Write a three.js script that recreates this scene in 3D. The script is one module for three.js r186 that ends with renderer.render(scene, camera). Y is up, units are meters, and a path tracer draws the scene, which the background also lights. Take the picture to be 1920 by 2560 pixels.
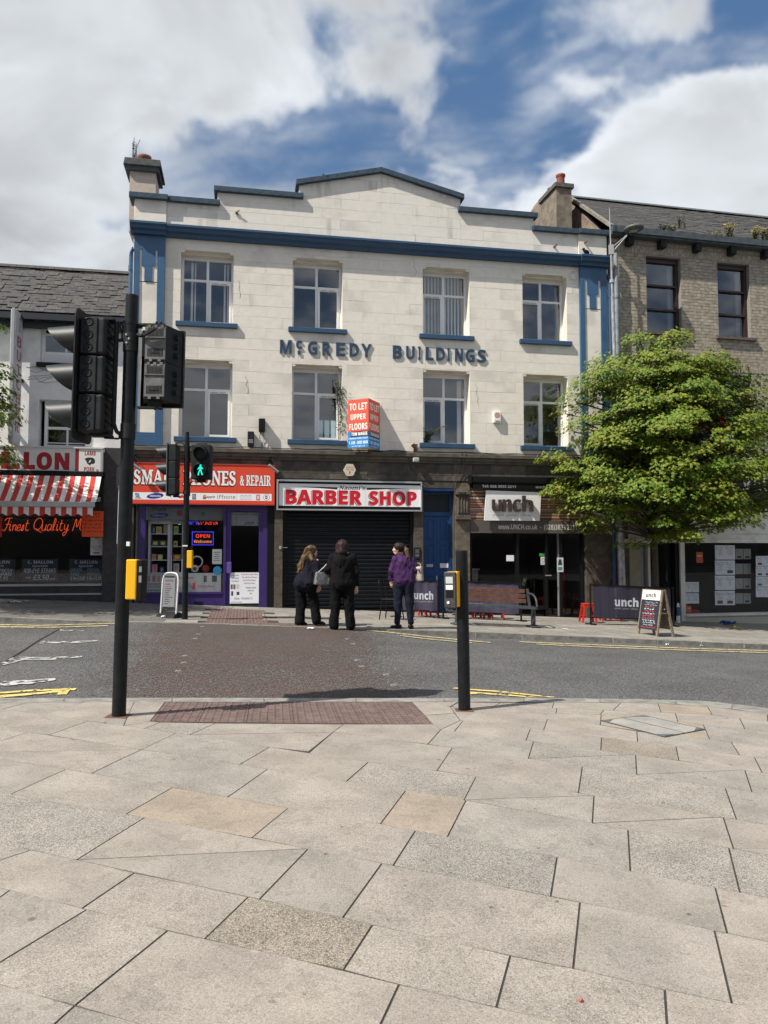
import * as THREE from 'three';
import { mergeGeometries, mergeVertices, toCreasedNormals } from 'three/addons/utils/BufferGeometryUtils.js';
import { RoundedBoxGeometry } from 'three/addons/geometries/RoundedBoxGeometry.js';
import { MarchingCubes } from 'three/addons/objects/MarchingCubes.js';
import { TextGeometry } from 'three/addons/geometries/TextGeometry.js';
import { FontLoader } from 'three/addons/loaders/FontLoader.js';

// ------------------------------------------------------------------ camera, sky, sun, exposure
const scene = new THREE.Scene();
const PITCH = THREE.MathUtils.degToRad(3.09), EYE = new THREE.Vector3(0, 1.42, 0), FPX = 1920;
const camera = new THREE.PerspectiveCamera(2 * Math.atan(1280 / FPX) * 180 / Math.PI, 3 / 4, 0.05, 6000);
camera.position.copy(EYE); camera.rotation.x = PITCH; scene.add(camera);
const renderer = new THREE.WebGLRenderer({ antialias: true });
renderer.setSize(768, 1024);
renderer.toneMapping = THREE.LinearToneMapping;
renderer.toneMappingExposure = 1.26;
renderer.shadowMap.enabled = true;
const SUN_E = THREE.MathUtils.degToRad(50), SUN_A = THREE.MathUtils.degToRad(33);
const SUN = new THREE.Vector3(-Math.cos(SUN_E) * Math.cos(SUN_A), Math.sin(SUN_E), Math.cos(SUN_E) * Math.sin(SUN_A));
const sun = new THREE.DirectionalLight(new THREE.Color().setRGB(1, 0.945, 0.84), 5);
sun.position.copy(SUN).multiplyScalar(60).add(new THREE.Vector3(0, 0, -12)); sun.target.position.set(0, 0, -12);
sun.castShadow = true; sun.shadow.mapSize.set(4096, 4096);
Object.assign(sun.shadow.camera, { left: -26, right: 26, top: 26, bottom: -26, near: 1, far: 140 });
scene.add(sun, sun.target);

// seeded random numbers and tileable noise
function rng(seed) { let a = seed >>> 0; return () => { a = (a + 0x6D2B79F5) >>> 0; let t = a; t = Math.imul(t ^ (t >>> 15), t | 1); t ^= t + Math.imul(t ^ (t >>> 7), t | 61); return ((t ^ (t >>> 14)) >>> 0) / 4294967296; }; }
const RT = new Float32Array(65536); { const r = rng(77); for (let i = 0; i < 65536; i++) RT[i] = r(); }
const hash2 = (x, y) => RT[((x & 255) | ((y & 255) << 8)) & 65535];
const sm = (t) => t * t * (3 - 2 * t);
function vnoise(x, y, px, py) {
  let ix = Math.floor(x), iy = Math.floor(y); const fx = sm(x - ix), fy = sm(y - iy);
  let ix1 = ix + 1, iy1 = iy + 1;
  if (px) { ix = ((ix % px) + px) % px; ix1 = ((ix1 % px) + px) % px; iy = ((iy % py) + py) % py; iy1 = ((iy1 % py) + py) % py; }
  const a = hash2(ix, iy), b = hash2(ix1, iy), c = hash2(ix, iy1), d = hash2(ix1, iy1);
  return a + (b - a) * fx + (c - a) * fy + (a - b - c + d) * fx * fy;
}
function fbm(x, y, oct = 5, px = 0, py = px) { let s = 0, a = 0.5, n = 0; for (let i = 0; i < oct; i++) { s += a * vnoise(x + i * 17 * (px ? 0 : 1), y, px, py); n += a; a *= 0.5; x *= 2; y *= 2; px *= 2; py *= 2; } return s / n; }
const clamp = THREE.MathUtils.clamp, lerp = THREE.MathUtils.lerp, sstep = (a, b, x) => sm(clamp((x - a) / (b - a), 0, 1));

// the sky: broken cloud with blue gaps, computed per direction
{
  const W = 2048, H = 1024, data = new Float32Array(W * H * 4);
  const rough7 = (x, y) => { let s = 0, a = 1, t = 0; for (let i = 0; i < 8; i++) { s += a * vnoise(x + i * 13, y + i * 7); t += a; a *= 0.60; x *= 2.03; y *= 2.03; } return 0.5 + (s / t - 0.5) * 1.15; };
  const cp = Math.cos(PITCH), sp = Math.sin(PITCH);
  // where the clouds and the gaps of that day stand: [direction as photograph column, row, radii, amount]
  const banks = [[300, 150, 480, 330, 0.30], [100, 580, 300, 300, 0.26], [980, 130, 170, 190, 0.20], [1420, 170, 260, 150, 0.14], [1720, 430, 300, 150, 0.55], [1880, 250, 190, 110, 0.4],
    [1060, 330, 260, 120, -0.40], [1240, 180, 110, 150, -0.30], [1290, 440, 140, 90, -0.42], [1760, 150, 190, 60, -0.30], [1560, 240, 120, 40, -0.16], [1880, 60, 110, 70, -0.28], [620, 420, 260, 60, -0.26], [830, 330, 140, 60, -0.20], [1440, 345, 70, 60, -0.24], [1230, 60, 50, 90, -0.16], [800, 90, 60, 90, -0.12]];
  for (let j = 0; j < H; j++) {
    const el = ((j + 0.5) / H - 0.5) * Math.PI, y = Math.sin(el), ce = Math.cos(el);
    for (let i = 0; i < W; i++) {
      const az = ((i + 0.5) / W - 0.5) * 2 * Math.PI, x = Math.cos(az) * ce, z = Math.sin(az) * ce, k = (j * W + i) * 4;
      let r, g, b;
      if (y < -0.03) { r = 0.20; g = 0.20; b = 0.195; } else {
        const yy = Math.max(y, 0), h = Math.pow(1 - yy, 3.2);
        r = lerp(0.085, 0.46, h); g = lerp(0.205, 0.58, h); b = lerp(0.44, 0.74, h);
        const s = 2.2 / (yy + 0.22), u = x * s + 3.1, v = z * s + 7.7;
        const wx = fbm(u * 0.9 + 5, v * 0.9, 3) - 0.5, wz = fbm(u * 0.9, v * 0.9 + 9, 3) - 0.5;
        let n = rough7(u * 1.5 + wx * 1.1, v * 1.5 + wz * 1.1) * 0.80 + fbm(u * 0.5 + 40, v * 0.5, 3) * 0.20; n = 0.5 + (n - 0.5) * 1.5; const veil = 0.58 * sstep(0.38, 0.74, rough7(u * 0.9 + v * 0.5 + 60 + wz, v * 2.3 - u * 0.8 + wx));
        let bias = 0.07, crisp = 0;
        const fz = -(z * cp) + y * sp;                      // depth along the view: what is behind keeps the plain bias
        if (fz > 0.2) {
          const cx = 960 + FPX * x / fz, cy = 1280 - FPX * (y * cp + z * sp) / fz;
          const ease = sstep(0.2, 0.5, fz);
          bias += 0.02 * ease;
          for (const [bx, by, rx, ry, am] of banks) { const d = ((cx - bx) / rx) ** 2 + ((cy - by) / ry) ** 2; if (d < 6) { bias += am * Math.exp(-d) * ease; if (am > 0.35) crisp += Math.exp(-d) * ease; } }
        }
        const dn = n + bias, c = Math.max(sstep(0.44, lerp(0.74, 0.55, clamp(crisp, 0, 1)), dn), veil * sstep(0.05, 0.45, dn)), thick = sstep(0.56, 0.95, dn + 0.12 * (fbm(u * 2.1 + 20, v * 2.1, 5) - 0.5));
        const form = fbm(u * 1.9 + wx, v * 1.9 + wz + 31, 6) - 0.5;
        const glow = Math.pow(Math.max(0, x * SUN.x + y * SUN.y + z * SUN.z), 4) * 0.25;
        const l = (1.03 - 0.22 * thick + 0.85 * form * (1 - 0.4 * crisp) + 0.10 * clamp(crisp, 0, 1)) * (1 + glow);
        r = lerp(r, l * 0.94, c); g = lerp(g, l * 0.985, c); b = lerp(b, l * 1.04, c);
      }
      data[k] = r * 0.64; data[k + 1] = g * 0.64; data[k + 2] = b * 0.64; data[k + 3] = 1;
    }
  }
  const t = new THREE.DataTexture(data, W, H, THREE.RGBAFormat, THREE.FloatType);
  t.mapping = THREE.EquirectangularReflectionMapping; t.magFilter = t.minFilter = THREE.LinearFilter; t.wrapS = THREE.RepeatWrapping; t.needsUpdate = true;
  scene.background = t; scene.environment = t;
}

// ------------------------------------------------------------------ measuring: view rays and the planes of the street
function ray(px, py) { return new THREE.Vector3((px - 960) / FPX, -(py - 1280) / FPX, -1).applyAxisAngle(new THREE.Vector3(1, 0, 0), PITCH); }
function frame(ox, oz, deg) {
  const a = THREE.MathUtils.degToRad(deg), u = new THREE.Vector3(Math.cos(a), 0, -Math.sin(a)), n = new THREE.Vector3(Math.sin(a), 0, Math.cos(a)), o = new THREE.Vector3(ox, 0, oz);
  return {
    a, u, n, o, world: (x, y, w) => o.clone().addScaledVector(u, x).addScaledVector(n, w).setY(y),
    local: (p) => { const d = p.clone().sub(o); return [d.dot(u), d.dot(n)]; },
    at: (px, py, w = 0) => { const d = ray(px, py), p0 = o.clone().addScaledVector(n, w), t = p0.clone().sub(EYE).dot(n) / d.dot(n), p = EYE.clone().addScaledVector(d, t); return [p.clone().sub(p0).dot(u), p.y]; },
  };
}
const FA = frame(0, -18.8, 10.4);                 // the long terrace front
const FW = frame(0, 0, 0);                        // the world itself
const oB = FA.world(6.0, 0, 0), FB = frame(oB.x, oB.z, 12.3);   // the brick building turns a little further away
const pl = (pts) => (x) => { let i = 0; while (i < pts.length - 2 && x > pts[i + 1][0]) i++; const [x0, y0] = pts[i], [x1, y1] = pts[i + 1]; return y0 + (y1 - y0) * (x - x0) / (x1 - x0); };
const plazaY = (x, z) => -0.028 * x + 0.010 * z;
const baseY = (u) => 0.015 - 0.046 * clamp(u, -16, 16);
const kerbW = (u) => 4.0 + 0.045 * (u + 6);
const kerbTop = pl([[-16, 0.70], [-12, 0.50], [-7.58, 0.302], [-6.35, 0.225], [-4.13, 0.148], [-1.64, 0.03], [0.6, -0.06], [3.47, -0.217], [7, -0.413], [13, -0.72], [17, -0.92]]);
const roadFar = pl([[-16, 0.60], [-12, 0.41], [-7.58, 0.211], [-6.33, 0.185], [-4.13, 0.141], [-2.56, 0.07], [-1.64, 0.016], [-0.64, -0.044], [0.6, -0.171], [3.46, -0.304], [7, -0.50], [13, -0.8], [17, -1.0]]);
const pavY = (x, z) => { const [u, w] = FA.local(new THREE.Vector3(x, 0, z)); return lerp(baseY(u), kerbTop(clamp(u, -17, 17)), w / kerbW(u)); };
function onPlaza(px, py) { const d = ray(px, py), t = -EYE.y / (d.y + 0.028 * d.x - 0.010 * d.z); return EYE.clone().addScaledVector(d, t); }
function onPave(px, py) { const d = ray(px, py); let a = 11, b = 24; for (let i = 0; i < 50; i++) { const m = (a + b) / 2, p = EYE.clone().addScaledVector(d, m / -d.z); if (p.y > pavY(p.x, p.z)) a = m; else b = m; } return EYE.clone().addScaledVector(d, a / -d.z); }
const atDepth = (px, py, z) => { const d = ray(px, py); return EYE.clone().addScaledVector(d, z / -d.z); };

// ------------------------------------------------------------------ naming and building
const used = new Map(), off = new WeakMap();
function numbered(name) { const n = used.get(name) ?? 0; used.set(name, n + 1); return n ? name + '_' + String(n).padStart(3, '0') : name; }
function tag(o, label, category, group, kind) { if (label) o.userData.label = label; if (category) o.userData.category = category; if (group) o.userData.group = group; if (kind) o.userData.kind = kind; return o; }
function thing(name, label, category, f = FW, base = [0, 0, 0], group, kind) {       // a Group at the thing's base; its parts are modelled in the frame f
  const o = new THREE.Group(); o.name = numbered(name); o.position.copy(f.world(...base)); o.rotation.y = f.a; scene.add(o);
  off.set(o, new THREE.Vector3(...base)); return tag(o, label, category, group, kind);
}
const topOf = (o) => { while (o.parent && o.parent !== scene) o = o.parent; return o; };
const flat = (g) => { const h = g.index ? g.toNonIndexed() : g.clone(); for (const k of Object.keys(h.attributes)) if (!['position', 'normal', 'uv', 'color'].includes(k)) h.deleteAttribute(k); if (!h.attributes.normal) h.computeVertexNormals(); if (!h.attributes.uv) h.setAttribute('uv', new THREE.BufferAttribute(new Float32Array(h.attributes.position.count * 2), 2)); return h; };
function muv(g, du = 0, dv = 0, turn = 0) {          // texture coordinates in metres, from the side each face looks to
  g = flat(g); const p = g.attributes.position, uv = g.attributes.uv, a = new THREE.Vector3(), b = new THREE.Vector3(), c = new THREE.Vector3(), ct = Math.cos(turn), st = Math.sin(turn);
  for (let i = 0; i < p.count; i += 3) {
    a.fromBufferAttribute(p, i); b.fromBufferAttribute(p, i + 1).sub(a); c.fromBufferAttribute(p, i + 2).sub(a); b.cross(c);
    const x = Math.abs(b.x), y = Math.abs(b.y), z = Math.abs(b.z);
    for (let k = 0; k < 3; k++) { a.fromBufferAttribute(p, i + k); const [s, t] = y >= x && y >= z ? [a.x, -a.z] : x > z ? [-a.z, a.y] : [a.x, a.y]; uv.setXY(i + k, (s * ct - t * st) + du, (s * st + t * ct) + dv); }
  }
  return g;
}
function shadows(m) { m.castShadow = m.receiveShadow = true; return m; }
function part(name, geos, mat, parent, keepUV = false) {
  const list = [].concat(geos).map((g) => (keepUV ? flat(g) : muv(g)));
  const g = list.length > 1 ? mergeGeometries(list) : list[0], o = off.get(topOf(parent));
  if (o) g.translate(-o.x, -o.y, -o.z);
  const m = shadows(new THREE.Mesh(g, mat)); m.name = numbered(name); parent.add(m); return m;
}
const box = (x0, x1, y0, y1, z0, z1) => new THREE.BoxGeometry(Math.abs(x1 - x0), Math.abs(y1 - y0), Math.abs(z1 - z0)).translate((x0 + x1) / 2, (y0 + y1) / 2, (z0 + z1) / 2);
const rbox = (x0, x1, y0, y1, z0, z1, r = 0.01, s = 2) => new RoundedBoxGeometry(Math.abs(x1 - x0), Math.abs(y1 - y0), Math.abs(z1 - z0), s, r).translate((x0 + x1) / 2, (y0 + y1) / 2, (z0 + z1) / 2);
const cyl = (x, y0, y1, z, r0, r1 = r0, n = 20) => new THREE.CylinderGeometry(r1, r0, y1 - y0, n).translate(x, (y0 + y1) / 2, z);
function rod(a, b, r, r2 = r, n = 8) { const A = new THREE.Vector3(...a), B = new THREE.Vector3(...b), d = B.clone().sub(A), g = new THREE.CylinderGeometry(r2, r, d.length(), n); g.applyQuaternion(new THREE.Quaternion().setFromUnitVectors(new THREE.Vector3(0, 1, 0), d.clone().normalize())); return g.translate(...A.add(B).multiplyScalar(0.5).toArray()); }
function bar(a, b, w, h) { const A = new THREE.Vector3(...a), B = new THREE.Vector3(...b), d = B.clone().sub(A), g = new THREE.BoxGeometry(w, h, d.length()); const m = new THREE.Matrix4().lookAt(A, B, Math.abs(d.y) > 0.98 * d.length() ? new THREE.Vector3(0, 0, 1) : new THREE.Vector3(0, 1, 0)); g.applyMatrix4(m); return g.translate(...A.add(B).multiplyScalar(0.5).toArray()); }
const tube = (pts, r, seg = 24, n = 6) => new THREE.TubeGeometry(new THREE.CatmullRomCurve3(pts.map((p) => new THREE.Vector3(...p))), seg, r, n);
const shape = (pts) => new THREE.Shape(pts.map(([x, y]) => new THREE.Vector2(x, y)));
function slab(pts, z0, z1, bevel = 0) { return new THREE.ExtrudeGeometry(shape(pts), { depth: z1 - z0 - 2 * bevel, bevelEnabled: bevel > 0, bevelSize: bevel, bevelThickness: bevel, bevelOffset: -bevel, bevelSegments: 1 }).translate(0, 0, z0 + bevel); }
const rect = (x0, y0, x1, y1) => [[x0, y0], [x1, y0], [x1, y1], [x0, y1]];
function panel(x0, x1, y0, y1, z) { return new THREE.PlaneGeometry(x1 - x0, y1 - y0).translate((x0 + x1) / 2, (y0 + y1) / 2, z); }

// ------------------------------------------------------------------ surfaces
function dataTex(n, f, srgb = true) {
  const d = new Uint8Array(n * n * 4);
  for (let j = 0; j < n; j++) for (let i = 0; i < n; i++) { const v = f(i / n, j / n, i, j), k = (j * n + i) * 4; for (let c = 0; c < 3; c++) d[k + c] = clamp((v.length ? v[c] : v) * 255, 0, 255); d[k + 3] = v.length > 3 ? clamp(v[3] * 255, 0, 255) : 255; }
  const t = new THREE.DataTexture(d, n, n); t.wrapS = t.wrapT = THREE.RepeatWrapping; t.magFilter = THREE.LinearFilter; t.minFilter = THREE.LinearMipmapLinearFilter; t.generateMipmaps = true; if (srgb) t.colorSpace = THREE.SRGBColorSpace; t.needsUpdate = true; return t;
}
const per = (t, m, my = m) => { const c = t.clone(); c.repeat.set(1 / m, 1 / my); c.needsUpdate = true; return c; };
const rr = rng(5);
const grain = dataTex(512, (x, y) => 0.86 + 0.20 * (fbm(x * 8, y * 8, 6, 8) - 0.5) * 2 + (rr() - 0.5) * 0.10);
const grainB = dataTex(512, (x, y) => fbm(x * 16, y * 16, 5, 16) * 0.8 + rr() * 0.2, false);
const patchy = dataTex(512, (x, y) => { const a = fbm(x * 4, y * 4, 6, 4), b = fbm(x * 24, y * 24, 4, 24); const v = 0.95 + 0.05 * (b - 0.5) - 0.075 * sstep(0.50, 0.75, a); return [v, v * 0.995, v * 0.985]; });
const streaky = dataTex(512, (x, y) => { const s = sstep(0.50, 0.78, fbm(x * 18, y * 3, 5, 18, 3)) * sstep(0.35, 0.65, fbm(x * 4, y * 4, 3, 4)), v = 0.95 - 0.13 * s + 0.04 * (fbm(x * 24, y * 24, 3, 24) - 0.5); return [v, v * 0.997, v * 0.99]; });
const wallBump = dataTex(512, (x, y) => fbm(x * 6, y * 6, 4, 6) * 0.6 + fbm(x * 40, y * 40, 3, 40) * 0.4, false);
const C = (r, g, b) => new THREE.Color().setRGB(r, g, b);
function M(c, rough = 0.7, o = {}) { const { phys, ...rest } = o; return new (phys ? THREE.MeshPhysicalMaterial : THREE.MeshStandardMaterial)({ color: C(...c), roughness: rough, ...rest }); }
const rough = (c, r, m, tex = grain, bump = 0.002, o = {}) => M(c, r, { map: per(tex, m), bumpMap: per(grainB, m * 0.7), bumpScale: bump, ...o });
function canvasTex(w, h, draw) {
  const c = document.createElement('canvas'); c.width = w; c.height = h; const g = c.getContext('2d'); draw(g, w, h);
  const t = new THREE.CanvasTexture(c); t.colorSpace = THREE.SRGBColorSpace; t.anisotropy = 8; return t;
}
const print = (w, h, draw, r = 0.5, o = {}) => new THREE.MeshStandardMaterial({ map: canvasTex(w, h, draw), roughness: r, ...o });
function fitText(g, s, x, y, w, h, font = 'bold 100px sans-serif', col = '#000') {   // text squeezed into a box; x, y is its lower left corner
  g.save(); g.font = font; const m = g.measureText(s), a = m.actualBoundingBoxAscent || 72, l = m.actualBoundingBoxLeft || 0, tw = (m.actualBoundingBoxRight || m.width) + l;
  g.translate(x, y); g.scale(w / tw, h / a); g.fillStyle = col; g.fillText(s, l, 0); g.restore();
}
const DIM = { phys: true, specularIntensity: 0.45 };
const P = {
  cream: M([0.855, 0.81, 0.735], 0.82, { map: per(patchy, 2.7), bumpMap: per(wallBump, 0.9), bumpScale: 0.003 }),
  creamS: M([0.835, 0.795, 0.725], 0.84, { map: per(streaky, 3.1), bumpMap: per(wallBump, 0.9), bumpScale: 0.003 }),
  creamB: M([0.845, 0.80, 0.725], 0.82, { map: per(patchy, 3.4), bumpMap: per(wallBump, 0.8), bumpScale: 0.0035 }),
  creamC: M([0.86, 0.815, 0.74], 0.82, { map: per(patchy, 2.2), bumpMap: per(wallBump, 1.1), bumpScale: 0.003 }),
  white: M([0.87, 0.87, 0.88], 0.8, { map: per(patchy, 2.4), bumpMap: per(wallBump, 1.0), bumpScale: 0.006 }),
  blue: rough([0.042, 0.118, 0.24], 0.45, 1.3, patchy),
  blueDk: rough([0.030, 0.085, 0.175], 0.5, 1.1, patchy),
  coping: rough([0.050, 0.085, 0.125], 0.8, 0.5, grain, 0.004),
  upvc: M([0.82, 0.82, 0.82], 0.3),
  stone: rough([0.135, 0.114, 0.090], 0.85, 1.1, grain, 0.006),
  stoneDk: rough([0.082, 0.070, 0.057], 0.85, 0.9, grain, 0.005),
  black: M([0.006, 0.0065, 0.0075], 0.5, DIM),
  blackMatt: rough([0.021, 0.024, 0.027], 0.62, 0.6, grain, 0.0008, DIM),
  polePaint: rough([0.0125, 0.0145, 0.017], 0.42, 0.5, grain, 0.0006, DIM),
  dark: M([0.02, 0.02, 0.02], 0.8),
  inner: M([0.10, 0.095, 0.085], 0.9),
  glass: M([1, 1, 1], 0.015, { phys: true, transmission: 1, thickness: 0, ior: 2.25 }),
  shopGlass: M([0.96, 0.97, 0.97], 0.015, { phys: true, transmission: 1, thickness: 0, ior: 1.5 }),
  slate: [0, 1, 2, 3].map((i) => rough([[0.078, 0.076, 0.073], [0.066, 0.065, 0.064], [0.093, 0.088, 0.080], [0.070, 0.061, 0.061]][i], 0.75, 0.45, grain, 0.003)),
  grey: M([0.35, 0.36, 0.37], 0.45), silver: rough([0.50, 0.51, 0.53], 0.42, 0.8, grain, 0.0004, { metalness: 0.5 }),
  terracotta: rough([0.30, 0.12, 0.07], 0.8, 0.4), wire: M([0.012, 0.012, 0.012], 0.6), wood: rough([0.30, 0.24, 0.17], 0.7, 0.25, grain),
  yellow: M([0.86, 0.46, 0.015], 0.35), red: M([0.62, 0.02, 0.018], 0.35), purple: rough([0.052, 0.027, 0.165], 0.38, 1.0, patchy, 0.0005),
  paper: M([0.80, 0.80, 0.79], 0.8), alu: M([0.55, 0.56, 0.57], 0.35, { metalness: 0.6 }), skin: M([0.62, 0.36, 0.27], 0.55),
};

// ------------------------------------------------------------------ the ground: road, plaza, far pavement
const speck = (seed, dens, contrast, tint = 0) => { const r = rng(seed); const N = 1024, w1 = new Float32Array(N * N); for (let i = 0; i < w1.length; i++) w1[i] = r();
  const spots = Array.from({ length: 7 }, () => [r(), r(), 0.006 + r() * 0.010, 0.10 + r() * 0.22]);
  return dataTex(N, (x, y, i, j) => {
    const g = w1[j * N + i], g2 = w1[((j >> 1) * N + (i >> 1))], g3 = w1[((j >> 2) * N + (i >> 2)) + 77];
    let v = 0.80 + (fbm(x * 5, y * 5, 5, 5) - 0.5) * 0.20 + (g - 0.5) * contrast * 0.5 + (g3 - 0.5) * contrast * 0.8 + (g2 - 0.5) * contrast * 0.5;
    const g5 = w1[(Math.floor(j / 5) * N + Math.floor(i / 5)) + 333]; if (g5 < dens * 0.6) v -= contrast * 0.7; else if (g5 > 1 - dens * 0.5) v += contrast * 0.4;
    if (g2 < dens) v -= contrast * 1.1; else if (g2 > 1 - dens) v += contrast * 0.7; if (fbm(x * 20, y * 20, 3, 20) > 0.66) v -= 0.05;
    for (const [sx, sy, sr, sa] of spots) { const d = Math.hypot(x - sx, (y - sy) * 1.2) / sr + (fbm(x * 40, y * 40, 2, 40) - 0.5) * 0.9; if (d < 1) v -= sa * (1 - d * d); }
    return [v + tint * 0.5, v, v - tint * 0.5];
  }); };
const slabTex = [speck(1, 0.17, 0.125), speck(2, 0.24, 0.20), speck(3, 0.13, 0.10)];
const SL = [[0.490, 0.434, 0.378], [0.478, 0.427, 0.375], [0.468, 0.423, 0.374], [0.500, 0.441, 0.382], [0.44, 0.405, 0.362], [0.512, 0.425, 0.338], [0.43, 0.372, 0.305], [0.505, 0.45, 0.39]];
const slabMats = []; SL.forEach((c, i) => slabMats.push(M(c, 0.8, { map: per(slabTex[[0, 2, 0, 2, 1, 2, 1, 0][i]], 1.3), bumpMap: per(grainB, 0.35), bumpScale: 0.0018 })));
slabMats.push(M([0.478, 0.430, 0.378], 0.8, { map: per(slabTex[1], 1.3), bumpMap: per(grainB, 0.35), bumpScale: 0.0025 }));
const mortar = rough([0.052, 0.047, 0.040], 0.95, 0.4, grain, 0.003);
const asphaltTex = (seed) => { const r = rng(seed), N = 1024, w = new Float32Array(N * N); for (let i = 0; i < w.length; i++) w[i] = r(); return dataTex(N, (x, y, i, j) => { const a = w[j * N + i], b = w[(j >> 1) * N + (i >> 1)], c = w[(j >> 2) * N + (i >> 2) + 31]; let v = 0.62 + (a - 0.5) * 0.16 + (b - 0.5) * 0.24 + (c - 0.5) * 0.30 + (fbm(x * 4, y * 4, 5, 4) - 0.5) * 0.2; if (b > 0.955) v += 0.26; if (c > 0.95) v += 0.18; if (c < 0.05) v -= 0.22; return v; }); };
const asphalt = M([0.232, 0.228, 0.226], 0.88, { map: per(asphaltTex(8), 3.1), bumpMap: per(grainB, 0.5), bumpScale: 0.006 });

function prism(pts, thick, lift = 0, dv = 0, turn = 0) {     // a flat stone from its top corners, bottom parallel below
  let a = 0; pts.forEach((p, i) => { const q = pts[(i + 1) % pts.length]; a += p.x * -q.z - q.x * -p.z; }); const v = a > 0 ? pts : pts.slice().reverse(), n = v.length, pos = [];
  const T = (p) => [p.x, p.y + lift, p.z], D = (p) => [p.x, p.y - thick, p.z];
  for (let i = 1; i < n - 1; i++) pos.push(...T(v[0]), ...T(v[i]), ...T(v[i + 1]));
  for (let i = 0; i < n; i++) { const p = v[i], q = v[(i + 1) % n]; pos.push(...D(p), ...D(q), ...T(q), ...D(p), ...T(q), ...T(p)); }
  const g = new THREE.BufferGeometry(); g.setAttribute('position', new THREE.Float32BufferAttribute(pos, 3)); g.computeVertexNormals(); return muv(g, dv, dv * 1.7, turn);
}
function inset(pts, m) {                                      // each edge of a convex outline moved inwards by m
  let a = 0; pts.forEach((p, i) => { const q = pts[(i + 1) % pts.length]; a += p.x * q.z - q.x * p.z; }); const s = a > 0 ? 1 : -1, n = pts.length;
  const L = pts.map((p, i) => { const q = pts[(i + 1) % n], dx = q.x - p.x, dz = q.z - p.z, l = Math.hypot(dx, dz) || 1e-6; return { x: p.x - s * dz / l * m, z: p.z + s * dx / l * m, dx: dx / l, dz: dz / l }; });
  return pts.map((p, i) => { const A = L[(i + n - 1) % n], B = L[i], det = A.dx * -B.dz + B.dx * A.dz; if (Math.abs(det) < 0.12) return new THREE.Vector3(p.x, p.y, p.z); const t = ((B.x - A.x) * -B.dz + B.dx * (B.z - A.z)) / det; return new THREE.Vector3(A.x + A.dx * t, p.y, A.z + A.dz * t); });
}
const roadY = (u, w) => { const wk = kerbW(u), wn = 10.75 + 0.028 * (u + 5.6), t = clamp((w - wk) / (wn - wk), 0, 1), p = FA.world(u, 0, Math.max(w, wn)), near = plazaY(clamp(p.x, -14, 14), Math.min(p.z, 4)) - 0.026; return w < wk ? roadFar(clamp(u, -17, 17)) - 0.01 : lerp(roadFar(clamp(u, -17, 17)), near, t) + 0.10 * t * (1 - t); };
const roadYxz = (x, z) => { const [u, w] = FA.local(new THREE.Vector3(x, 0, z)); return roadY(u, w); };
function onRoad(px, py, lift = 0.006) { const d = ray(px, py); let a = 4, b = 18; for (let i = 0; i < 50; i++) { const m = (a + b) / 2, p = EYE.clone().addScaledVector(d, m / -d.z); if (p.y > roadYxz(p.x, p.z)) a = m; else b = m; } const p = EYE.clone().addScaledVector(d, a / -d.z); p.y += lift; return p; }
function grid(us, ws, f, uvOf) {
  const pos = [], uv = [], idx = [], n = ws.length;
  us.forEach((u, i) => ws.forEach((w, j) => { const p = f(u, w, i, j); pos.push(p.x, p.y, p.z); uv.push(...(uvOf ? uvOf(u, w) : [p.x, -p.z])); if (i && j) { const k = i * n + j; idx.push(k - n - 1, k - n, k, k - n - 1, k, k - 1); } }));
  const g = new THREE.BufferGeometry(); g.setAttribute('position', new THREE.Float32BufferAttribute(pos, 3)); g.setAttribute('uv', new THREE.Float32BufferAttribute(uv, 2)); g.setIndex(idx); g.computeVertexNormals(); return g;
}
const seq = (a, b, n) => Array.from({ length: n + 1 }, (_, i) => a + (b - a) * i / n);
function setting(name, geo, mat, keepUV = true) { const m = part(name, geo, mat, scene, keepUV); m.userData.kind = 'structure'; return m; }

const ground = setting('ground', new THREE.PlaneGeometry(5000, 5000, 1, 1).rotateX(-Math.PI / 2).translate(0, -1.6, 0), rough([0.16, 0.16, 0.15], 0.95, 6));
const road = setting('road', grid([-70, -45, -30, ...seq(-17, 17, 68), 30, 45, 70], [0, 1, ...seq(2, 30, 28)], (u, j) => { const wk = kerbW(u), wn = 10.75 + 0.028 * (u + 5.6), w = j === 0 ? -4 : j === 1 ? wk - 0.2 : j < 20 ? lerp(wk, wn, (j - 2) / 17) : wn + (j - 19) * 3, p = FA.world(u, 0, w); p.y = roadY(u, w); return p; }), asphalt);

// plaza: a bed of mortar with every flag of stone on it
const near1 = [[-500, 1748], [0, 1745], [413, 1744.5], [1029, 1745.5], [1300, 1744], [1600, 1748], [1770, 1752.5], [1920, 1770], [2050, 1795], [2300, 1860]];
const near0 = [[-500, 1761], [0, 1757], [413, 1754.5], [1029, 1754.4], [1300, 1755], [1600, 1757], [1770, 1764], [1920, 1785], [2050, 1814], [2300, 1886]];
const plaza = (() => {
  const top = near0.map(([x, y]) => onPlaza(x, y)), L = top[0], R = top[top.length - 1];
  const pts = [...top, new THREE.Vector3(R.x + 2.2, 0, R.z + 3), new THREE.Vector3(R.x + 3.5, 0, 9), new THREE.Vector3(-14, 0, 9), new THREE.Vector3(-14, 0, L.z + 1.6)];
  const tri = THREE.ShapeUtils.triangulateShape(pts.map((p) => new THREE.Vector2(p.x, -p.z)), []), pos = [], uv = [];
  for (const t of tri) for (const i of t) { const p = pts[i]; pos.push(p.x, plazaY(p.x, p.z) - 0.0035, p.z); uv.push(p.x, -p.z); }
  const g = new THREE.BufferGeometry(); g.setAttribute('position', new THREE.Float32BufferAttribute(pos, 3)); g.setAttribute('uv', new THREE.Float32BufferAttribute(uv, 2)); g.computeVertexNormals();
  return setting('plaza', g, mortar);
})();
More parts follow.
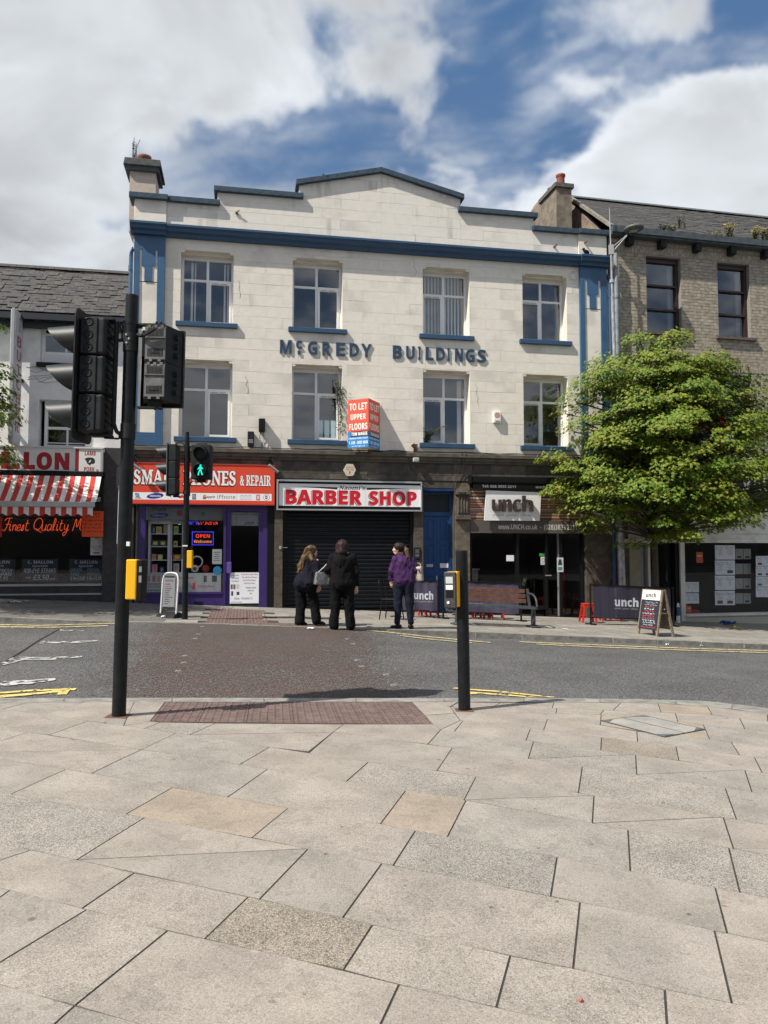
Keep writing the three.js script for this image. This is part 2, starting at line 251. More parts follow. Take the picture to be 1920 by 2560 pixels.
{
  const r = rng(21);
  const rows = [
    [[-900, 2560], [188, 2760], [960, 2960], [1920, 3230]],
    [[-900, 2215], [0, 2459], [75, 2484], [188, 2513], [341, 2557], [960, 2738], [1920, 3010]],
    [[-700, 2048], [0, 2219], [205, 2271], [420, 2326], [859, 2424], [960, 2451], [1241, 2518], [1394, 2557], [1920, 2688]],
    [[-700, 1960], [0, 2108], [336, 2182], [622, 2242], [932, 2311], [1275, 2388], [1434, 2421], [1660, 2473], [1920, 2528], [2600, 2680]],
    [[-700, 1862], [0, 1979], [315, 2035], [631, 2094], [955, 2158], [1377, 2240], [1816, 2332], [2600, 2500]],
    [[-700, 1792], [0, 1896], [229, 1933], [570, 1993], [952, 2060], [1394, 2142], [1788, 2219], [2600, 2378]],
    [[-500, 1762], [0, 1821], [124, 1837], [356, 1874], [668, 1922], [960, 1968], [1160, 2000], [1570, 2074], [1920, 2137], [2600, 2262]],
    [[-60, 1764], [0, 1772], [107, 1786], [228, 1803], [361, 1821.5], [474, 1837], [671, 1867], [880, 1900], [1093, 1926], [1449, 1983], [1842, 2048], [2500, 2160]],
    [[833, 1830], [960, 1847], [1070, 1860], [1131, 1869], [1319, 1896], [1455, 1916], [1814, 1970], [2400, 2060]],
    [[1102, 1824], [1145, 1829.6], [1334, 1853.5], [1502, 1875.5], [1697, 1900.6], [1905, 1931], [2350, 1998]],
    [[1151, 1801], [1326, 1821.5], [1504, 1843.5], [1690, 1866], [1886, 1893], [2300, 1952]],
    [[1189, 1780], [1369, 1797], [1502, 1812], [1594, 1829], [1776, 1848], [1920, 1866], [2250, 1912]],
    [[1209, 1778], [1361, 1783], [1502, 1786], [1605, 1794], [1695, 1804], [1862, 1822], [2200, 1876]],
    [[1250, 1757.5], [1381, 1770], [1533, 1776], [1653, 1781], [1780, 1786], [1920, 1804], [2150, 1850]],
  ].map(pl);
  // joints between row i and row i + 1: [x on the lower row, x on the upper row, 1 where the flag to the right of it is cut along its diagonal]
  const joints = [
    [[-900, -700], [-420, -60], [-40, 188], [330, 560], [700, 949], [1330, 1420], [1800, 1800]],
    [[-900, -560], [-560, -240], [-218, 25], [-60, 217], [188, 420], [880, 998], [1560, 1600], [2200, 2120]],
    [[-700, -420], [-330, -70], [-120, 78], [205, 336], [512, 621], [859, 932], [1241, 1276], [1672, 1662], [2200, 2090]],
    [[-640, -430], [-250, -60], [191, 362, 1], [649, 771], [857, 955], [1433, 1450], [1830, 1786], [2420, 2270]],
    [[-600, -420], [-330, -180], [29, 165], [315, 431], [630, 721], [983, 1039], [1377, 1393], [1818, 1788], [2420, 2300]],
    [[-500, -300], [-95, 71, 1], [229, 354], [569, 670], [951, 1014], [1119, 1165], [1576, 1570], [1850, 1822], [2420, 2330]],
    [[-250, -60], [123, 221], [355, 440], [599, 675], [866, 921], [1160, 1190, 1], [1481, 1485, 1], [1834, 1808, 1], [2380, 2290]],
    [[772, 833, 0], [1093, 1131], [1446, 1456], [1841, 1813], [2330, 2250]],
    [[1070, 1102], [1321, 1334, 1], [1592, 1589, 1], [1880, 1862], [2240, 2170]],
    [[1136, 1157], [1315, 1326], [1502, 1504], [1697, 1690], [1905, 1886], [2240, 2180]],
    [[1151, 1189], [1359, 1369], [1594, 1592], [1849, 1828], [2140, 2080]],
    [[1189, 1209], [1501, 1503], [1774, 1758], [1985, 1950], [2180, 2110]],
    [[1209, 1250], [1390, 1392], [1500, 1510], [1695, 1688], [1862, 1849], [2050, 1990]],
  ];
  joints.forEach((J, i) => { if (i > 7) return; const a = J[0], z = J[J.length - 1]; if (i < 6) J.unshift([a[0] - 620, a[1] - 560]); J.push([z[0] + 600, z[1] + 560], [z[0] + 1200, z[1] + 1120], [z[0] + 1900, z[1] + 1750]); });
  const polys = [], kerbIn = pl(near0);
  joints.forEach((J, i) => { for (let k = 0; k + 1 < J.length; k++) {
    const [b0, t0, cut] = J[k], [b1, t1] = J[k + 1], lo = rows[i], hi = rows[i + 1], q = (x, f) => [x, f(x)];
    const bm = (b0 + b1) / 2, tm = (t0 + t1) / 2;
    if (cut) { polys.push([q(b0, lo), q(t1, hi), q(t0, hi)]); polys.push([q(b0, lo), q(b1, lo), q(t1, hi)]); } else polys.push([q(b0, lo), q(bm, lo), q(b1, lo), q(t1, hi), q(tm, hi), q(t0, hi)]);
  } });
  // the odd pieces round the poles, the studded paving and the kerb
  const odd = [[[6, 1773], [-90, 1762], [75, 1754.5]], [[6, 1773], [75, 1754.5], [218, 1754], [104, 1787]], [[104, 1787], [218, 1754], [336, 1754.5], [330, 1767.5], [281, 1778], [262, 1807]],
    [[330, 1767.5], [336, 1754.5], [413, 1755], [375, 1803.6], [309, 1814.6]], [[309, 1814.6], [375, 1803.6], [399, 1806], [361, 1821.5]], [[262, 1807], [281, 1778], [330, 1767.5], [309, 1814.6]],
    [[361, 1821.5], [399, 1806], [538, 1808.5], [474, 1837]], [[474, 1837], [538, 1808.5], [859, 1811], [833, 1830]], [[474, 1837], [833, 1830], [772, 1878], [671, 1867]],
    [[833, 1830], [859, 1811], [1084, 1811], [1102, 1824], [1070, 1860], [960, 1847]], [[1030, 1755], [1145, 1755], [1125, 1767], [1137, 1783], [1062, 1788]], [[1062, 1788], [1137, 1783], [1151, 1801], [1102, 1824], [1084, 1811]],
    [[1125, 1767], [1177, 1770], [1209, 1780], [1189, 1801], [1151, 1801]], [[1102, 1824], [1151, 1801], [1157, 1802], [1136, 1828.4]], [[1148, 1755.5], [1250, 1757], [1209, 1780], [1177, 1770], [1128, 1766]], [[1250, 1757], [1385, 1756], [1381, 1770]], [[1385, 1756], [1552, 1757], [1533, 1776], [1381, 1770]],
    [[1552, 1757], [1645, 1759], [1653, 1781], [1533, 1776]], [[1645, 1759], [1768, 1765], [1780, 1786], [1653, 1781]], [[1768, 1765], [1918, 1785], [1920, 1804], [1780, 1786]], [[1918, 1785], [2050, 1815], [2150, 1850], [1920, 1804]]];
  polys.push(...odd);
  const tones = [[520, 2030, 5], [310, 1842, 7], [830, 2235, 6], [740, 2345, 6], [1045, 2035, 5], [1640, 1880, 6], [250, 2530, 6], [1230, 2130, 4], [1380, 2450, 4], [1300, 2480, 4], [1700, 1800, 5], [1400, 1885, 4], [1500, 1905, 4], [1650, 2150, 8], [1780, 2350, 8], [600, 2450, 8], [1050, 2480, 6], [270, 2240, 0], [1440, 1778, 7], [1590, 1770, 7], [1700, 1772, 5]];
  for (const p of polys) {
    { const mx = p.reduce((s, q) => s + q[0], 0) / p.length, my = p.reduce((s, q) => s + q[1], 0) / p.length; if ((mx > 1950 || mx < -200) && my < kerbIn(mx) + 8) continue; }
    const cx = p.reduce((s, q) => s + q[0], 0) / p.length, cy = p.reduce((s, q) => s + q[1], 0) / p.length;
    let k = [0, 1, 2, 3, 7, 0, 3, 8, 2, 1][Math.floor(r() * 10)]; const t = tones.find(([x, y]) => Math.abs(x - cx) < 70 && Math.abs(y - cy) < 26); if (t) k = t[2];
    const w = inset(p.map(([x, y]) => onPlaza(x, Math.min(y, 3300))), 0.0042), lift = (r() - 0.5) * 0.002;
    part('paving_slab', prism(w, 0.03, lift, r() * 9, Math.floor(r() * 4) * Math.PI / 2 + (r() - 0.5) * 0.3), slabMats[k], plaza, true);
  }
  // flags beyond the picture's edges, behind and beside the camera
  const rest = []; for (let x = -13; x < 8; x += 1.21) for (let z = -2.0; z < 8.6; z += 0.81) { const o = (Math.round(z / 0.81) % 2) * 0.6; rest.push(prism(inset([[x + o, z], [x + o + 1.21, z], [x + o + 1.21, z + 0.81], [x + o, z + 0.81]].map(([a, b]) => new THREE.Vector3(a, plazaY(a, b), b)), 0.0042), 0.03, -0.003, r() * 5)); }
  tag(part('paving_slab', rest, slabMats[0], plaza, true), null, null, null, 'stuff');
  // kerb stones, flush with the road
  const kr = rng(4), outer = pl(near1), inner = pl(near0), cuts = [-500, -330, -160, 160, 430, 660, 890, 1110, 1310, 1500, 1690, 1830, 1950, 2060, 2180, 2300];
  const kerbMat = [rough([0.33, 0.315, 0.29], 0.8, 0.8), rough([0.30, 0.29, 0.27], 0.8, 0.7)];
  for (let i = 0; i + 1 < cuts.length; i++) { const a = cuts[i], b = cuts[i + 1], m = (a + b) / 2; part('kerb_stone', prism(inset([[a, inner(a)], [m, inner(m)], [b, inner(b)], [b, outer(b)], [m, outer(m)], [a, outer(a)]].map(([x, y]) => onPlaza(x, y)), 0.003), 0.10, 0.001, kr() * 5), kerbMat[i % 2], plaza, true); }
  // studded paving of the crossing
  const q = [[413.8, 1755], [1029.4, 1755], [1084.4, 1810.5], [375, 1803.6]].map(([x, y]) => onPlaza(x, y)), bil = (s, t) => { const a = q[0].clone().lerp(q[1], s), b = q[3].clone().lerp(q[2], s); return a.lerp(b, t); };
  const tac = [rough([0.195, 0.130, 0.118], 0.8, 0.5, grain, 0.002), rough([0.18, 0.118, 0.108], 0.8, 0.4, grain, 0.002)];
  for (let i = 0; i < 6; i++) for (let j = 0; j < 2; j++) {
    const s0 = i / 6, s1 = (i + 1) / 6, t0 = j / 2, t1 = (j + 1) / 2, geos = [prism(inset([bil(s0, t0), bil(s1, t0), bil(s1, t1), bil(s0, t1)], 0.003), 0.03, 0, kr() * 3)];
    for (let a = 0; a < 6; a++) for (let b = 0; b < 6; b++) { const p = bil(s0 + (a + 0.5) / 36, t0 + (b + 0.5) / 12); geos.push(new THREE.CylinderGeometry(0.009, 0.0135, 0.008, 8, 1).translate(p.x, p.y + 0.0038, p.z)); }
    part('tactile_slab', geos, tac[(i + j) % 2], plaza);
  }
  // recessed access cover
  const cv = [[1502, 1803], [1608, 1789.5], [1764, 1825], [1662, 1844]].map(([x, y]) => onPlaza(x, y)), cb = (s, t) => cv[0].clone().lerp(cv[1], s).lerp(cv[3].clone().lerp(cv[2], s), t);
  const cover = thing('access_cover', 'pale twin slab access cover with steel corner plates set among the paving flags', 'access cover', FW, cb(0.5, 0.5).toArray());
  const up = (p, h) => p.setY(p.y + h);
  for (const [a, b] of [[0.02, 0.49], [0.51, 0.98]]) part('cover_slab', prism([cb(a, 0.015), cb(b, 0.015), cb(b, 0.985), cb(a, 0.985)].map((p) => up(p, 0.007)), 0.03, 0, kr()), rough([0.50, 0.48, 0.44], 0.8, 0.9, slabTex[2]), cover, true);
  part('cover_frame', [[0, 0.02, 0, 1], [0.98, 1, 0, 1], [0.02, 0.98, 0, 0.015], [0.02, 0.98, 0.985, 1], [0.49, 0.51, 0.015, 0.985]].map(([a, b, c, d]) => prism([cb(a, c), cb(b, c), cb(b, d), cb(a, d)].map((p) => up(p, 0.008)), 0.02)), rough([0.10, 0.10, 0.10], 0.6, 0.3), cover, true);
  for (const [a, b, c, d, e, f] of [[0.03, 0.02, 0.25, 0.02, 0.03, 0.12], [0.97, 0.02, 0.75, 0.02, 0.97, 0.12], [0.03, 0.98, 0.25, 0.98, 0.03, 0.88], [0.97, 0.98, 0.75, 0.98, 0.97, 0.88]]) part('corner_plate', prism([cb(a, b), cb(c, d), cb(e, f)].map((p) => up(p, 0.011)), 0.004), rough([0.16, 0.19, 0.22], 0.5, 0.3), cover, true);
}

// far pavement: rows of flags that follow the kerb, kerb stones with their real step
const pavement = setting('pavement', grid(seq(-17, 17, 68), seq(-1.2, 1, 12), (u, t) => { const p = FA.world(u, 0, t * (kerbW(u) - 0.12)); p.y = lerp(baseY(u), kerbTop(u), t * (kerbW(u) - 0.12) / kerbW(u)) - 0.012; return p; }), mortar);
{
  const r = rng(33), pv = (u, w) => { const p = FA.world(u, 0, w); p.y = lerp(baseY(u), kerbTop(clamp(u, -17, 17)), w / kerbW(u)); return p; };
  const mats = [[0.44, 0.41, 0.365], [0.40, 0.38, 0.34], [0.46, 0.43, 0.38], [0.37, 0.35, 0.32], [0.42, 0.37, 0.32]].map((c, i) => M(c, 0.85, { map: per(slabTex[i % 3], 1.2), bumpMap: per(grainB, 0.4), bumpScale: 0.002 }));
  const old = [[0.24, 0.23, 0.215], [0.27, 0.255, 0.235], [0.22, 0.21, 0.20]].map((c) => M(c, 0.85, { map: per(slabTex[1], 1.2) }));  // darker flags whose colour also holds the tree shade on this side
  const tacM = rough([0.19, 0.125, 0.11], 0.85, 0.5, grain, 0.002), rest = [];
  const lA = FA.local(onPave(521, 1540)), lB = FA.local(onPave(666, 1540)), lC = FA.local(onPave(597, 1523)), lD = FA.local(onPave(833, 1562));
  const uA = lA[0], uB = lB[0], wC = Math.min(lC[1], 2.3), uD = lD[0];
  for (let j = 0; j < 9; j++) for (let u = -16.8; u < 16.5; u += 0.6) {
    const f = (uu) => (kerbW(uu) - 0.15), o = (j % 2) * 0.3, a = u + o, b = a + 0.6;
    const q = [[a, f(a) * j / 9], [b, f(b) * j / 9], [b, f(b) * (j + 1) / 9], [a, f(a) * (j + 1) / 9]], mu = (a + b) / 2, mw = (q[0][1] + q[2][1]) / 2;
    if ((mu > uA && mu < uB && mw > wC) || (mu >= uB && mu < uD && j === 8)) continue;
    const g = prism(inset(q.map(([x, w]) => pv(x, w)), 0.003), 0.03, (r() - 0.5) * 0.004, r() * 5);
    if (Math.abs(mu) < 8.2) part('paving_slab', g, mu < -4.8 ? old[Math.floor(r() * 3)] : mats[Math.floor(r() * 5)], pavement, true); else rest.push(g);
  }
  tag(part('paving_slab', rest, mats[1], pavement, true), null, null, null, 'stuff');
  const stud = (u0, u1, w0, w1) => { const g = [prism(inset([pv(u0, w0), pv(u1, w0), pv(u1, w1), pv(u0, w1)], 0.003), 0.03)]; for (let a = 0; a < 6; a++) for (let b = 0; b < 6; b++) { const p = pv(lerp(u0, u1, (a + 0.5) / 6), lerp(w0, w1, (b + 0.5) / 6)); g.push(new THREE.CylinderGeometry(0.010, 0.016, 0.007, 6, 1).translate(p.x, p.y + 0.003, p.z)); } part('tactile_slab', g, tacM, pavement); };
  const kw = kerbW(uA) - 0.16, nu = Math.max(2, Math.round((uB - uA) / 0.4)), nw = Math.max(2, Math.round((kw - wC) / 0.4));
  for (let i = 0; i < nu; i++) for (let j = 0; j < nw; j++) stud(lerp(uA, uB, i / nu), lerp(uA, uB, (i + 1) / nu), lerp(wC, kw, j / nw), lerp(wC, kw, (j + 1) / nw));
  const nd = Math.max(1, Math.round((uD - uB) / 0.4)); for (let i = 0; i < nd; i++) stud(lerp(uB, uD, i / nd), lerp(uB, uD, (i + 1) / nd), kw - 0.4, kw);
  const km = [rough([0.30, 0.28, 0.25], 0.85, 0.8, grain, 0.003), rough([0.26, 0.245, 0.22], 0.85, 0.7, grain, 0.003)];
  for (let u = -16.5, i = 0; u < 16.4; u += 0.92, i++) part('kerb_stone', prism(inset([pv(u, kerbW(u) - 0.145), pv(u + 0.92, kerbW(u) - 0.145), pv(u + 0.92, kerbW(u)), pv(u, kerbW(u))], 0.003), 0.24, 0.001, r() * 4), km[i % 2], pavement, true);
}

// the worn red surface of the crossing, and the paint on the road
const wornMask = (n, f) => dataTex(n, f, false);
const strip = (pts, lift) => { const g = new THREE.BufferGeometry(), w = pts.map(([x, y]) => onRoad(x, y, lift)), tri = THREE.ShapeUtils.triangulateShape(w.map((p) => new THREE.Vector2(p.x, -p.z)), []), pos = []; for (const t of tri) for (const i of t) pos.push(w[i].x, w[i].y, w[i].z); g.setAttribute('position', new THREE.Float32BufferAttribute(pos, 3)); g.computeVertexNormals(); return muv(g); };
{
  const r = rng(9), N = 1024, w = new Float32Array(N * N); for (let i = 0; i < w.length; i++) w[i] = r();
  const mask = wornMask(N, (x, y, i, j) => { const e = Math.min(sstep(0, 0.30, x + (fbm(x * 9, y * 9, 3) - 0.5) * 0.12), sstep(0, 0.34, 1 - x + (fbm(x * 7 + 3, y * 7, 3) - 0.5) * 0.14)); const d = 0.46 + 0.30 * (fbm(x * 4 + 2, y * 7, 5) - 0.4); return w[Math.floor(j / 3) * N + Math.floor(i / 3)] * 0.75 + w[(j >> 1) * N + (i >> 1)] * 0.25 < d * e ? 1 : 0; });
  const tex = dataTex(512, (x, y) => { const k = rr(); const v = 0.62 + (k - 0.5) * 0.5; return k > 0.6 ? [v * 0.95, v * 0.9, v * 0.87] : [v, v * 0.84, v * 0.79]; });
  const TL = FA.local(onRoad(262, 1560)), TR = FA.local(onRoad(1035, 1580)), BL = FA.local(onRoad(120, 1742)), BR = FA.local(onRoad(1150, 1743));
  const g = grid(seq(0, 1, 16), seq(0, 1, 16), (s, t) => { const u = lerp(lerp(TL[0], TR[0], s), lerp(BL[0], BR[0], s), t), wA = kerbW(u) + 0.01, wB = 10.73 + 0.028 * (u + 5.6), ww = lerp(wA, wB, t), p = FA.world(u, 0, ww); p.y = roadY(u, ww) + 0.004; return p; }, (s, t) => [s, t]);
  const m = new THREE.MeshStandardMaterial({ map: per(tex, 0.14), color: C(0.325, 0.280, 0.258), roughness: 0.9, alphaMap: mask, transparent: true });
  part('red_surfacing', g, m, road, true);
  const worn = wornMask(512, (x, y) => { const v = fbm(x * 12, y * 12, 5, 12); return v > 0.50 ? 1 : 0; }), lightWorn = wornMask(512, (x, y) => fbm(x * 14, y * 14, 5, 14) > 0.36 ? 1 : 0);
  const paint = (c, mk, s) => new THREE.MeshStandardMaterial({ color: C(...c), roughness: 0.7, map: per(grain, 0.5), alphaMap: per(mk, s), transparent: true });
  const yel = paint([0.86, 0.66, 0.22], lightWorn, 0.7), wht = paint([0.60, 0.60, 0.585], worn, 0.8), yel2 = paint([0.60, 0.51, 0.29], lightWorn, 0.5);
  for (const p of [[[-60, 1750], [0, 1740], [60, 1736], [156, 1727], [156, 1731.5], [60, 1741], [0, 1746], [-60, 1756]], [[-60, 1737], [0, 1732], [80, 1726], [192, 1722.5], [187, 1727], [80, 1730], [0, 1736.5], [-60, 1742]], [[150, 1727], [158, 1722.6], [178, 1722.4], [165, 1740], [142, 1738]]]) part('yellow_line', strip(p, 0.009), yel, road, true);
  for (const p of [[[1134, 1721], [1260, 1730], [1390, 1745], [1372, 1745.2], [1240, 1731.5], [1132, 1723.5]], [[1172, 1731], [1260, 1737], [1345, 1744.6], [1322, 1744.8], [1250, 1739.5], [1172, 1735]], [[1134, 1720.5], [1150, 1721.5], [1196, 1737], [1176, 1737]]]) part('yellow_line', strip(p, 0.009), yel, road, true);
  for (const p of [[[-200, 1555], [0, 1562], [100, 1564], [330, 1557.5], [330, 1559.5], [100, 1566.2], [0, 1564.2], [-200, 1557]], [[-200, 1560], [0, 1567.3], [120, 1568.6], [270, 1564.6], [270, 1566.8], [120, 1571], [0, 1569.8], [-200, 1562]], [[915, 1576], [960, 1579], [1060, 1591], [1140, 1598.8], [1226, 1606.6], [1226, 1608.6], [1140, 1601], [1060, 1593.2], [960, 1581.4], [918, 1578]],
    [[1000, 1589], [1060, 1596.5], [1140, 1604], [1180, 1607.5], [1180, 1609.5], [1140, 1606.2], [1060, 1598.7], [1000, 1591]], [[1298, 1604.6], [1500, 1613], [1700, 1620.5], [1920, 1627], [2200, 1637], [2200, 1639], [1920, 1629.2], [1700, 1622.7], [1500, 1615], [1298, 1606.8]], [[1340, 1610.5], [1500, 1617.8], [1700, 1625.2], [1920, 1632], [2200, 1642], [2200, 1644], [1920, 1634.2], [1700, 1627.4], [1500, 1620], [1340, 1612.6]]]) part('yellow_line', strip(p, 0.011), yel2, road, true);
  for (const p of [[[98, 1607], [110, 1604], [180, 1604.5], [250, 1601], [250, 1604.5], [180, 1609], [100, 1610]], [[0, 1661], [30, 1646], [50, 1643.5], [110, 1645], [205, 1641], [205, 1644.5], [130, 1651], [60, 1651], [10, 1664]], [[-20, 1712], [20, 1703], [70, 1702.5], [140, 1697], [138, 1702], [80, 1711], [10, 1716]], [[150, 1575], [210, 1577], [208, 1579], [150, 1578]]]) part('white_marking', strip(p, 0.009), wht, road, true);
  const crack = M([0.02, 0.02, 0.02], 0.9); part('road_crack', strip([[146, 1573.5], [148, 1574], [92, 1606], [58, 1629], [4, 1661], [2, 1660], [56, 1627], [90, 1604.6]], 0.008), crack, road, true);
  const studM = rough([0.20, 0.205, 0.215], 0.6, 0.2); for (const [x, y] of [[506, 1567], [496, 1586], [489, 1597], [463, 1640], [460, 1657], [446, 1678], [869, 1598], [883, 1610], [893, 1651], [904, 1666.5], [965, 1687], [985, 1713]]) { const p = onRoad(x, y, 0.006); part('crossing_stud', new THREE.CylinderGeometry(0.045, 0.06, 0.012, 4, 1).rotateY(Math.PI / 4 + FA.a).translate(p.x, p.y, p.z), studM, road); }
}

// ------------------------------------------------------------------ the cream building with blue trim (frame FA: x along the front, y up, z out of the wall)
const font = await new FontLoader().loadAsync('fonts/droid/droid_sans_bold.typeface.json');
function letter(ch, x0, x1, y0, y1, z, depth, bevel = 0) {       // one raised letter fitted to its place
  const g = new TextGeometry(ch, { font, size: 1, depth: 0.2, curveSegments: 5, bevelEnabled: false }); g.computeBoundingBox(); const b = g.boundingBox;
  g.translate(-b.min.x, -b.min.y, -b.min.z).scale((x1 - x0) / (b.max.x - b.min.x), (y1 - y0) / (b.max.y - b.min.y), depth / 0.2); return g.translate(x0, y0, z);
}
const fb = (o) => thing(o.name, o.label, o.cat, o.f ?? FA, o.base, o.group);
const main = fb({ name: 'commercial_building', label: 'cream rendered three storey building with blue cornice and stepped parapet', cat: 'building', base: [0, 0, 0] });
const WX = [[-4.91, -3.68], [-2.265, -1.04], [0.99, 2.205], [3.625, 4.835]], UP = [6.905, 8.64], LOW = [4.16, 6.01], REV = 0.30;
const holes = []; for (const [a, b] of WX) holes.push([a, b, ...UP], [a, b, ...LOW]);
const BOT = 3.9, CORN0 = 8.90, CORN1 = 9.15;
{
  // core behind the scored render: piers and bands round the openings
  const T = 0.34, core = [], xs = [-6.0, ...WX.flat(), 6.0];
  for (let i = 0; i < xs.length; i += 2) core.push(box(xs[i], xs[i + 1], BOT, CORN1, -T, -0.006));
  for (const [a, b] of WX) for (const [y0, y1] of [[BOT, LOW[0]], [LOW[1], UP[0]], [UP[1], CORN1]]) core.push(box(a, b, y0, y1, -T, -0.006));
  part('wall', core, P.cream, main);
  part('side_wall', [box(-6.0, -5.8, -0.4, 9.7, -9, -T), box(5.8, 6.0, -0.4, 9.7, -9, -T), box(-5.8, 5.8, -0.4, 9.4, -9, -8.8)], P.white, main);
  part('interior', [box(-5.8, 5.8, 3.3, 3.6, -8.8, -T - 0.002), box(-5.8, 5.8, 6.25, 6.55, -8.8, -T - 0.002), box(-5.8, 5.8, 9.0, 9.2, -8.8, -T - 0.002), ...[-3.0, -0.1, 2.9].map((x) => box(x - 0.06, x + 0.06, 3.6, 9.0, -8.8, -T - 0.002)), box(-5.79, 5.79, 3.6, 9.0, -5.2, -5.1)], M([0.20, 0.19, 0.175], 0.9), main);
  part('flat_roof', box(-5.8, 5.8, 9.42, 9.5, -8.8, -0.3), P.dark, main);
  // the scored blocks, each its own piece of render
  const r = rng(61), bh = 0.268, bw = 0.79, mats = [P.cream, P.creamB, P.creamC, P.cream];
  const minus = (R, h) => { const [x0, x1, y0, y1] = R, [a, b, c, d] = h; if (x1 <= a || x0 >= b || y1 <= c || y0 >= d) return [R]; const o = []; if (x0 < a) o.push([x0, a, y0, y1]); if (x1 > b) o.push([b, x1, y0, y1]); const l = Math.max(x0, a), q = Math.min(x1, b); if (y0 < c) o.push([l, q, y0, c]); if (y1 > d) o.push([l, q, d, y1]); return o; };
  let row = 0;
  for (let y = BOT; y < CORN0 - 0.01; y += bh, row++) {
    const y1 = Math.min(y + bh, CORN0);
    for (let x = -5.27 - (row % 2) * bw / 2; x < 5.18; x += bw) {
      let R = [[Math.max(x, -5.27), Math.min(x + bw, 5.18), y, y1]]; if (R[0][1] - R[0][0] < 0.02) continue;
      for (const h of holes) R = R.flatMap((q) => minus(q, h)); if (!R.length) continue;
      const d = (r() - 0.5) * 0.003, t = 0.004, s = r() < 0.35 ? 0.0005 : 0.0022;
      const g = R.map(([a, b, c, e]) => { const hh = holes.some((h) => Math.abs(a - h[1]) < 1e-6), h2 = holes.some((h) => Math.abs(b - h[0]) < 1e-6); return box(a + (hh ? 0 : s), b - (h2 ? 0 : s), c + s, e - s, -t - 0.004, d + t); });
      part('render_block', g, mats[Math.floor(r() * 4)], main);
    }
  }
  // pilasters with blue frame, sunk cream field and stepped blue capital
  for (const [a, b] of [[-5.97, -5.27], [5.18, 5.92]]) {
    const p = part('pilaster', [box(a, b, BOT, CORN0, -0.1, 0.045), box(a, a + 0.13, BOT, CORN0, 0.045, 0.085), box(b - 0.17, b, BOT, CORN0, 0.045, 0.085), box(a + 0.13, b - 0.17, BOT, 4.23, 0.045, 0.085), box(a + 0.13, b - 0.17, 8.56, CORN0, 0.045, 0.085)], P.blue, main), m = (a + b) / 2 - 0.02;
    part('pilaster_field', box(a + 0.13, b - 0.17, 4.23, 7.78, 0.045, 0.058), P.creamC, p); part('pilaster_field', box(a + 0.13, b - 0.17, 7.80, 8.56, 0.045, 0.062), P.creamC, p);
    part('capital', [box(m - 0.155, m + 0.155, 8.17, 8.56, 0.062, 0.082), box(m - 0.09, m + 0.09, 7.80, 8.17, 0.062, 0.08)], P.blue, p);
  }
  // cornice in three steps that returns round the pilasters
  const prof = [[-0.02, 8.90], [0.11, 8.90], [0.13, 8.965], [0.195, 9.0], [0.21, 9.06], [0.25, 9.10], [0.25, 9.15], [-0.02, 9.17]];
  const run = (a, b, o) => new THREE.ExtrudeGeometry(shape(prof.map(([z, y]) => [z + (z > 0 ? o : 0), y])), { depth: b - a, bevelEnabled: false }).rotateY(-Math.PI / 2).scale(-1, 1, 1).translate(a, 0, 0);
  const fix = (g) => { g = flat(g); const p = g.attributes.position; for (let i = 0; i < p.count; i += 3) { const t = [p.getX(i), p.getY(i), p.getZ(i)]; p.setXYZ(i, p.getX(i + 1), p.getY(i + 1), p.getZ(i + 1)); p.setXYZ(i + 1, ...t); } g.computeVertexNormals(); return g; };
  part('cornice', [fix(run(-5.24, 5.15, 0)), fix(run(-6.05, -5.24, 0.06)), fix(run(5.15, 5.98, 0.06))], P.blueDk, main);
  // parapet: blocks clipped to the stepped and gabled outline
  const steps = [[-6.0, -5.24, 9.78, 9.78], [-5.24, -4.08, 9.78, 9.78], [-4.08, -2.12, 10.12, 10.12], [-2.12, -0.08, 10.45, 10.94], [-0.08, 1.98, 10.94, 10.45], [1.98, 3.95, 10.12, 10.12], [3.95, 5.15, 9.78, 9.78], [5.15, 5.98, 9.78, 9.78]];
  part('parapet', steps.map(([a, b, h0, h1]) => slab([[a, CORN1], [b, CORN1], [b, h1], [a, h0]], -0.30, -0.006)), P.creamB, main);
  let k = 0;
  for (let y = CORN1; y < 10.95; y += 0.262, k++) for (let x = -5.24 - (k % 2) * 0.46; x < 5.15; x += 0.92) for (const [a, b, h0, h1] of steps.slice(1, 7)) {
    const l = Math.max(x, a), q = Math.min(x + 0.92, b); if (q - l < 0.03) continue; const H = (t) => h0 + (h1 - h0) * (t - a) / (b - a), s = r() < 0.3 ? 0.0006 : 0.0022;
    let pts = [[l + s, y + s], [q - s, y + s], [q - s, Math.min(y + 0.262 - s, H(q - s))], [l + s, Math.min(y + 0.262 - s, H(l + s))]]; if (pts[2][1] < y + 0.02 && pts[3][1] < y + 0.02) continue;
    pts[2][1] = Math.max(pts[2][1], y + s + 0.002); pts[3][1] = Math.max(pts[3][1], y + s + 0.002); const d = (r() - 0.5) * 0.003;
    part('render_block', slab(pts, -0.008, 0.004 + d), r() < 0.6 ? P.creamS : mats[Math.floor(r() * 4)], main);
  }
  for (const [a, b] of [[-5.97, -5.26], [5.17, 5.95]]) part('parapet_pier', [box(a, b, 9.15, 9.47, -0.008, 0.05), box(a, b, 9.475, 9.78, -0.008, 0.048)], P.creamC, main);
  const cop = (a, h0, b, h1, o = 0) => part('coping', slab([[a, h0 - 0.02], [b, h1 - 0.02], [b, h1 + 0.105], [a, h0 + 0.105]], -0.38, 0.11 + o, 0.006), P.coping, main);
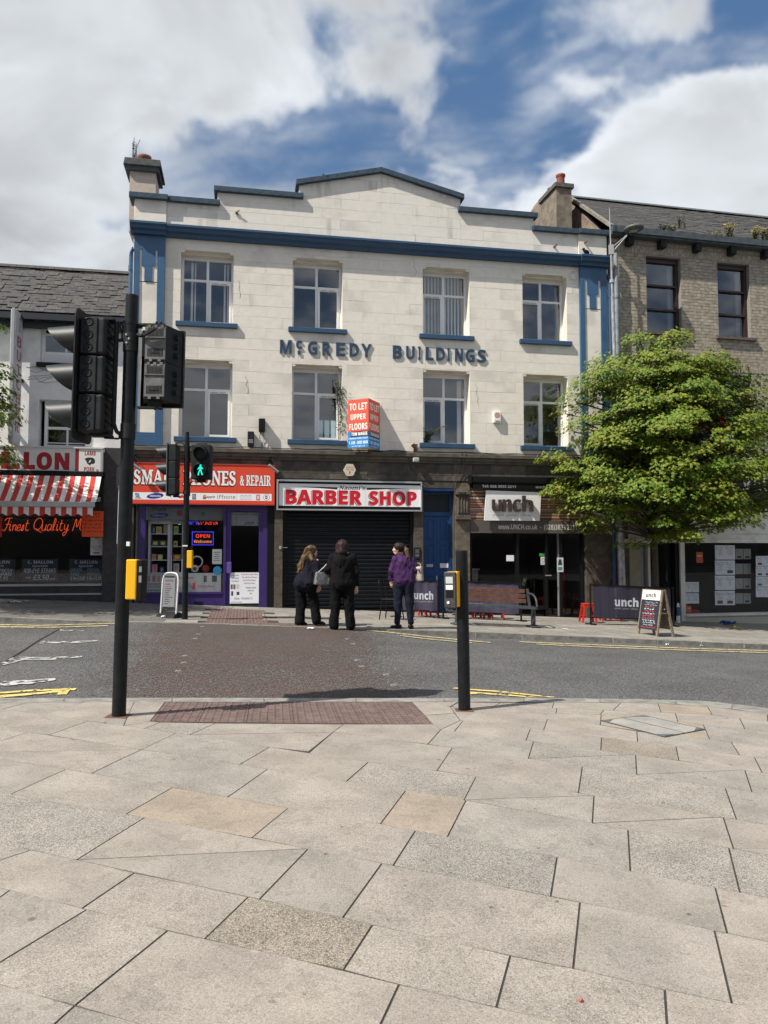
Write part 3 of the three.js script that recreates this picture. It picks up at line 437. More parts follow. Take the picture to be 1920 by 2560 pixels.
  cop(-6.10, 9.79, -5.22, 9.79, 0.045); cop(-5.21, 9.785, -4.02, 9.785); cop(-4.16, 10.125, -2.02, 10.125); cop(-2.20, 10.45, -0.081, 10.955); cop(-0.079, 10.955, 2.06, 10.45); cop(1.91, 10.125, 4.03, 10.125); cop(3.90, 9.785, 5.15, 9.785); cop(5.16, 9.79, 6.02, 9.79, 0.045);
  // chimney on the end wall, with its cap and pot
  const ch = part('chimney', box(-6.22, -5.60, 9.3, 10.95, -1.5, -0.75), rough([0.56, 0.47, 0.41], 0.85, 1.4, patchy, 0.004), main);
  part('chimney_cap', [box(-6.30, -5.52, 10.82, 10.93, -1.58, -0.67), slab([[-6.36, 10.93], [-5.46, 10.93], [-5.49, 11.10], [-6.33, 11.10]], -1.62, -0.62, 0.01)], rough([0.11, 0.115, 0.115], 0.85, 0.6), ch);
  part('chimney_pot', new THREE.LatheGeometry([[0.12, 0], [0.145, 0.02], [0.14, 0.22], [0.175, 0.24], [0.175, 0.30], [0.13, 0.30], [0.11, 0.1]].map(([x, y]) => new THREE.Vector2(x, y)), 18).translate(-5.93, 11.09, -1.12), P.terracotta, ch);
  part('chimney_pot', new THREE.LatheGeometry([[0.10, 0], [0.12, 0.02], [0.115, 0.16], [0.14, 0.18], [0.14, 0.22], [0.10, 0.22], [0.09, 0.1]].map(([x, y]) => new THREE.Vector2(x, y)), 16).translate(-5.95, 11.09, -1.42), P.terracotta, ch);
  // windows: sill, frame with mullion and transom, a heavier opening sash, panes
  WX.forEach(([a, b], i) => [UP, LOW].forEach(([y0, y1], lowFloor) => {
    const w = part('window', [box(a, a + 0.055, y0, y1 - 0.06, -REV - 0.06, -REV), box(b - 0.055, b, y0, y1 - 0.06, -REV - 0.06, -REV), box(a + 0.055, b - 0.055, y0, y0 + 0.06, -REV - 0.06, -REV), box(a + 0.055, b - 0.055, y1 - 0.13, y1 - 0.06, -REV - 0.06, -REV)], P.upvc, main);
    const m = (a + b) / 2, ty = y0 + (y1 - 0.06 - y0) * 0.665, left = i > 1, fr = -REV - 0.005;
    part('mullion', box(m - 0.03, m + 0.03, y0 + 0.06, y1 - 0.13, -REV - 0.055, fr), P.upvc, w);
    part('transom', [box(a + 0.055, m - 0.03, ty - 0.028, ty + 0.028, -REV - 0.055, fr), box(m + 0.03, b - 0.055, ty - 0.028, ty + 0.028, -REV - 0.055, fr)], P.upvc, w);
    const [sa, sb] = left ? [a + 0.057, m - 0.032] : [m + 0.032, b - 0.057], s = 0.05, sy0 = y0 + 0.062, sy1 = ty - 0.03;
    part('sash', [box(sa, sa + s, sy0, sy1, -REV - 0.05, -REV + 0.012), box(sb - s, sb, sy0, sy1, -REV - 0.05, -REV + 0.012), box(sa + s, sb - s, sy0, sy0 + s, -REV - 0.05, -REV + 0.012), box(sa + s, sb - s, sy1 - s, sy1, -REV - 0.05, -REV + 0.012)], P.upvc, w);
    part('trickle_vent', [box(sa + 0.08, sa + 0.24, sy1 - 0.034, sy1 - 0.018, -REV + 0.013, -REV + 0.02), box(sa + 0.27, sa + 0.43, sy1 - 0.034, sy1 - 0.018, -REV + 0.013, -REV + 0.02)], P.grey, w);
    const gl = (x0, x1, c, d, tilt) => part('pane', new THREE.PlaneGeometry(x1 - x0, d - c).rotateX(tilt).translate((x0 + x1) / 2, (c + d) / 2, -REV - 0.03), P.glass, w);
    const t = rng(90 + i * 2 + lowFloor); for (const [x0, x1, isL] of [[a + 0.055, m - 0.03, true], [m + 0.03, b - 0.055, false]]) { gl(x0, x1, ty + 0.028, y1 - 0.13, (t() - 0.5) * 0.012); const inS = isL === left; gl(inS ? x0 + s : x0, inS ? x1 - s : x1, inS ? sy0 + s : y0 + 0.06, inS ? sy1 - s : ty - 0.028, (t() - 0.5) * 0.014); }
    part('window_head', [box(a, b, y1 - 0.06, y1, -REV - 0.06, -0.14), slab([[a, y1 - 0.055], [a + 0.07, y1 - 0.055], [a + 0.10, y1], [a, y1]], -0.14, -0.002), slab([[b - 0.07, y1 - 0.055], [b, y1 - 0.055], [b, y1], [b - 0.10, y1]], -0.14, -0.002)], P.creamB, w);
    part('window_sill', rbox(a - 0.10, b + 0.11, y0 - 0.115, y0, -REV - 0.06, 0.085, 0.012, 1), P.blueDk, w);
    if (i === 0 && !lowFloor) for (const [x0, x1] of [[a + 0.2, a + 0.26], [a + 0.29, a + 0.325], [b - 0.24, b - 0.19], [b - 0.16, b - 0.12]]) part('curtain', tube([[(x0 + x1) / 2, y0 + 0.08, -REV - 0.2], [(x0 + x1) / 2 + 0.005, y1 - 0.12, -REV - 0.2]], (x1 - x0) / 2, 4, 8), M([0.75, 0.75, 0.72], 0.9), w);
    if (i === 2 && !lowFloor) for (let k = 0; k < 13; k++) part('blind_slat', new THREE.BoxGeometry(0.085, 1.6, 0.003).rotateY(0.75).translate(a + 0.08 + k * 0.088, (y0 + y1) / 2 - 0.03, -REV - 0.14), M([0.45, 0.55, 0.60], 0.8), w);
    if (i === 2 && lowFloor) part('curtain', box(b - 0.2, b - 0.09, y0 + 0.08, y1 - 0.14, -REV - 0.22, -REV - 0.18), M([0.55, 0.55, 0.52], 0.9), w);
    if (i === 3 && !lowFloor) part('curtain', box(b - 0.12, b - 0.06, y0 + 0.08, y1 - 0.14, -REV - 0.22, -REV - 0.18), M([0.2, 0.25, 0.27], 0.9), w);
    if (i === 1 && lowFloor) for (const [x0, x1] of [[m + 0.09, m + 0.18], [m + 0.22, m + 0.34], [m + 0.38, m + 0.5]]) part('poster', box(x0, x1, y0 + 0.12, y0 + 0.56, -REV - 0.10, -REV - 0.09), M([0.45, 0.62, 0.66], 0.6), w);
  }));
  // dirty stone ground floor: cornice band, courses of blocks, pillars
  part('stone_band', [slab([[-6.05, 3.80], [6.05, 3.80], [6.05, 3.9], [-6.05, 3.9]], -0.3, 0.14, 0.01), box(-6.0, 6.0, 3.72, 3.80, -0.3, 0.09), box(-6.0, 6.0, 3.66, 3.72, -0.3, 0.05)], P.stone, main);
  part('stone_backing', [box(-6.0, 6.0, 3.22, 3.66, -0.34, -0.008), box(-6.0, -5.88, -0.4, 3.22, -0.34, -0.008), box(-2.66, -2.46, -0.4, 3.22, -0.34, -0.008), box(0.745, 0.985, -0.4, 3.22, -0.34, -0.008), box(1.79, 2.18, -0.4, 3.22, -0.34, -0.008), box(5.25, 6.0, -0.4, 3.22, -0.34, -0.008), box(-2.46, 2.18, 3.05, 3.22, -0.34, -0.008), box(2.18, 5.25, 3.1, 3.22, -0.34, -0.008), box(-5.88, -2.66, 2.7, 3.22, -0.34, -0.008)], P.stoneDk, main);
  const sb = rng(71), sM = [P.stone, P.stoneDk, rough([0.085, 0.074, 0.06], 0.85, 0.9, grain, 0.006)];
  for (const [y0, y1, o] of [[3.225, 3.36, 0.2], [3.36, 3.66, 0]]) for (let x = -6.0 + o - 0.3; x < 6.0; x += 0.475) { const a = Math.max(x, -6), b = Math.min(x + 0.475, 6); if (b - a > 0.05) part('stone_block', box(a + 0.003, b - 0.003, y0 + 0.003, y1 - 0.003, -0.02, 0.006 + sb() * 0.006), sM[Math.floor(sb() * 3)], main); }
  for (const [a, b, top] of [[-5.99, -5.885, 2.6], [-2.655, -2.465, 2.45], [0.75, 0.98, 2.5], [1.80, 2.175, 3.2], [5.26, 5.99, 3.2]]) for (let y = baseY((a + b) / 2) - 0.1; y < top - 0.02; y += 0.42) part('stone_block', box(a, b, y + 0.003, Math.min(y + 0.417, top), -0.02, 0.02 + sb() * 0.006), M(b > 1 && b < 2.5 ? [0.19, 0.155, 0.115] : [0.12, 0.098, 0.075], 0.85, { map: per(grain, 0.9), bumpMap: per(grainB, 0.6), bumpScale: 0.006 }), main);
  part('capital_bracket', [rbox(1.79, 2.18, 2.26, 2.36, 0.02, 0.13, 0.01, 1), rbox(1.84, 2.13, 2.36, 2.88, 0.02, 0.075, 0.01, 1), ...[1.87, 1.945, 2.02, 2.09].map((x) => rbox(x - 0.022, x + 0.022, 2.42, 2.84, 0.07, 0.10, 0.012, 1)), rbox(1.79, 2.18, 2.88, 2.96, 0.02, 0.14, 0.01, 1)], P.stone, main);
  // entrance with blue double door
  const dy = baseY(1.39) - 0.03, door = part('door', [box(0.985, 1.06, dy, 2.98, -0.34, -0.22), box(1.72, 1.79, dy, 2.98, -0.34, -0.22), box(1.06, 1.72, 2.36, 2.46, -0.34, -0.22), box(1.06, 1.72, 2.9, 2.98, -0.34, -0.22), box(0.985, 1.79, 2.98, 3.06, -0.34, -0.02)], rough([0.012, 0.068, 0.215], 0.4, 1), main), dM = rough([0.012, 0.072, 0.235], 0.35, 1, patchy, 0.0006);
  for (const [x0, x1] of [[1.063, 1.388], [1.392, 1.717]]) {
    part('door_leaf', [box(x0, x1, dy + 0.02, 2.355, -0.32, -0.275), box(x0, x0 + 0.07, dy + 0.02, 2.355, -0.275, -0.258), box(x1 - 0.07, x1, dy + 0.02, 2.355, -0.275, -0.258), ...[[dy + 0.02, dy + 0.14], [0.86, 1.02], [1.62, 1.72], [2.27, 2.355]].map(([c, d]) => box(x0 + 0.07, x1 - 0.07, c, d, -0.275, -0.258))], dM, door);
    for (const [c, d] of [[dy + 0.2, 0.8], [1.07, 1.57], [1.77, 2.22]]) part('door_panel', rbox(x0 + 0.10, x1 - 0.10, c, d, -0.29, -0.264, 0.012, 1), dM, door);
  }
  part('transom_pane', box(1.06, 1.72, 2.46, 2.9, -0.30, -0.29), M([0.035, 0.045, 0.055], 0.08), door);
  part('letterbox', rbox(1.12, 1.30, 1.08, 1.15, -0.262, -0.245, 0.006, 1), P.alu, door); part('push_plate', rbox(1.37, 1.41, 0.62, 0.86, -0.262, -0.24, 0.006, 1), P.alu, door); part('notice', box(1.475, 1.69, 1.06, 1.17, -0.258, -0.255), P.paper, door);
  part('door_step', box(0.985, 1.79, -0.4, dy, -0.34, 0.0), P.stoneDk, main);
  // hairline cracks in the render
  const crM = M([0.36, 0.33, 0.29], 0.9); for (const [x, y, s, n] of [[1030, 645, 5, 5], [1036, 585, 2, 4], [612, 940, 4, 5], [735, 950, -3, 4], [1188, 960, 3, 6], [596, 700, 2, 5]]) part('render_crack', tube(Array.from({ length: n }, (_, i) => { const [u, v] = FA.at(x + (i % 2 ? s : 0) + i * s * 0.4, y + i * 11); return [u, v, 0.0065]; }), 0.0045, n * 4, 4), crM, main);
  // raised lettering
  const lv = [FA.at(714, 850.7)[1], FA.at(714, 883.6)[1]], put = (ch, a, b, y0 = lv[1], y1 = lv[0]) => part('letter', letter(ch, FA.at(a, 870)[0], FA.at(b, 870)[0], y0, y1, 0.004, 0.035), M([0.022, 0.055, 0.105], 0.5), main);
  [['M', 699.7, 728.8], ['G', 769.6, 793], ['R', 805.6, 826.6], ['E', 840, 862.6], ['D', 873.6, 896.5], ['Y', 903, 928.4], ['B', 981.8, 1004], ['U', 1015, 1035.6], ['I', 1045, 1050.6], ['L', 1063.6, 1082.7], ['D', 1089.8, 1111.5], ['I', 1117.8, 1123.4], ['N', 1137, 1156], ['G', 1163.8, 1185.5], ['S', 1193, 1214]].forEach(([c, a, b]) => put(c, a, b));
  put('c', 740, 755, lv[1] + 0.13, lv[0]); part('letter', box(FA.at(744, 870)[0], FA.at(751, 870)[0], lv[1], lv[1] + 0.075, 0.004, 0.04), M([0.022, 0.055, 0.105], 0.5), main);
}
// rainwater pipes between the two buildings and at the other end
{
  const pipe = (name, label, u, w, r0, top, mat, f = FA) => { const t = thing(name, label, 'pipe', f, [u, baseY(u), w]); part('pipe_run', cyl(u, baseY(u), top, w, r0, r0, 12), mat, t); for (let y = 1.5; y < top; y += 2.2) part('pipe_collar', cyl(u, y, y + 0.12, w, r0 + 0.012, r0 + 0.012, 12), mat, t); return t; };
  const a = pipe('drain_pipe', 'dark blue rainwater pipe beside the blue pilaster next to the brick building', 6.00, 0.10, 0.045, 8.45, P.blueDk); part('pipe_elbow', tube([[6.0, 8.42, 0.10], [6.0, 8.58, 0.09], [5.98, 8.7, 0.03], [5.96, 8.75, -0.05]], 0.045, 12, 10), P.blueDk, a);
  const b = pipe('drain_pipe', 'pale grey soil pipe rising between the blue pipe and lamp column', 6.17, 0.12, 0.058, 9.3, rough([0.30, 0.35, 0.38], 0.5, 0.8)); part('pipe_bracket', [tube([[6.17, 8.1, 0.12], [6.21, 8.22, 0.12], [6.27, 8.23, 0.12], [6.3, 8.12, 0.12]], 0.022, 12, 8)], P.grey, b);
  const c = pipe('drain_pipe', 'blue rainwater pipe down the end of the cream front by the slate roof', -6.06, -0.12, 0.05, 8.35, P.blue); part('pipe_elbow', tube([[-6.06, 8.33, -0.12], [-6.05, 8.5, -0.1], [-5.98, 8.6, 0.0]], 0.05, 12, 10), P.blue, c);
}

// ------------------------------------------------------------------ shop signs and shopfronts of the terrace
const U = (x, y = 1400, w = 0) => FA.at(x, y, w)[0], V = (x, y, w = 0) => FA.at(x, y, w)[1];
const img = (name, x0, x1, y0, y1, z, mat, parent) => part(name, panel(x0, x1, y0, y1, z), mat, parent, true);
const outline = (g, s, x, y, w, h, font, fill, edge, lw, dx, dy) => { g.save(); g.font = font; const m = g.measureText(s), a = m.actualBoundingBoxAscent; g.translate(x, y); g.scale(w / m.width, h / a); g.lineJoin = 'round'; g.fillStyle = edge; g.fillText(s, dx, dy); g.strokeStyle = edge; g.lineWidth = lw; g.strokeText(s, dx * 0.5, dy * 0.5); g.fillStyle = fill; g.fillText(s, 0, 0); g.restore(); };

// phone shop sign
{
  const x0 = -5.96, x1 = -2.675, y0 = 2.59, y1 = 3.50, t = thing('shop_sign', 'orange red phone shop sign with white serif letters and brand strip', 'shop sign', FA, [(x0 + x1) / 2, y0, 0]);
  part('sign_box', [box(x0, x1, y0, y1, 0.012, 0.115)], M([0.55, 0.05, 0.022], 0.45), t);
  part('sign_trim', [box(x0 - 0.012, x1 + 0.012, y1, y1 + 0.025, 0.012, 0.13), box(x0 - 0.012, x1 + 0.012, y0 - 0.03, y0, 0.012, 0.13), box(x0 - 0.012, x0, y0, y1, 0.012, 0.13), box(x1, x1 + 0.012, y0, y1, 0.012, 0.13)], M([0.42, 0.05, 0.03], 0.5), t);
  img('sign_face', x0, x1, y0, y1, 0.1165, print(1536, 424, (g, w, h) => {
    g.fillStyle = '#dd4a30'; g.fillRect(0, 0, w, h);
    const f = '900 100px serif'; outline(g, 'SMART PHONES', 34, 222, 1085, 160, f, '#f2f2f0', '#5e1d18', 9, -4, 5); outline(g, '&', 1160, 222, 46, 110, f, '#f2f2f0', '#5e1d18', 7, -3, 4); outline(g, 'REPAIR', 1226, 222, 270, 116, f, '#f2f2f0', '#5e1d18', 9, -4, 5);
    g.fillStyle = '#f4f3f4'; g.fillRect(28, 312, w - 56, 78);
    g.fillStyle = '#33373d'; g.save(); g.translate(52, 320); g.transform(1, 0.15, 0.2, 1, 0, 0); g.fillRect(0, 0, 42, 44); g.fillStyle = '#7fa6c4'; g.fillRect(5, 5, 32, 33); g.restore(); g.fillStyle = '#33373d'; g.fillRect(50, 372, 66, 8);
    g.save(); g.translate(262, 350); g.rotate(-0.12); g.fillStyle = '#2b2f92'; g.beginPath(); g.ellipse(0, 0, 88, 30, 0, 0, 7); g.fill(); g.restore(); fitText(g, 'SAMSUNG', 204, 360, 116, 19, 'bold 100px sans-serif', '#f4f4f8');
    g.fillStyle = '#c83a30'; for (let i = 0; i < 7; i++) { g.save(); g.translate(548, 372); g.rotate(-1.35 + i * 0.45); g.beginPath(); g.ellipse(0, -26, 6, 20, 0, 0, 7); g.fill(); g.restore(); }
    g.fillStyle = '#3c3f44'; g.fillRect(652, 322, 40, 62); g.fillStyle = '#8d97a4'; g.fillRect(657, 328, 30, 46);
    ['#5fa84a', '#e8c33b', '#e58a31', '#d4463b', '#8a4b96', '#3f83bb'].forEach((c, i) => { g.fillStyle = c; g.fillRect(764 + (i % 5 ? 0 : 4), 332 + i * 8, 36 - (i % 5 ? 0 : 8), 8); }); fitText(g, 'apple', 800, 364, 96, 26, 'italic bold 100px sans-serif', '#222'); fitText(g, 'iPhone', 918, 372, 196, 46, '100px sans-serif', '#555');
    for (const x of [1168, 1210, 1252]) { g.fillStyle = '#c9c9cc'; g.fillRect(x, 328, 34, 54); g.fillStyle = '#e9e9ee'; g.fillRect(x + 4, 340, 26, 34); } g.fillStyle = '#b6282c'; g.fillRect(1340, 322, 40, 62); g.fillStyle = '#e8c9c9'; g.fillRect(1346, 330, 28, 44);
    g.strokeStyle = '#222'; g.lineWidth = 3; g.beginPath(); g.arc(1452, 351, 33, 0, 7); g.stroke(); g.fillStyle = '#222'; g.fillRect(1440, 332, 22, 36); g.fillStyle = '#fff'; g.fillRect(1446, 344, 10, 12);
    g.fillStyle = 'rgba(90,30,22,0.6)'; g.fillRect(1127, 0, 2, h);
  }, 0.4), t);
  for (const [u, y] of [[-5.87, 3.68], [-2.76, 3.70]]) { const l = thing('sign_light', u < -4 ? 'small tubular lamp on a bracket over the red sign by the drain pipe' : 'small tubular lamp on a bracket over the red sign beside the barber sign', 'lamp', FA, [u, y, 0.1], 'lamps over the phone shop sign'); part('bracket', [box(u - 0.03, u + 0.03, y - 0.22, y + 0.02, 0.02, 0.08), rod([u, y, 0.06], [u - 0.1, y - 0.16, 0.30], 0.012), rod([u, y - 0.02, 0.08], [u + 0.12, y - 0.18, 0.28], 0.01)], P.black, l); part('lamp_tube', rod([u - 0.05, y - 0.20, 0.30], [u + 0.17, y - 0.36, 0.24], 0.035, 0.035, 10), P.grey, l); }
}
// barber sign
{
  const x0 = -2.62, x1 = 0.925, y0 = 2.45, y1 = 3.18, t = thing('shop_sign', 'white barber shop sign with red block letters in grey metal frame', 'shop sign', FA, [(x0 + x1) / 2, y0, 0]);
  part('sign_box', box(x0 + 0.04, x1 - 0.04, y0 + 0.04, y1 - 0.04, 0.012, 0.10), P.black, t);
  part('sign_trim', [box(x0, x1, y1 - 0.04, y1, 0.012, 0.15), box(x0, x1, y0, y0 + 0.035, 0.012, 0.15), box(x0, x0 + 0.04, y0 + 0.035, y1 - 0.04, 0.012, 0.15), box(x1 - 0.03, x1, y0 + 0.035, y1 - 0.04, 0.012, 0.15)], P.alu, t);
  const a = x0 + 0.06, b = x1 - 0.03;
  img('sign_face', a, b, 2.56, 3.09, 0.1015, print(1536, 240, (g, w, h) => {
    g.fillStyle = '#f0f0f0'; g.fillRect(0, 0, w, h); g.fillStyle = '#1b1b1d'; g.beginPath(); g.moveTo(180, 30); g.lineTo(620, 34); g.lineTo(620, 58); g.closePath(); g.fill(); g.beginPath(); g.moveTo(940, 34); g.lineTo(1400, 34); g.lineTo(940, 58); g.closePath(); g.fill();
    fitText(g, "Naomi's", 636, 60, 290, 50, 'italic 600 100px cursive, serif', '#1a1a1a');
    const T = (s, x, wd) => { g.save(); g.font = '900 100px sans-serif'; const m = g.measureText(s); g.translate(x, 218); g.scale(wd / m.width, 150 / m.actualBoundingBoxAscent); g.lineJoin = 'miter'; g.miterLimit = 2; g.fillStyle = '#16161a'; g.fillText(s, -5, 4); g.strokeStyle = '#16161a'; g.lineWidth = 3; g.strokeText(s, -5, 4); g.lineWidth = 6; g.strokeStyle = '#f4f4f4'; g.strokeText(s, -1, 0); g.fillStyle = '#cb1f2f'; g.fillText(s, 0, 0); g.lineWidth = 3.2; g.strokeStyle = '#cb1f2f'; g.strokeText(s, 0, 0); g.restore(); };
    T('BARBER', 52, 830); T('SHOP', 962, 535); g.fillStyle = 'rgba(120,120,120,0.7)'; g.fillRect(928, 0, 2, h);
  }, 0.35), t);
}
// roller shutter with single slats
{
  const x0 = U(708), x1 = U(1034), b0 = -0.02, t = thing('roller_shutter', 'closed black roller shutter of horizontal slats under the barber sign', 'shutter', FA, [(x0 + x1) / 2, b0, -0.12]), m = rough([0.007, 0.009, 0.0125], 0.42, 0.7, grain, 0.0005, DIM);
  for (let y = b0 + 0.09, i = 0; y < 2.45; y += 0.094, i++) part('slat', slab([[0, 0], [0.012, 0.006], [0.022, 0.030], [0.022, 0.062], [0.012, 0.086], [0, 0.090], [-0.012, 0.09], [-0.012, 0]].map(([z, q]) => [-z, q]), 0, x1 - x0 - 0.1).rotateY(Math.PI / 2).translate(x0 + 0.05, y, -0.12), m, t);
  part('bottom_bar', box(x0 + 0.05, x1 - 0.05, b0 + 0.0, b0 + 0.085, -0.145, -0.085), P.black, t); part('guide_rail', [box(x0 - 0.03, x0 + 0.075, b0 - 0.15, 2.46, -0.2, -0.04)], P.black, t); part('guide_rail', [box(x1 - 0.075, x1 + 0.03, b0 - 0.15, 2.46, -0.2, -0.04)], P.black, t);
  part('threshold', box(x0, x1, -0.35, b0, -0.3, -0.06), P.stoneDk, t); part('lock', [rbox(x0 - 0.10, x0 - 0.045, 1.52, 1.59, 0.01, 0.05, 0.008, 1), rod([x0 - 0.03, 1.56, 0.0], [x0 + 0.1, 1.56, -0.04], 0.01)], P.alu, t);
  part('back_wall', box(-2.46, 0.75, -0.3, 3.2, -0.5, -0.46), P.dark, t);
}
// phone shop: purple front, glazed door, shelves behind the glass
{
  const gb = baseY(-4.3), x0 = U(345.6), x1 = U(669), xa = U(361), xb = U(558), da = U(564.5), db = U(668), sillY = 0.50, topY = 2.56;
  const t = thing('shopfront', 'purple phone shop front with display window and glazed door', 'shopfront', FA, [(x0 + x1) / 2, gb, -0.1]);
  part('frame', [box(x0, xa, 0.1, topY, -0.2, -0.04), box(xb, da, 0.0, topY, -0.2, -0.03), box(xa, xb, topY - 0.06, topY, -0.2, -0.05), box(da, db, topY - 0.06, topY, -0.2, -0.05), box(db - 0.10, db, -0.1, topY - 0.06, -0.2, -0.045), box(xa, xb, sillY - 0.03, sillY + 0.02, -0.2, -0.02)], P.purple, t);
  part('stall_riser', [box(xa, xb, -0.15, sillY - 0.03, -0.2, -0.05), box(x0, xa, -0.15, 0.1, -0.2, -0.05)], P.purple, t);
  part('air_vent', [...Array(16)].map((_, i) => { const u = U(485 + (i % 8) * 3, 1498), y = 0.20 + Math.floor(i / 8) * 0.055; return box(u, u + 0.018, y, y + 0.04, -0.052, -0.045); }), P.black, t);
  part('window_pane', panel(xa, xb, sillY + 0.02, topY - 0.06, -0.12), P.shopGlass, t);
  const d = part('door', [box(da + 0.01, da + 0.11, 0.0, topY - 0.06, -0.16, -0.07), box(db - 0.2, db - 0.10, 0.0, topY - 0.06, -0.16, -0.07), box(da + 0.11, db - 0.2, 0.02, 0.16, -0.16, -0.07), box(da + 0.11, db - 0.2, topY - 0.14, topY - 0.06, -0.16, -0.07)], P.purple, t);
  part('door_pane', panel(da + 0.11, db - 0.2, 0.16, topY - 0.14, -0.115), P.shopGlass, d); part('door_handle', rbox(da + 0.02, da + 0.13, 0.95, 1.22, -0.07, -0.03, 0.012, 1), M([0.13, 0.08, 0.33], 0.4), d);
  part('threshold', [box(da, db, -0.12, 0.02, -0.2, -0.03), box(da + 0.02, db, 0.02, 0.032, -0.16, -0.02)], M([0.20, 0.16, 0.36], 0.5), t);
  part('pillar', box(db, -2.66, -0.2, topY, -0.25, -0.01), P.black, t);
  part('interior', [box(x0, db, -0.2, topY + 0.1, -3.6, -3.5), box(x0 - 0.05, x0, -0.2, topY + 0.1, -3.5, -0.2), box(db, db + 0.05, -0.2, topY + 0.1, -3.5, -0.2), box(x0, db, topY + 0.1, topY + 0.16, -3.6, -0.2), box(x0, db, -0.05, 0.0, -3.5, -0.2)], M([0.14, 0.135, 0.13], 0.8), t);
  const band = (w, h, f) => print(w, h, f, 0.5);
  part('poster', panel(xa, xb, 2.20, topY - 0.06, -0.135), band(768, 120, (g, w, h) => { g.fillStyle = '#6a6e72'; g.fillRect(0, 0, w, h); g.fillStyle = '#23262b'; fitText(g, 'iPhone', 60, 34, 140, 34, 'bold 100px sans-serif', '#202326'); g.fillStyle = '#24286b'; g.beginPath(); g.ellipse(128, 76, 92, 22, -0.08, 0, 7); g.fill(); fitText(g, 'SAMSUNG', 66, 84, 120, 16, 'bold 100px sans-serif', '#9ea3b8'); g.fillStyle = '#80302e'; g.beginPath(); g.arc(330, 52, 30, 0, 7); g.fill(); g.fillStyle = '#2f6a3c'; g.beginPath(); g.arc(560, 56, 16, 0, 7); g.fill(); }), t, true);
  part('poster', panel(xa - 0.01, xb - 0.05, sillY + 0.02, 0.96, -0.132), band(1024, 180, (g, w, h) => { g.fillStyle = '#8e9196'; g.fillRect(0, 0, w, h); for (const [x, c] of [[30, '#5d5f66'], [104, '#6b4f55'], [164, '#9a5a63']]) { g.fillStyle = c; g.fillRect(x, 22, 46, 58); } ['Phone Repair', 'Tablet Repair', 'I-Pad Repair'].forEach((s, i) => fitText(g, s, 26, 108 + i * 30, 200, 20, 'bold 100px serif', '#2a2b2f')); fitText(g, 'We Buy Phones', 258, 56, 220, 30, 'bold 100px serif', '#80393f'); fitText(g, 'Repair', 330, 100, 150, 28, 'bold 100px serif', '#80393f'); fitText(g, 'A Second Hand', 318, 150, 210, 28, 'bold 100px serif', '#80393f'); fitText(g, 'Phones', 560, 56, 100, 26, 'bold 100px serif', '#80393f'); g.fillStyle = '#3d4046'; g.fillRect(790, 26, 42, 62); g.fillRect(900, 26, 70, 60); fitText(g, 'Unlocking Phones', 706, 140, 230, 26, 'bold 100px sans-serif', '#8a463c'); g.fillStyle = '#b33a3a'; g.fillRect(640, 92, 40, 60); }), t, true);
  part('poster', panel(da + 0.115, db - 0.205, 2.08, topY - 0.16, -0.13), band(512, 150, (g, w, h) => { g.fillStyle = '#7f8388'; g.fillRect(0, 0, w, h); fitText(g, 'We have network of your liking', 20, 30, 470, 22, 'bold 100px serif', '#34373c'); fitText(g, 'giffgaff', 256, 132, 170, 30, 'bold 100px sans-serif', '#2b2d31'); g.strokeStyle = '#6b4a55'; g.lineWidth = 6; g.beginPath(); g.arc(96, 70, 16, 0, 7); g.stroke(); g.beginPath(); g.arc(100, 124, 16, 0, 7); g.stroke(); }), t, true);
  part('poster', panel(da + 0.10, db - 0.19, 0.24, 0.97, -0.068), band(640, 480, (g, w, h) => { g.fillStyle = '#e9e9ef'; g.fillRect(0, 0, w, h); ['Phone Repair', 'Tablet Repair', 'I-Pad Repair'].forEach((s, i) => fitText(g, s, 24, 52 + i * 46, 180, 24, 'italic bold 100px serif', '#3a3d55')); ['We Buy Phones, Repair Phones', 'We Sell New Phones', '& Second Hand Phones', 'Unlocking Phones'].forEach((s, i) => fitText(g, s, 240 + i * 22, 42 + i * 46, 380 - i * 44, 26, 'bold 100px serif', '#6b3a4a')); for (let i = 0; i < 6; i++) { g.fillStyle = ['#2d2d30', '#a33', '#333', '#ccc', '#bbb', '#ddd'][i]; g.fillRect(20 + i * 36, 184, 28, 74); } g.fillStyle = '#333'; g.fillRect(30, 290, 44, 70); g.fillRect(150, 300, 60, 50); ['OPENING HOURS', 'MON-SAT', '10am - 6pm'].forEach((s, i) => fitText(g, s, 350 + i * 44, 250 + i * 44, 230 - i * 88, 24, 'bold 100px sans-serif', '#34364a')); fitText(g, 'Phone: 07424695113', 100, 420, 400, 34, 'bold 100px monospace', '#24263a'); fitText(g, 'smartphonesandrepair', 30, 470, 240, 22, '100px serif', '#333'); }), t, true);
  part('notice', panel(U(530, 1400), U(554, 1400), 1.17, 1.52, -0.13), band(128, 160, (g, w, h) => { g.fillStyle = '#a9abac'; g.fillRect(0, 0, w, h); g.fillStyle = '#55585c'; for (let i = 0; i < 5; i++) g.fillRect(20 + (i % 2) * 10, 30 + i * 22, 84 - (i % 2) * 22, 8); }), t, true);
  part('sticker', new THREE.CircleGeometry(0.10, 28).translate(U(543, 1430), 1.02, -0.128), M([0.03, 0.23, 0.42], 0.4), t);
  // open sign made of small lights
  const o = thing('open_sign', 'small lit open sign with blue dotted border inside phone shop window', 'sign', FA, [U(505, 1343), 1.75, -0.35]), ou = U(505, 1343), oy = 1.78;
  part('sign_board', box(ou - 0.26, ou + 0.26, oy - 0.17, oy + 0.17, -0.40, -0.375), P.black, o);
  const led = (c, i = 2.2) => new THREE.MeshStandardMaterial({ color: C(0, 0, 0), emissive: C(...c), emissiveIntensity: i });
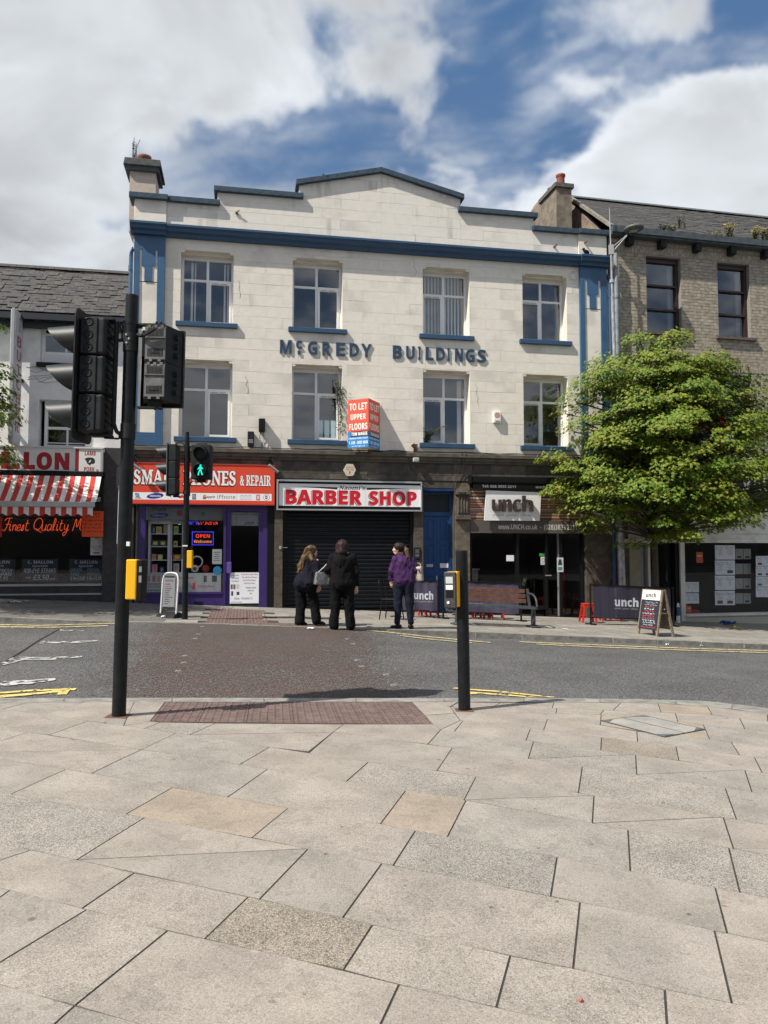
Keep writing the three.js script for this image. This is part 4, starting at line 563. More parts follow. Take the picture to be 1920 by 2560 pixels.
  const dots = []; for (let i = 0; i < 26; i++) for (const y of [-0.155, 0.155]) dots.push(new THREE.SphereGeometry(0.0065, 6, 4).translate(ou - 0.245 + i * 0.0196, oy + y, -0.372)); for (let i = 1; i < 16; i++) for (const x of [-0.245, 0.245]) dots.push(new THREE.SphereGeometry(0.0065, 6, 4).translate(ou + x, oy - 0.155 + i * 0.0194, -0.372));
  part('led_border', dots, led([0.06, 0.06, 1.0]), o);
  const word = (s, w, h, y) => { const g = new TextGeometry(s, { font, size: 1, depth: 0.1, curveSegments: 3 }); g.computeBoundingBox(); const b = g.boundingBox; return g.translate(-(b.min.x + b.max.x) / 2, -b.min.y, 0).scale(w / (b.max.x - b.min.x), h / (b.max.y - b.min.y), 0.05).translate(ou, y, -0.374); };
  part('led_word', word('OPEN', 0.33, 0.085, oy + 0.015), led([0.8, 0.05, 0.02], 1.1), o); part('led_word', word('Welcome', 0.42, 0.075, oy - 0.11), led([0.75, 0.22, 0.12], 0.9), o);
  const tick = thing('led_strip', 'thin scrolling light strip in blue and red across shop window', 'sign', FA, [U(490, 1295), 2.1, -0.4]), lb = [[], [], []]; const lr = rng(3); for (let i = 0; i < 46; i++) for (let k = 0; k < 3; k++) if (lr() < 0.6) lb[i < 10 ? 0 : i < 24 ? 1 : 2].push(new THREE.SphereGeometry(0.007, 5, 4).translate(U(441, 1296) + i * 0.0205, 2.12 + k * 0.025, -0.392));
  part('strip_case', box(U(436, 1296), U(550, 1296), 2.08, 2.21, -0.43, -0.40), P.black, tick); part('led_row', lb[0], led([0.5, 0.9, 0.6]), tick); part('led_row', lb[1], led([0.05, 0.06, 0.9]), tick); part('led_row', lb[2], led([0.9, 0.05, 0.03]), tick);
  // shelves and what stands on them
  const wM = M([0.55, 0.56, 0.58], 0.5), r = rng(12), pick = [[0.55, 0.55, 0.53], [0.12, 0.30, 0.42], [0.48, 0.14, 0.06], [0.06, 0.06, 0.07], [0.50, 0.20, 0.26], [0.10, 0.30, 0.24], [0.55, 0.52, 0.08], [0.42, 0.30, 0.22]].map((c) => M(c, 0.5));
  const cab = (xl, xr, rowsY, name, label, mat) => { const c = thing(name, label, 'shelf', FA, [(xl + xr) / 2, 0.55, -0.6]); part('upright', [box(xl - 0.05, xl, 0.55, 2.2, -0.62, -0.28), box(xr, xr + 0.05, 0.55, 2.2, -0.62, -0.28), box(xl, xr, 2.12, 2.2, -0.62, -0.28)], mat, c); for (const y of rowsY) part('shelf', box(xl, xr, y - 0.018, y, -0.60, -0.30), mat, c); part('back_panel', box(xl, xr, 0.55, 2.12, -0.64, -0.622), P.dark, c); return c; };
  const ya = [0.68, 1.0, 1.30, 1.62, 1.92].map((y) => y - 0.03);
  cab(U(372, 1370), U(416, 1370), ya, 'display_shelf', 'white framed display shelf full of gadgets behind the phone shop window', wM); cab(U(427, 1370), U(452, 1370), ya, 'display_shelf', 'narrow grey shelf of boxed gadgets in middle of phone shop window', P.grey);
  for (const [xl, xr] of [[U(372, 1370), U(416, 1370)], [U(427, 1370), U(452, 1370)]]) for (const y of ya) for (let x = xl + 0.03; x < xr - 0.06;) { const w = 0.06 + r() * 0.13, h = 0.09 + r() * 0.14, z = -0.36 - r() * 0.05; if (x + w > xr) break; const b = thing('boxed_gadget', `small retail box on ${['the lowest', 'the second', 'the middle', 'the fourth', 'the top'][ya.indexOf(y)]} board of the ${xl < U(420, 1370) ? 'white' : 'narrow grey'} display shelf`, 'box', FA, [x + w / 2, y, z - 0.05], 'boxed gadgets on the phone shop shelves'); const m = pick[Math.floor(r() * 8)]; part('carton', box(x, x + w, y, y + h, z - 0.1, z), m, b); if (r() < 0.7) part('label', box(x + w * 0.2, x + w * 0.8, y + h * 0.25, y + h * 0.75, z, z + 0.002), pick[Math.floor(r() * 8)], b); x += w + 0.015 + r() * 0.04; }
  const ring = thing('ring_light', 'white ring lamp standing in the phone shop window', 'lamp', FA, [U(484, 1410), 0.95, -0.5]); part('ring', new THREE.TorusGeometry(0.13, 0.018, 8, 32).translate(U(489, 1410), 1.22, -0.5), P.paper, ring); part('stand', rod([U(489, 1410), 0.55, -0.5], [U(489, 1410), 1.08, -0.5], 0.012), P.black, ring);
  for (const [px, s] of [[484, 'round white headset speaker on the phone shop window ledge'], [512, 'red and white boxed speaker on the phone shop window ledge']]) { const u = U(px, 1440), b = thing('speaker', s, 'speaker', FA, [u, 0.96, -0.45]); part('cone', new THREE.CylinderGeometry(0.085, 0.085, 0.08, 20).rotateX(Math.PI / 2).translate(u, 1.06, -0.45), px < 500 ? P.paper : P.red, b); part('grille', new THREE.CylinderGeometry(0.045, 0.045, 0.02, 16).rotateX(Math.PI / 2).translate(u, 1.06, -0.40), P.terracotta, b); part('foot', box(u - 0.05, u + 0.05, 0.94, 0.985, -0.5, -0.42), P.black, b); }
  const wt = thing('window_table', 'dark display table behind the lower phone shop window', 'table', FA, [(xa + xb) / 2, 0.5, -0.5]); part('table_top', box(U(455, 1440), xb, 0.90, 0.94, -0.8, -0.25), P.dark, wt); part('table_side', box(U(455, 1440), xb, 0.0, 0.90, -0.8, -0.76), P.dark, wt);
}
// sandwich shop front: awning box, striped board, white name board, dark glazing
{
  const x0 = 2.185, x1 = 5.25, t = thing('shopfront', 'dark sandwich shop front with striped brown board and glazed door', 'shopfront', FA, [(x0 + x1) / 2, baseY(3.7), -0.1]);
  const yS = V(1300, 1222), yT = V(1300, 1301), yF = V(1300, 1333);
  img('striped_board', x0, x1, yT, yS, -0.004, print(256, 512, (g, w, h) => { const c = ['#6d5a4c', '#5b3f36', '#b08d72', '#4a2a26', '#8c6a55', '#3d2624', '#bfae9c', '#7d3129', '#9b7a62', '#5a2220', '#a98a70', '#6b1d20', '#8f6f5b', '#7b2a26', '#b49b86', '#8a7260', '#6e5849', '#9c8570']; let y = 0; const r = rng(8); for (let i = 0; y < h; i++) { const q = 12 + r() * 26; g.fillStyle = c[i % c.length]; g.fillRect(0, y, w, q); y += q; } }, 0.55), t);
  part('board_backing', box(x0, x1, yT - 0.02, yS + 0.35, -0.2, -0.006), P.dark, t);
  const f = part('fascia', box(x0, x1, yF, yT - 0.005, -0.2, 0.03), rough([0.105, 0.092, 0.080], 0.5, 0.7), t);
  img('fascia_print', x0 + 0.02, x1 - 0.02, yF, yT - 0.01, 0.0315, print(1024, 96, (g, w, h) => { g.fillStyle = '#5a534d'; g.fillRect(0, 0, w, h); g.font = 'italic 56px cursive, sans-serif'; fitText(g, 'www.UNCH.co.uk  -  (028)3833 2211', 240, 66, 710, 40, '100px cursive, sans-serif', '#f0eee8'); }, 0.5), f);
  part('frame', [box(x0, x0 + 0.06, -0.35, yF, -0.22, -0.05), box(x1 - 0.06, x1, -0.4, yF, -0.22, -0.05), box(U(1293), U(1300), -0.3, yF, -0.22, -0.06), box(U(1366), U(1372), -0.3, yF, -0.22, -0.06), box(U(1402), U(1408), -0.3, yF, -0.22, -0.06), box(x0, x1, -0.45, -0.18, -0.25, -0.04), box(x0, U(1366), 0.0, 0.09, -0.22, -0.06)], P.black, t);
  part('window_pane', panel(x0 + 0.06, U(1293), 0.09, yF, -0.13), P.shopGlass, t); part('window_pane', panel(U(1300), U(1366), 0.0, yF, -0.13), P.shopGlass, t); part('window_pane', panel(U(1408), x1 - 0.06, -0.15, yF, -0.13), P.shopGlass, t);
  const d = part('door', [box(U(1372), U(1374), -0.2, yF, -0.2, -0.12), box(U(1400), U(1402), -0.2, yF, -0.2, -0.12)], P.alu, t); part('door_pane', panel(U(1374), U(1400), -0.2, yF, -0.15), P.shopGlass, d); part('door_handle', [rod([U(1364), V(1370, 1439), -0.03], [U(1379), V(1370, 1439), -0.03], 0.012), rod([U(1376), V(1370, 1439), -0.03], [U(1376), V(1370, 1439), -0.12], 0.012)], P.alu, d);
  part('interior', [box(x0 - 0.02, x1, -0.6, 2.7, -4.1, -4.0), box(x0 - 0.02, x0, -0.6, 2.7, -4.0, -0.2), box(x1 - 0.02, x1, -0.6, 2.7, -4.0, -0.2), box(x0, x1, 2.7, 2.75, -4.1, -0.2), box(x0, x1, -0.45, -0.30, -4.0, -0.25)], M([0.045, 0.042, 0.04], 0.8), t);
  part('red_reflection', [box(U(1446), U(1474), -0.2, 1.35, -1.3, -1.26)], M([0.28, 0.02, 0.015], 0.5), t); part('notice', box(U(1270, 1395), U(1289, 1395), V(1280, 1403), V(1280, 1388), -0.125, -0.12), P.paper, t); part('notice', box(U(1353, 1388), U(1369, 1388), V(1360, 1390), V(1360, 1383), -0.125, -0.12), M([0.05, 0.36, 0.07], 0.5), t);  // the red slab is added to stand for a reflection in the glass
  img('notice', U(1356, 1400), U(1369.5, 1400), V(1360, 1412), V(1360, 1392), -0.119, print(64, 96, (g) => { g.fillStyle = '#dcdcdc'; g.fillRect(0, 0, 64, 96); g.strokeStyle = '#a33'; g.lineWidth = 6; g.beginPath(); g.arc(32, 40, 18, 0, 7); g.stroke(); g.fillStyle = '#444'; g.fillRect(10, 72, 44, 6); }), t); img('notice', U(1394, 1410), U(1410, 1410), V(1400, 1430), V(1400, 1394), -0.04, print(64, 128, (g) => { g.fillStyle = '#cfd3d4'; g.fillRect(0, 0, 64, 128); g.fillStyle = '#243b44'; g.beginPath(); g.arc(32, 30, 16, 0, 7); g.fill(); g.fillRect(12, 40, 40, 28); g.fillStyle = '#5b8190'; g.fillRect(10, 84, 44, 30); }), t);
  const tb = thing('cafe_counter', 'pale counter corner standing inside the dark sandwich shop', 'counter', FA, [U(1220), -0.3, -1.2]); part('counter_front', box(U(1211), U(1229), 0.1, 0.98, -1.2, -1.15), M([0.25, 0.23, 0.2], 0.6), tb); part('counter_top', box(U(1209), U(1232), 0.98, 1.02, -1.5, -1.1), P.grey, tb);
  // awning cassette with the telephone number
  const ay0 = V(1250, 1222, 0.2), ay1 = V(1250, 1191, 0.2), a = thing('awning_cassette', 'long black awning box with white telephone number above striped board', 'awning', FA, [(x0 + x1) / 2, ay0, 0.1]);
  part('cassette', [rbox(x0 - 0.02, x1 + 0.1, ay0 + 0.14, ay1, 0.01, 0.24, 0.03, 2), box(x0 + 0.05, x1, ay0 + 0.02, ay0 + 0.14, 0.01, 0.12)], P.black, a); img('valance', x0 + 0.05, x1, ay0 + 0.015, ay0 + 0.12, 0.1215, print(1024, 40, (g, w, h) => { g.fillStyle = '#15161a'; g.fillRect(0, 0, w, h); fitText(g, 'Tel: 028 3833 2211', 80, 32, 300, 26, '900 100px sans-serif', '#e8e8e8'); fitText(g, 'unch', 560, 32, 90, 26, '900 100px sans-serif', '#e8e8e8'); }), a); part('end_cap', rbox(x0 - 0.045, x0 - 0.02, ay0 + 0.12, ay1 + 0.02, 0.0, 0.26, 0.01, 1), P.black, a);
  // white name board with letters that stand off it
  const n = thing('shop_sign', 'white tilted name board with raised brown letters over sandwich shop', 'shop sign', FA, [U(1280, 1265, 0.15), yT, 0.15]);
  const q = [[1211, 1301], [1349.5, 1302], [1353, 1231], [1215.5, 1226]].map(([x, y]) => FA.at(x, y, 0.14));
  part('board', slab(q, 0.10, 0.14), M([0.78, 0.78, 0.78], 0.5), n); part('fixing', [box(q[0][0] + 0.2, q[0][0] + 0.26, yT + 0.1, yT + 0.5, 0.0, 0.1), box(q[1][0] - 0.26, q[1][0] - 0.2, yT + 0.1, yT + 0.5, 0.0, 0.1)], P.grey, n);
  const L = (ch, xa, xb, ya, yb) => { const [a, c] = FA.at(xa, yb, 0.2), [b2, d2] = FA.at(xb, ya, 0.2); part('letter', letter(ch, a, b2, c, d2, 0.165, 0.06), rough([0.065, 0.038, 0.028], 0.6, 0.3), n); part('letter_spacer', box((a + b2) / 2 - 0.015, (a + b2) / 2 + 0.015, c + 0.1, c + 0.14, 0.14, 0.166), P.grey, n); };
  L('u', 1230.5, 1254, 1249, 1278.5); L('n', 1257, 1279, 1248, 1279); L('c', 1283, 1302.5, 1248, 1279.5); L('h', 1306, 1332.5, 1239.5, 1278.5);
  const [ta, tb1] = FA.at(1229, 1293, 0.142), [tc, td] = FA.at(1331, 1283, 0.142); img('tagline', ta, tc, tb1, td, 0.1425, print(512, 48, (g, w, h) => { g.fillStyle = '#e9e9e9'; g.fillRect(0, 0, w, h); fitText(g, 'sandwich | gourmet | coffee bar', 8, 36, 496, 28, 'italic 100px cursive, serif', '#4d4d4d'); }), n);
}
// to let board folded to a V, fixed to the wall
{
  const ap = FA.at(921.5, 1050, 0.55), aT = FA.at(921.5, 990.5, 0.55)[1], aB = FA.at(921.5, 1115, 0.55)[1], [lu, lt] = FA.at(870.3, 1006, 0.22), lb = FA.at(870.3, 1123, 0.22)[1], [ru, rt] = FA.at(949, 1009, 0.02), rb = FA.at(949, 1124, 0.02)[1];
  const t = thing('letting_board', 'red and blue to let board folded in V shape on cream wall', 'sign', FA, [ap[0], aB, 0.02]);
  const quad = (a, b, mat, name, d = 0) => { const g = new THREE.BufferGeometry(), [[x0, y0, z0, t0], [x1, y1, z1, t1]] = [a, b], n = new THREE.Vector3(-(z1 - z0), 0, x1 - x0).normalize().multiplyScalar(d); g.setAttribute('position', new THREE.Float32BufferAttribute([x0, y0, z0, x1, y1, z1, x1, t1, z1, x0, y0, z0, x1, t1, z1, x0, t0, z0].map((v, i) => v + [n.x, 0, n.z][i % 3]), 3)); g.setAttribute('uv', new THREE.Float32BufferAttribute([0, 0, 1, 0, 1, 1, 0, 0, 1, 1, 0, 1], 2)); g.computeVertexNormals(); return part(name, g, mat, t, true); };
  const H = (aT - aB + lt - lb) / 2, yb = (aB + lb) / 2, A = [ap[0], yb, 0.55, yb + H], Lf = [lu, yb, 0.22, yb + H], Rr = [ru, yb, 0.02, yb + H];
  const art = () => print(512, 768, (g, w, h) => { g.fillStyle = '#e2533c'; g.fillRect(0, 0, w, h * 0.66); fitText(g, 'TO LET', 36, 168, 440, 110, 'bold 100px sans-serif', '#f5f2ee'); fitText(g, 'UPPER', 66, 322, 380, 92, 'bold 100px sans-serif', '#f5f2ee'); fitText(g, 'FLOORS', 30, 480, 450, 100, 'bold 100px sans-serif', '#f5f2ee'); g.fillStyle = '#1c2440'; g.fillRect(0, h * 0.66, w, h * 0.115); g.fillStyle = '#2a7fc4'; g.fillRect(0, h * 0.775, w, h * 0.225); g.fillRect(0, h * 0.66, 70, h * 0.115); fitText(g, 'TOM MAGEE', 84, 574, 400, 52, '900 100px sans-serif', '#f4f4f4'); fitText(g, 'COMMERCIAL PROPERTY AGENTS', 20, 630, 470, 24, 'bold 100px sans-serif', '#eef4fa'); fitText(g, 'T. 028 - 3835 0666', 24, 708, 470, 46, 'bold 100px sans-serif', '#eef4fa'); fitText(g, 'www.tommagee.co.uk', 90, 752, 340, 24, '100px sans-serif', '#eef4fa'); }, 0.5);
  const m = art(); quad(Lf, A, m, 'board_face', 0.004); quad(A, Rr, m, 'board_face', 0.004);
  part('board', [slab([[lu, 0], [ap[0], 0], [ru, 0]].map(([x], i) => [x, -[0.22, 0.55, 0.02][i]]), 0, H).rotateX(-Math.PI / 2).translate(0, yb, 0)], M([0.62, 0.58, 0.50], 0.7), t);
  part('fixing_arm', [rod([lu + 0.05, yb + 0.3, 0.2], [lu + 0.05, yb + 0.3, 0], 0.015), rod([lu + 0.05, yb + 0.9, 0.2], [lu + 0.05, yb + 0.9, 0], 0.015)], P.grey, t);
}
// small fittings on the front
{
  const bx = (name, label, cat, px, py, w, h, d, mat, extra) => { const [u, y] = FA.at(px, py, d), t = thing(name, label, cat, FA, [u, y, 0]); part('case', rbox(u - w / 2, u + w / 2, y - h / 2, y + h / 2, 0.006, d, 0.015, 2), mat, t); extra?.(t, u, y, d); return t; };
  bx('junction_box', 'dark weatherproof equipment box on wall just above stone band', 'box', 627, 1096, 0.15, 0.34, 0.16, P.blackMatt, (t, u, y, d) => part('vent', [0, 1, 2].map((i) => box(u - 0.05, u + 0.05, y - 0.1 + i * 0.03, y - 0.085 + i * 0.03, d, d + 0.004)), P.grey, t));
  bx('junction_box', 'black ribbed box with dangling cables higher on the cream wall', 'box', 655, 1062, 0.15, 0.31, 0.17, P.black, (t, u, y, d) => { part('cable', [tube([[u - 0.02, y - 0.14, 0.08], [u - 0.05, y - 0.3, 0.05], [u + 0.02, y - 0.45, 0.04], [u - 0.04, y - 0.62, 0.05]], 0.007), tube([[u + 0.03, y - 0.14, 0.08], [u + 0.05, y - 0.35, 0.05], [u - 0.01, y - 0.5, 0.06], [u + 0.08, y - 0.62, 0.05]], 0.006)], P.wire, t); part('rib', [0, 1, 2, 3].map((i) => box(u - 0.06, u + 0.06, y - 0.08 + i * 0.05, y - 0.06 + i * 0.05, d, d + 0.006)), P.blackMatt, t); });
  bx('alarm_box', 'white rectangular alarm box with round red mark on upper wall', 'alarm', 1243.5, 1042, 0.19, 0.30, 0.10, P.upvc, (t, u, y, d) => { part('mark', new THREE.RingGeometry(0.045, 0.068, 24).translate(u, y + 0.04, d + 0.002), M([0.5, 0.17, 0.10], 0.5), t); part('mark', new THREE.CircleGeometry(0.04, 20).translate(u, y + 0.04, d + 0.0015), M([0.55, 0.35, 0.28], 0.5), t); part('lamp', rbox(u - 0.06, u + 0.06, y - 0.12, y - 0.09, d, d + 0.012, 0.005, 1), P.grey, t); });
  const [hu, hy] = FA.at(874.5, 1174.5, 0.1), hx = thing('alarm_box', 'hexagonal cream alarm box on the dark stone above barber sign', 'alarm', FA, [hu, hy, 0]); part('case', new THREE.CylinderGeometry(0.165, 0.165, 0.09, 6).rotateX(Math.PI / 2).rotateZ(Math.PI / 6).scale(0.92, 1, 1).translate(hu, hy, 0.055), M([0.62, 0.56, 0.46], 0.5), hx); img('badge', hu - 0.11, hu + 0.11, hy - 0.12, hy + 0.10, 0.1015, print(128, 128, (g) => { g.fillStyle = '#cdc3ae'; g.fillRect(0, 0, 128, 128); fitText(g, 'CASTLE', 8, 36, 112, 22, 'bold 100px sans-serif', '#a8543f'); fitText(g, '3833 1762', 10, 64, 108, 16, 'bold 100px sans-serif', '#3a3a3a'); g.fillStyle = '#b0392f'; g.fillRect(54, 78, 20, 38); }), hx);
  bx('junction_box', 'small pale socket box under the stone band near the blue door', 'box', 1041, 1149, 0.15, 0.10, 0.17, M([0.55, 0.55, 0.52], 0.5), (t, u, y, d) => part('lid', rbox(u - 0.055, u + 0.055, y - 0.035, y + 0.035, d, d + 0.006, 0.004, 1), P.grey, t));
  bx('plaque', 'black nameplate with small lettering on stone beside blue door', 'plaque', 1043, 1384, 0.16, 0.30, 0.05, P.black, (t, u, y, d) => img('lettering', u - 0.07, u + 0.07, y - 0.13, y + 0.13, d + 0.001, print(96, 160, (g) => { g.fillStyle = '#15161a'; g.fillRect(0, 0, 96, 160); g.fillStyle = '#7f8488'; for (const [y, w] of [[20, 70], [40, 60], [56, 76], [86, 66], [104, 72], [120, 58]]) g.fillRect(48 - w / 2, y, w, 7); }), t));
  const floods = FA.at(1038, 1118, 0.1), fl = thing('broken_lamp', 'small rusty brown lamp bracket on the ledge over the blue door', 'lamp', FA, [floods[0], floods[1], 0]); part('body', [rod([floods[0] - 0.06, floods[1] + 0.07, 0.08], [floods[0] + 0.05, floods[1] - 0.08, 0.1], 0.055, 0.03, 10), box(floods[0] - 0.03, floods[0] + 0.03, floods[1] - 0.12, floods[1] - 0.04, 0.0, 0.08)], rough([0.10, 0.045, 0.03], 0.8, 0.2), fl); part('bracket', box(floods[0] - 0.06, floods[0] + 0.06, floods[1] + 0.05, floods[1] + 0.08, 0.0, 0.12), P.terracotta, fl);
  // cables along the ledge
  const cb = rng(44), run = (n, y, z, a, b, s) => tube(Array.from({ length: n }, (_, i) => [lerp(a, b, i / (n - 1)), y + (cb() - 0.5) * s, z + (cb() - 0.5) * 0.03]), 0.011, n * 6, 5), ct = thing('cable', 'black cables running along the ledge of the cream building', 'cable', FA, [0, 3.92, 0.1]); part('cable_run', [run(26, 3.925, 0.09, -5.95, 4.6, 0.03), run(20, 3.935, 0.05, -2.2, 5.6, 0.035)], P.wire, ct); part('cable_drop', [tube([[-0.4 + 0.9, 3.9, 0.15], [0.62, 3.7, 0.1], [0.68, 3.5, 0.06], [0.9, 3.3, 0.05], [0.99, 3.19, 0.05]], 0.009)], P.wire, ct); part('cable_drop', [tube([[1.95, 3.9, 0.15], [1.93, 3.6, 0.07], [1.78, 3.2, 0.05], [1.72, 3.0, 0.06], [1.95, 2.92, 0.16], [2.2, 3.0, 0.05]], 0.009), tube([[2.05, 3.9, 0.15], [2.0, 3.55, 0.07], [1.8, 3.15, 0.05]], 0.008)], P.wire, ct);
  const b = FA.at(1466, 634, 0.1), bird = thing('bird', 'small black bird perched on the blue cornice near the pier', 'bird', FA, [b[0], 9.17, 0.12]);
  { const g = new THREE.SphereGeometry(1, 14, 10), p = g.attributes.position; for (let i = 0; i < p.count; i++) { const x = p.getX(i), y = p.getY(i), z = p.getZ(i); p.setXYZ(i, x * 0.10 * (1 - 0.25 * x), y * 0.06 * (1 - 0.3 * Math.abs(x)), z * 0.055); } g.computeVertexNormals(); part('body', [g.rotateZ(-0.5).translate(b[0], 9.27, 0.12), new THREE.SphereGeometry(0.036, 10, 8).translate(b[0] - 0.085, 9.345, 0.12), new THREE.ConeGeometry(0.012, 0.04, 6).rotateZ(Math.PI / 2).translate(b[0] - 0.135, 9.342, 0.12), new THREE.BoxGeometry(0.12, 0.012, 0.05).rotateZ(-0.55).translate(b[0] + 0.13, 9.205, 0.12)], P.black, bird); part('leg', rod([b[0] - 0.01, 9.17, 0.105], [b[0] - 0.005, 9.23, 0.11], 0.005), P.wire, bird); part('leg', rod([b[0] + 0.01, 9.17, 0.135], [b[0], 9.23, 0.13], 0.005), P.wire, bird); }
  const cr = FA.at(1432, 687, 0.02), cw = thing('cable_coil', 'thin white cable looped on the wall beside blue pilaster', 'cable', FA, [cr[0], cr[1], 0]); part('loop', [new THREE.TorusGeometry(0.10, 0.010, 6, 28).scale(0.9, 1.2, 1).translate(cr[0], cr[1], 0.03), new THREE.TorusGeometry(0.105, 0.008, 6, 28).scale(0.95, 1.1, 1).translate(cr[0] + 0.01, cr[1] - 0.01, 0.045)], P.paper, cw);
  for (const [px, py, l] of [[1389, 613, 'short rusty pipe stub sticking out of the parapet by coping'], [1463, 605, 'second rusty pipe stub on the parapet pier above the bird']]) { const q = FA.at(px, py, 0.1), s = thing('pipe_stub', l, 'pipe', FA, [q[0], q[1], 0]); part('stub', rod([q[0], q[1], -0.02], [q[0] + 0.01, q[1] - 0.01, 0.16], 0.022), P.terracotta, s); part('flange', rod([q[0], q[1], 0.002], [q[0], q[1], 0.012], 0.04, 0.04, 12), P.grey, s); }
}

// ------------------------------------------------------------------ butcher's building on the left, brick building on the right, terrace across the plaza
function ridgeOf(f, px, pyEave, pyRidge, w0, deg) { const e = f.at(px, pyEave, w0)[1]; let a = 0.5, b = 9; for (let i = 0; i < 40; i++) { const m = (a + b) / 2; if (f.at(px, pyRidge, -m)[1] > e + Math.tan(deg * Math.PI / 180) * (m + w0)) a = m; else b = m; } return [e, -a, e + Math.tan(deg * Math.PI / 180) * (a + w0)]; }
function slates(parent, x0, x1, xPart, e, w0, wr, vr, rowsN, sw, seed, limit, join) {     // courses of single slates laid from eave to ridge
  const r = rng(seed), ang = Math.atan2(vr - e, w0 - wr), L = Math.hypot(vr - e, w0 - wr), g = L / rowsN, rest = [[], [], [], []]; let n = 0;
  for (let j = 0; j < rowsN; j++) for (let x = x0 - (j % 2) * sw / 2; x < x1; x += sw) {
    const a = Math.max(x, x0), b = Math.min(x + sw, x1); if (b - a < 0.04) continue; const slip = r() < 0.05 ? 0.03 + r() * 0.05 : 0, len = g * 1.6, rag = r() < 0.25 ? 0.02 : 0;
    const geo = slab([[a + 0.003, -slip], [b - 0.003, -slip + (r() - 0.5) * rag], [b - 0.003, len], [a + 0.003, len]], 0, 0.009); geo.rotateX(-Math.PI / 2 + ang - 0.03 + (r() - 0.5) * 0.03).rotateY((r() - 0.5) * 0.006);
    const s = j * g; geo.translate(0, e + Math.sin(ang) * s + 0.02, w0 - Math.cos(ang) * s); const k = Math.floor(r() * 4);
    if (x > xPart && n < limit) { part('slate', geo, P.slate[k], parent); n++; } else rest[k].push(muv(geo, r() * 3, r() * 3));
  }
  const all = rest.filter((q) => q.length); for (let k = 0; k < 4; k++) if (rest[k].length && !join) tag(part('slate', rest[k], P.slate[k], parent, true), null, null, null, 'stuff'); 
  return [ang, L];
}
{
  // butcher's building
  const x0 = -14, x1 = -6.14, yb = baseY(-8), t = thing('butcher_building', 'white rendered old building with slate roof above the butcher shop', 'building', FA, [-9, yb, -1]);
  const [e, wr, vr] = ridgeOf(FA, 150, 786, 676, 0.22, 40), eV = e - 0.02, yS = V(150, 1117);
  const wins = [[U(101, 860), U(218, 860), V(150, 909), V(150, 814)], [U(107, 1050), U(218, 1050), V(150, 1120), V(150, 1000)]];
  const core = [], xs = [x0, wins[0][0], wins[0][1], x1];
  core.push(box(x0, wins[0][0], yS - 0.1, eV, -0.3, 0), box(wins[0][1], x1, yS - 0.1, eV, -0.3, 0), box(wins[0][0], wins[0][1], wins[0][3], eV, -0.3, 0), box(wins[0][0], wins[0][1], wins[1][3], wins[0][2], -0.3, 0), box(wins[0][0], wins[0][1], yS - 0.1, wins[1][2], -0.3, 0));
  part('wall', core, P.white, t); part('side_wall', [box(x0, x0 + 0.2, yb - 0.3, eV, -7, -0.3), box(x1 - 0.15, x1, yb - 0.3, eV, -7, -0.3), slab([[0.2, eV], [7, eV], [-wr, vr]], 0, 0.15).rotateY(Math.PI / 2).translate(x1 - 0.15, 0, 0), box(x0, x1, yb, eV, -7.2, -7)], P.white, t); part('floor', [box(x0 + 0.2, x1 - 0.15, yS - 0.15, yS - 0.05, -7, -0.3), box(x0 + 0.2, x1 - 0.15, eV - 0.1, eV, -7, -0.3), box(x0 + 0.2, x1 - 0.15, yS, eV, -4.2, -4.1)], P.inner, t);
  wins.forEach(([a, b, c, d], i) => {
    const fy0 = i ? c + 0.02 : V(150, 884), w = part('window', [box(a, a + 0.07, fy0, d, -0.24, -0.16), box(b - 0.07, b, fy0, d, -0.24, -0.16), box(a + 0.07, b - 0.07, fy0, fy0 + 0.07, -0.24, -0.16), box(a + 0.07, b - 0.07, d - 0.07, d, -0.24, -0.16)], P.upvc, t), m = (a + b) / 2 + 0.02;
    const ty = i ? V(150, 1068) : d - 0.18; part('mullion', box(m - 0.02, m + 0.02, fy0 + 0.07, d - 0.07, -0.23, -0.17), P.upvc, w); part('transom', box(a + 0.07, b - 0.07, ty - 0.03, ty + 0.03, -0.232, -0.165), P.upvc, w); if (!i) part('blocked_panel', box(a, b, c, fy0, -0.28, -0.13), P.white, w); else part('glazing_bar', box(a + 0.07, b - 0.07, V(150, 1105) - 0.012, V(150, 1105) + 0.012, -0.225, -0.175), P.upvc, w);
    part('pane', panel(a + 0.07, b - 0.07, fy0 + 0.07, d - 0.07, -0.20), P.glass, w); if (!i) part('window_sill', rbox(a - 0.06, b + 0.1, c - 0.10, c, -0.28, 0.10, 0.012, 1), P.blackMatt, w);
  });
  part('window_sill', rbox(U(49, 952), U(60, 952), V(50, 957), V(50, 949), 0, 0.12, 0.01, 1), P.blackMatt, t);
  const roof = part('roof', slab([[0.22, e - 0.03], [0.22, e], [wr, vr], [2 * wr - 0.22, e], [2 * wr - 0.22, e - 0.03], [wr, vr - 0.05]].map(([z, y]) => [-z, y]), 0, x1 - x0 + 0.12).rotateY(Math.PI / 2).translate(x0, 0, 0), P.dark, t);
  slates(roof, x0, x1 + 0.12, -9.75, e + 0.01, 0.24, wr, vr, 18, 0.235, 5, 298);
  part('ridge_tile', Array.from({ length: 18 }, (_, i) => slab([[-0.13, -0.06], [0.13, -0.06], [0, 0.05]], 0, 0.44).rotateY(Math.PI / 2).translate(x0 + i * 0.45, vr + 0.04, wr)), P.slate[1], roof);
  part('gutter', [box(x0, x1 + 0.1, e - 0.16, e - 0.02, 0.19, 0.30), box(x0, x1 + 0.05, e - 0.30, e - 0.16, 0.0, 0.14)], M([0.016, 0.022, 0.03], 0.5), t);
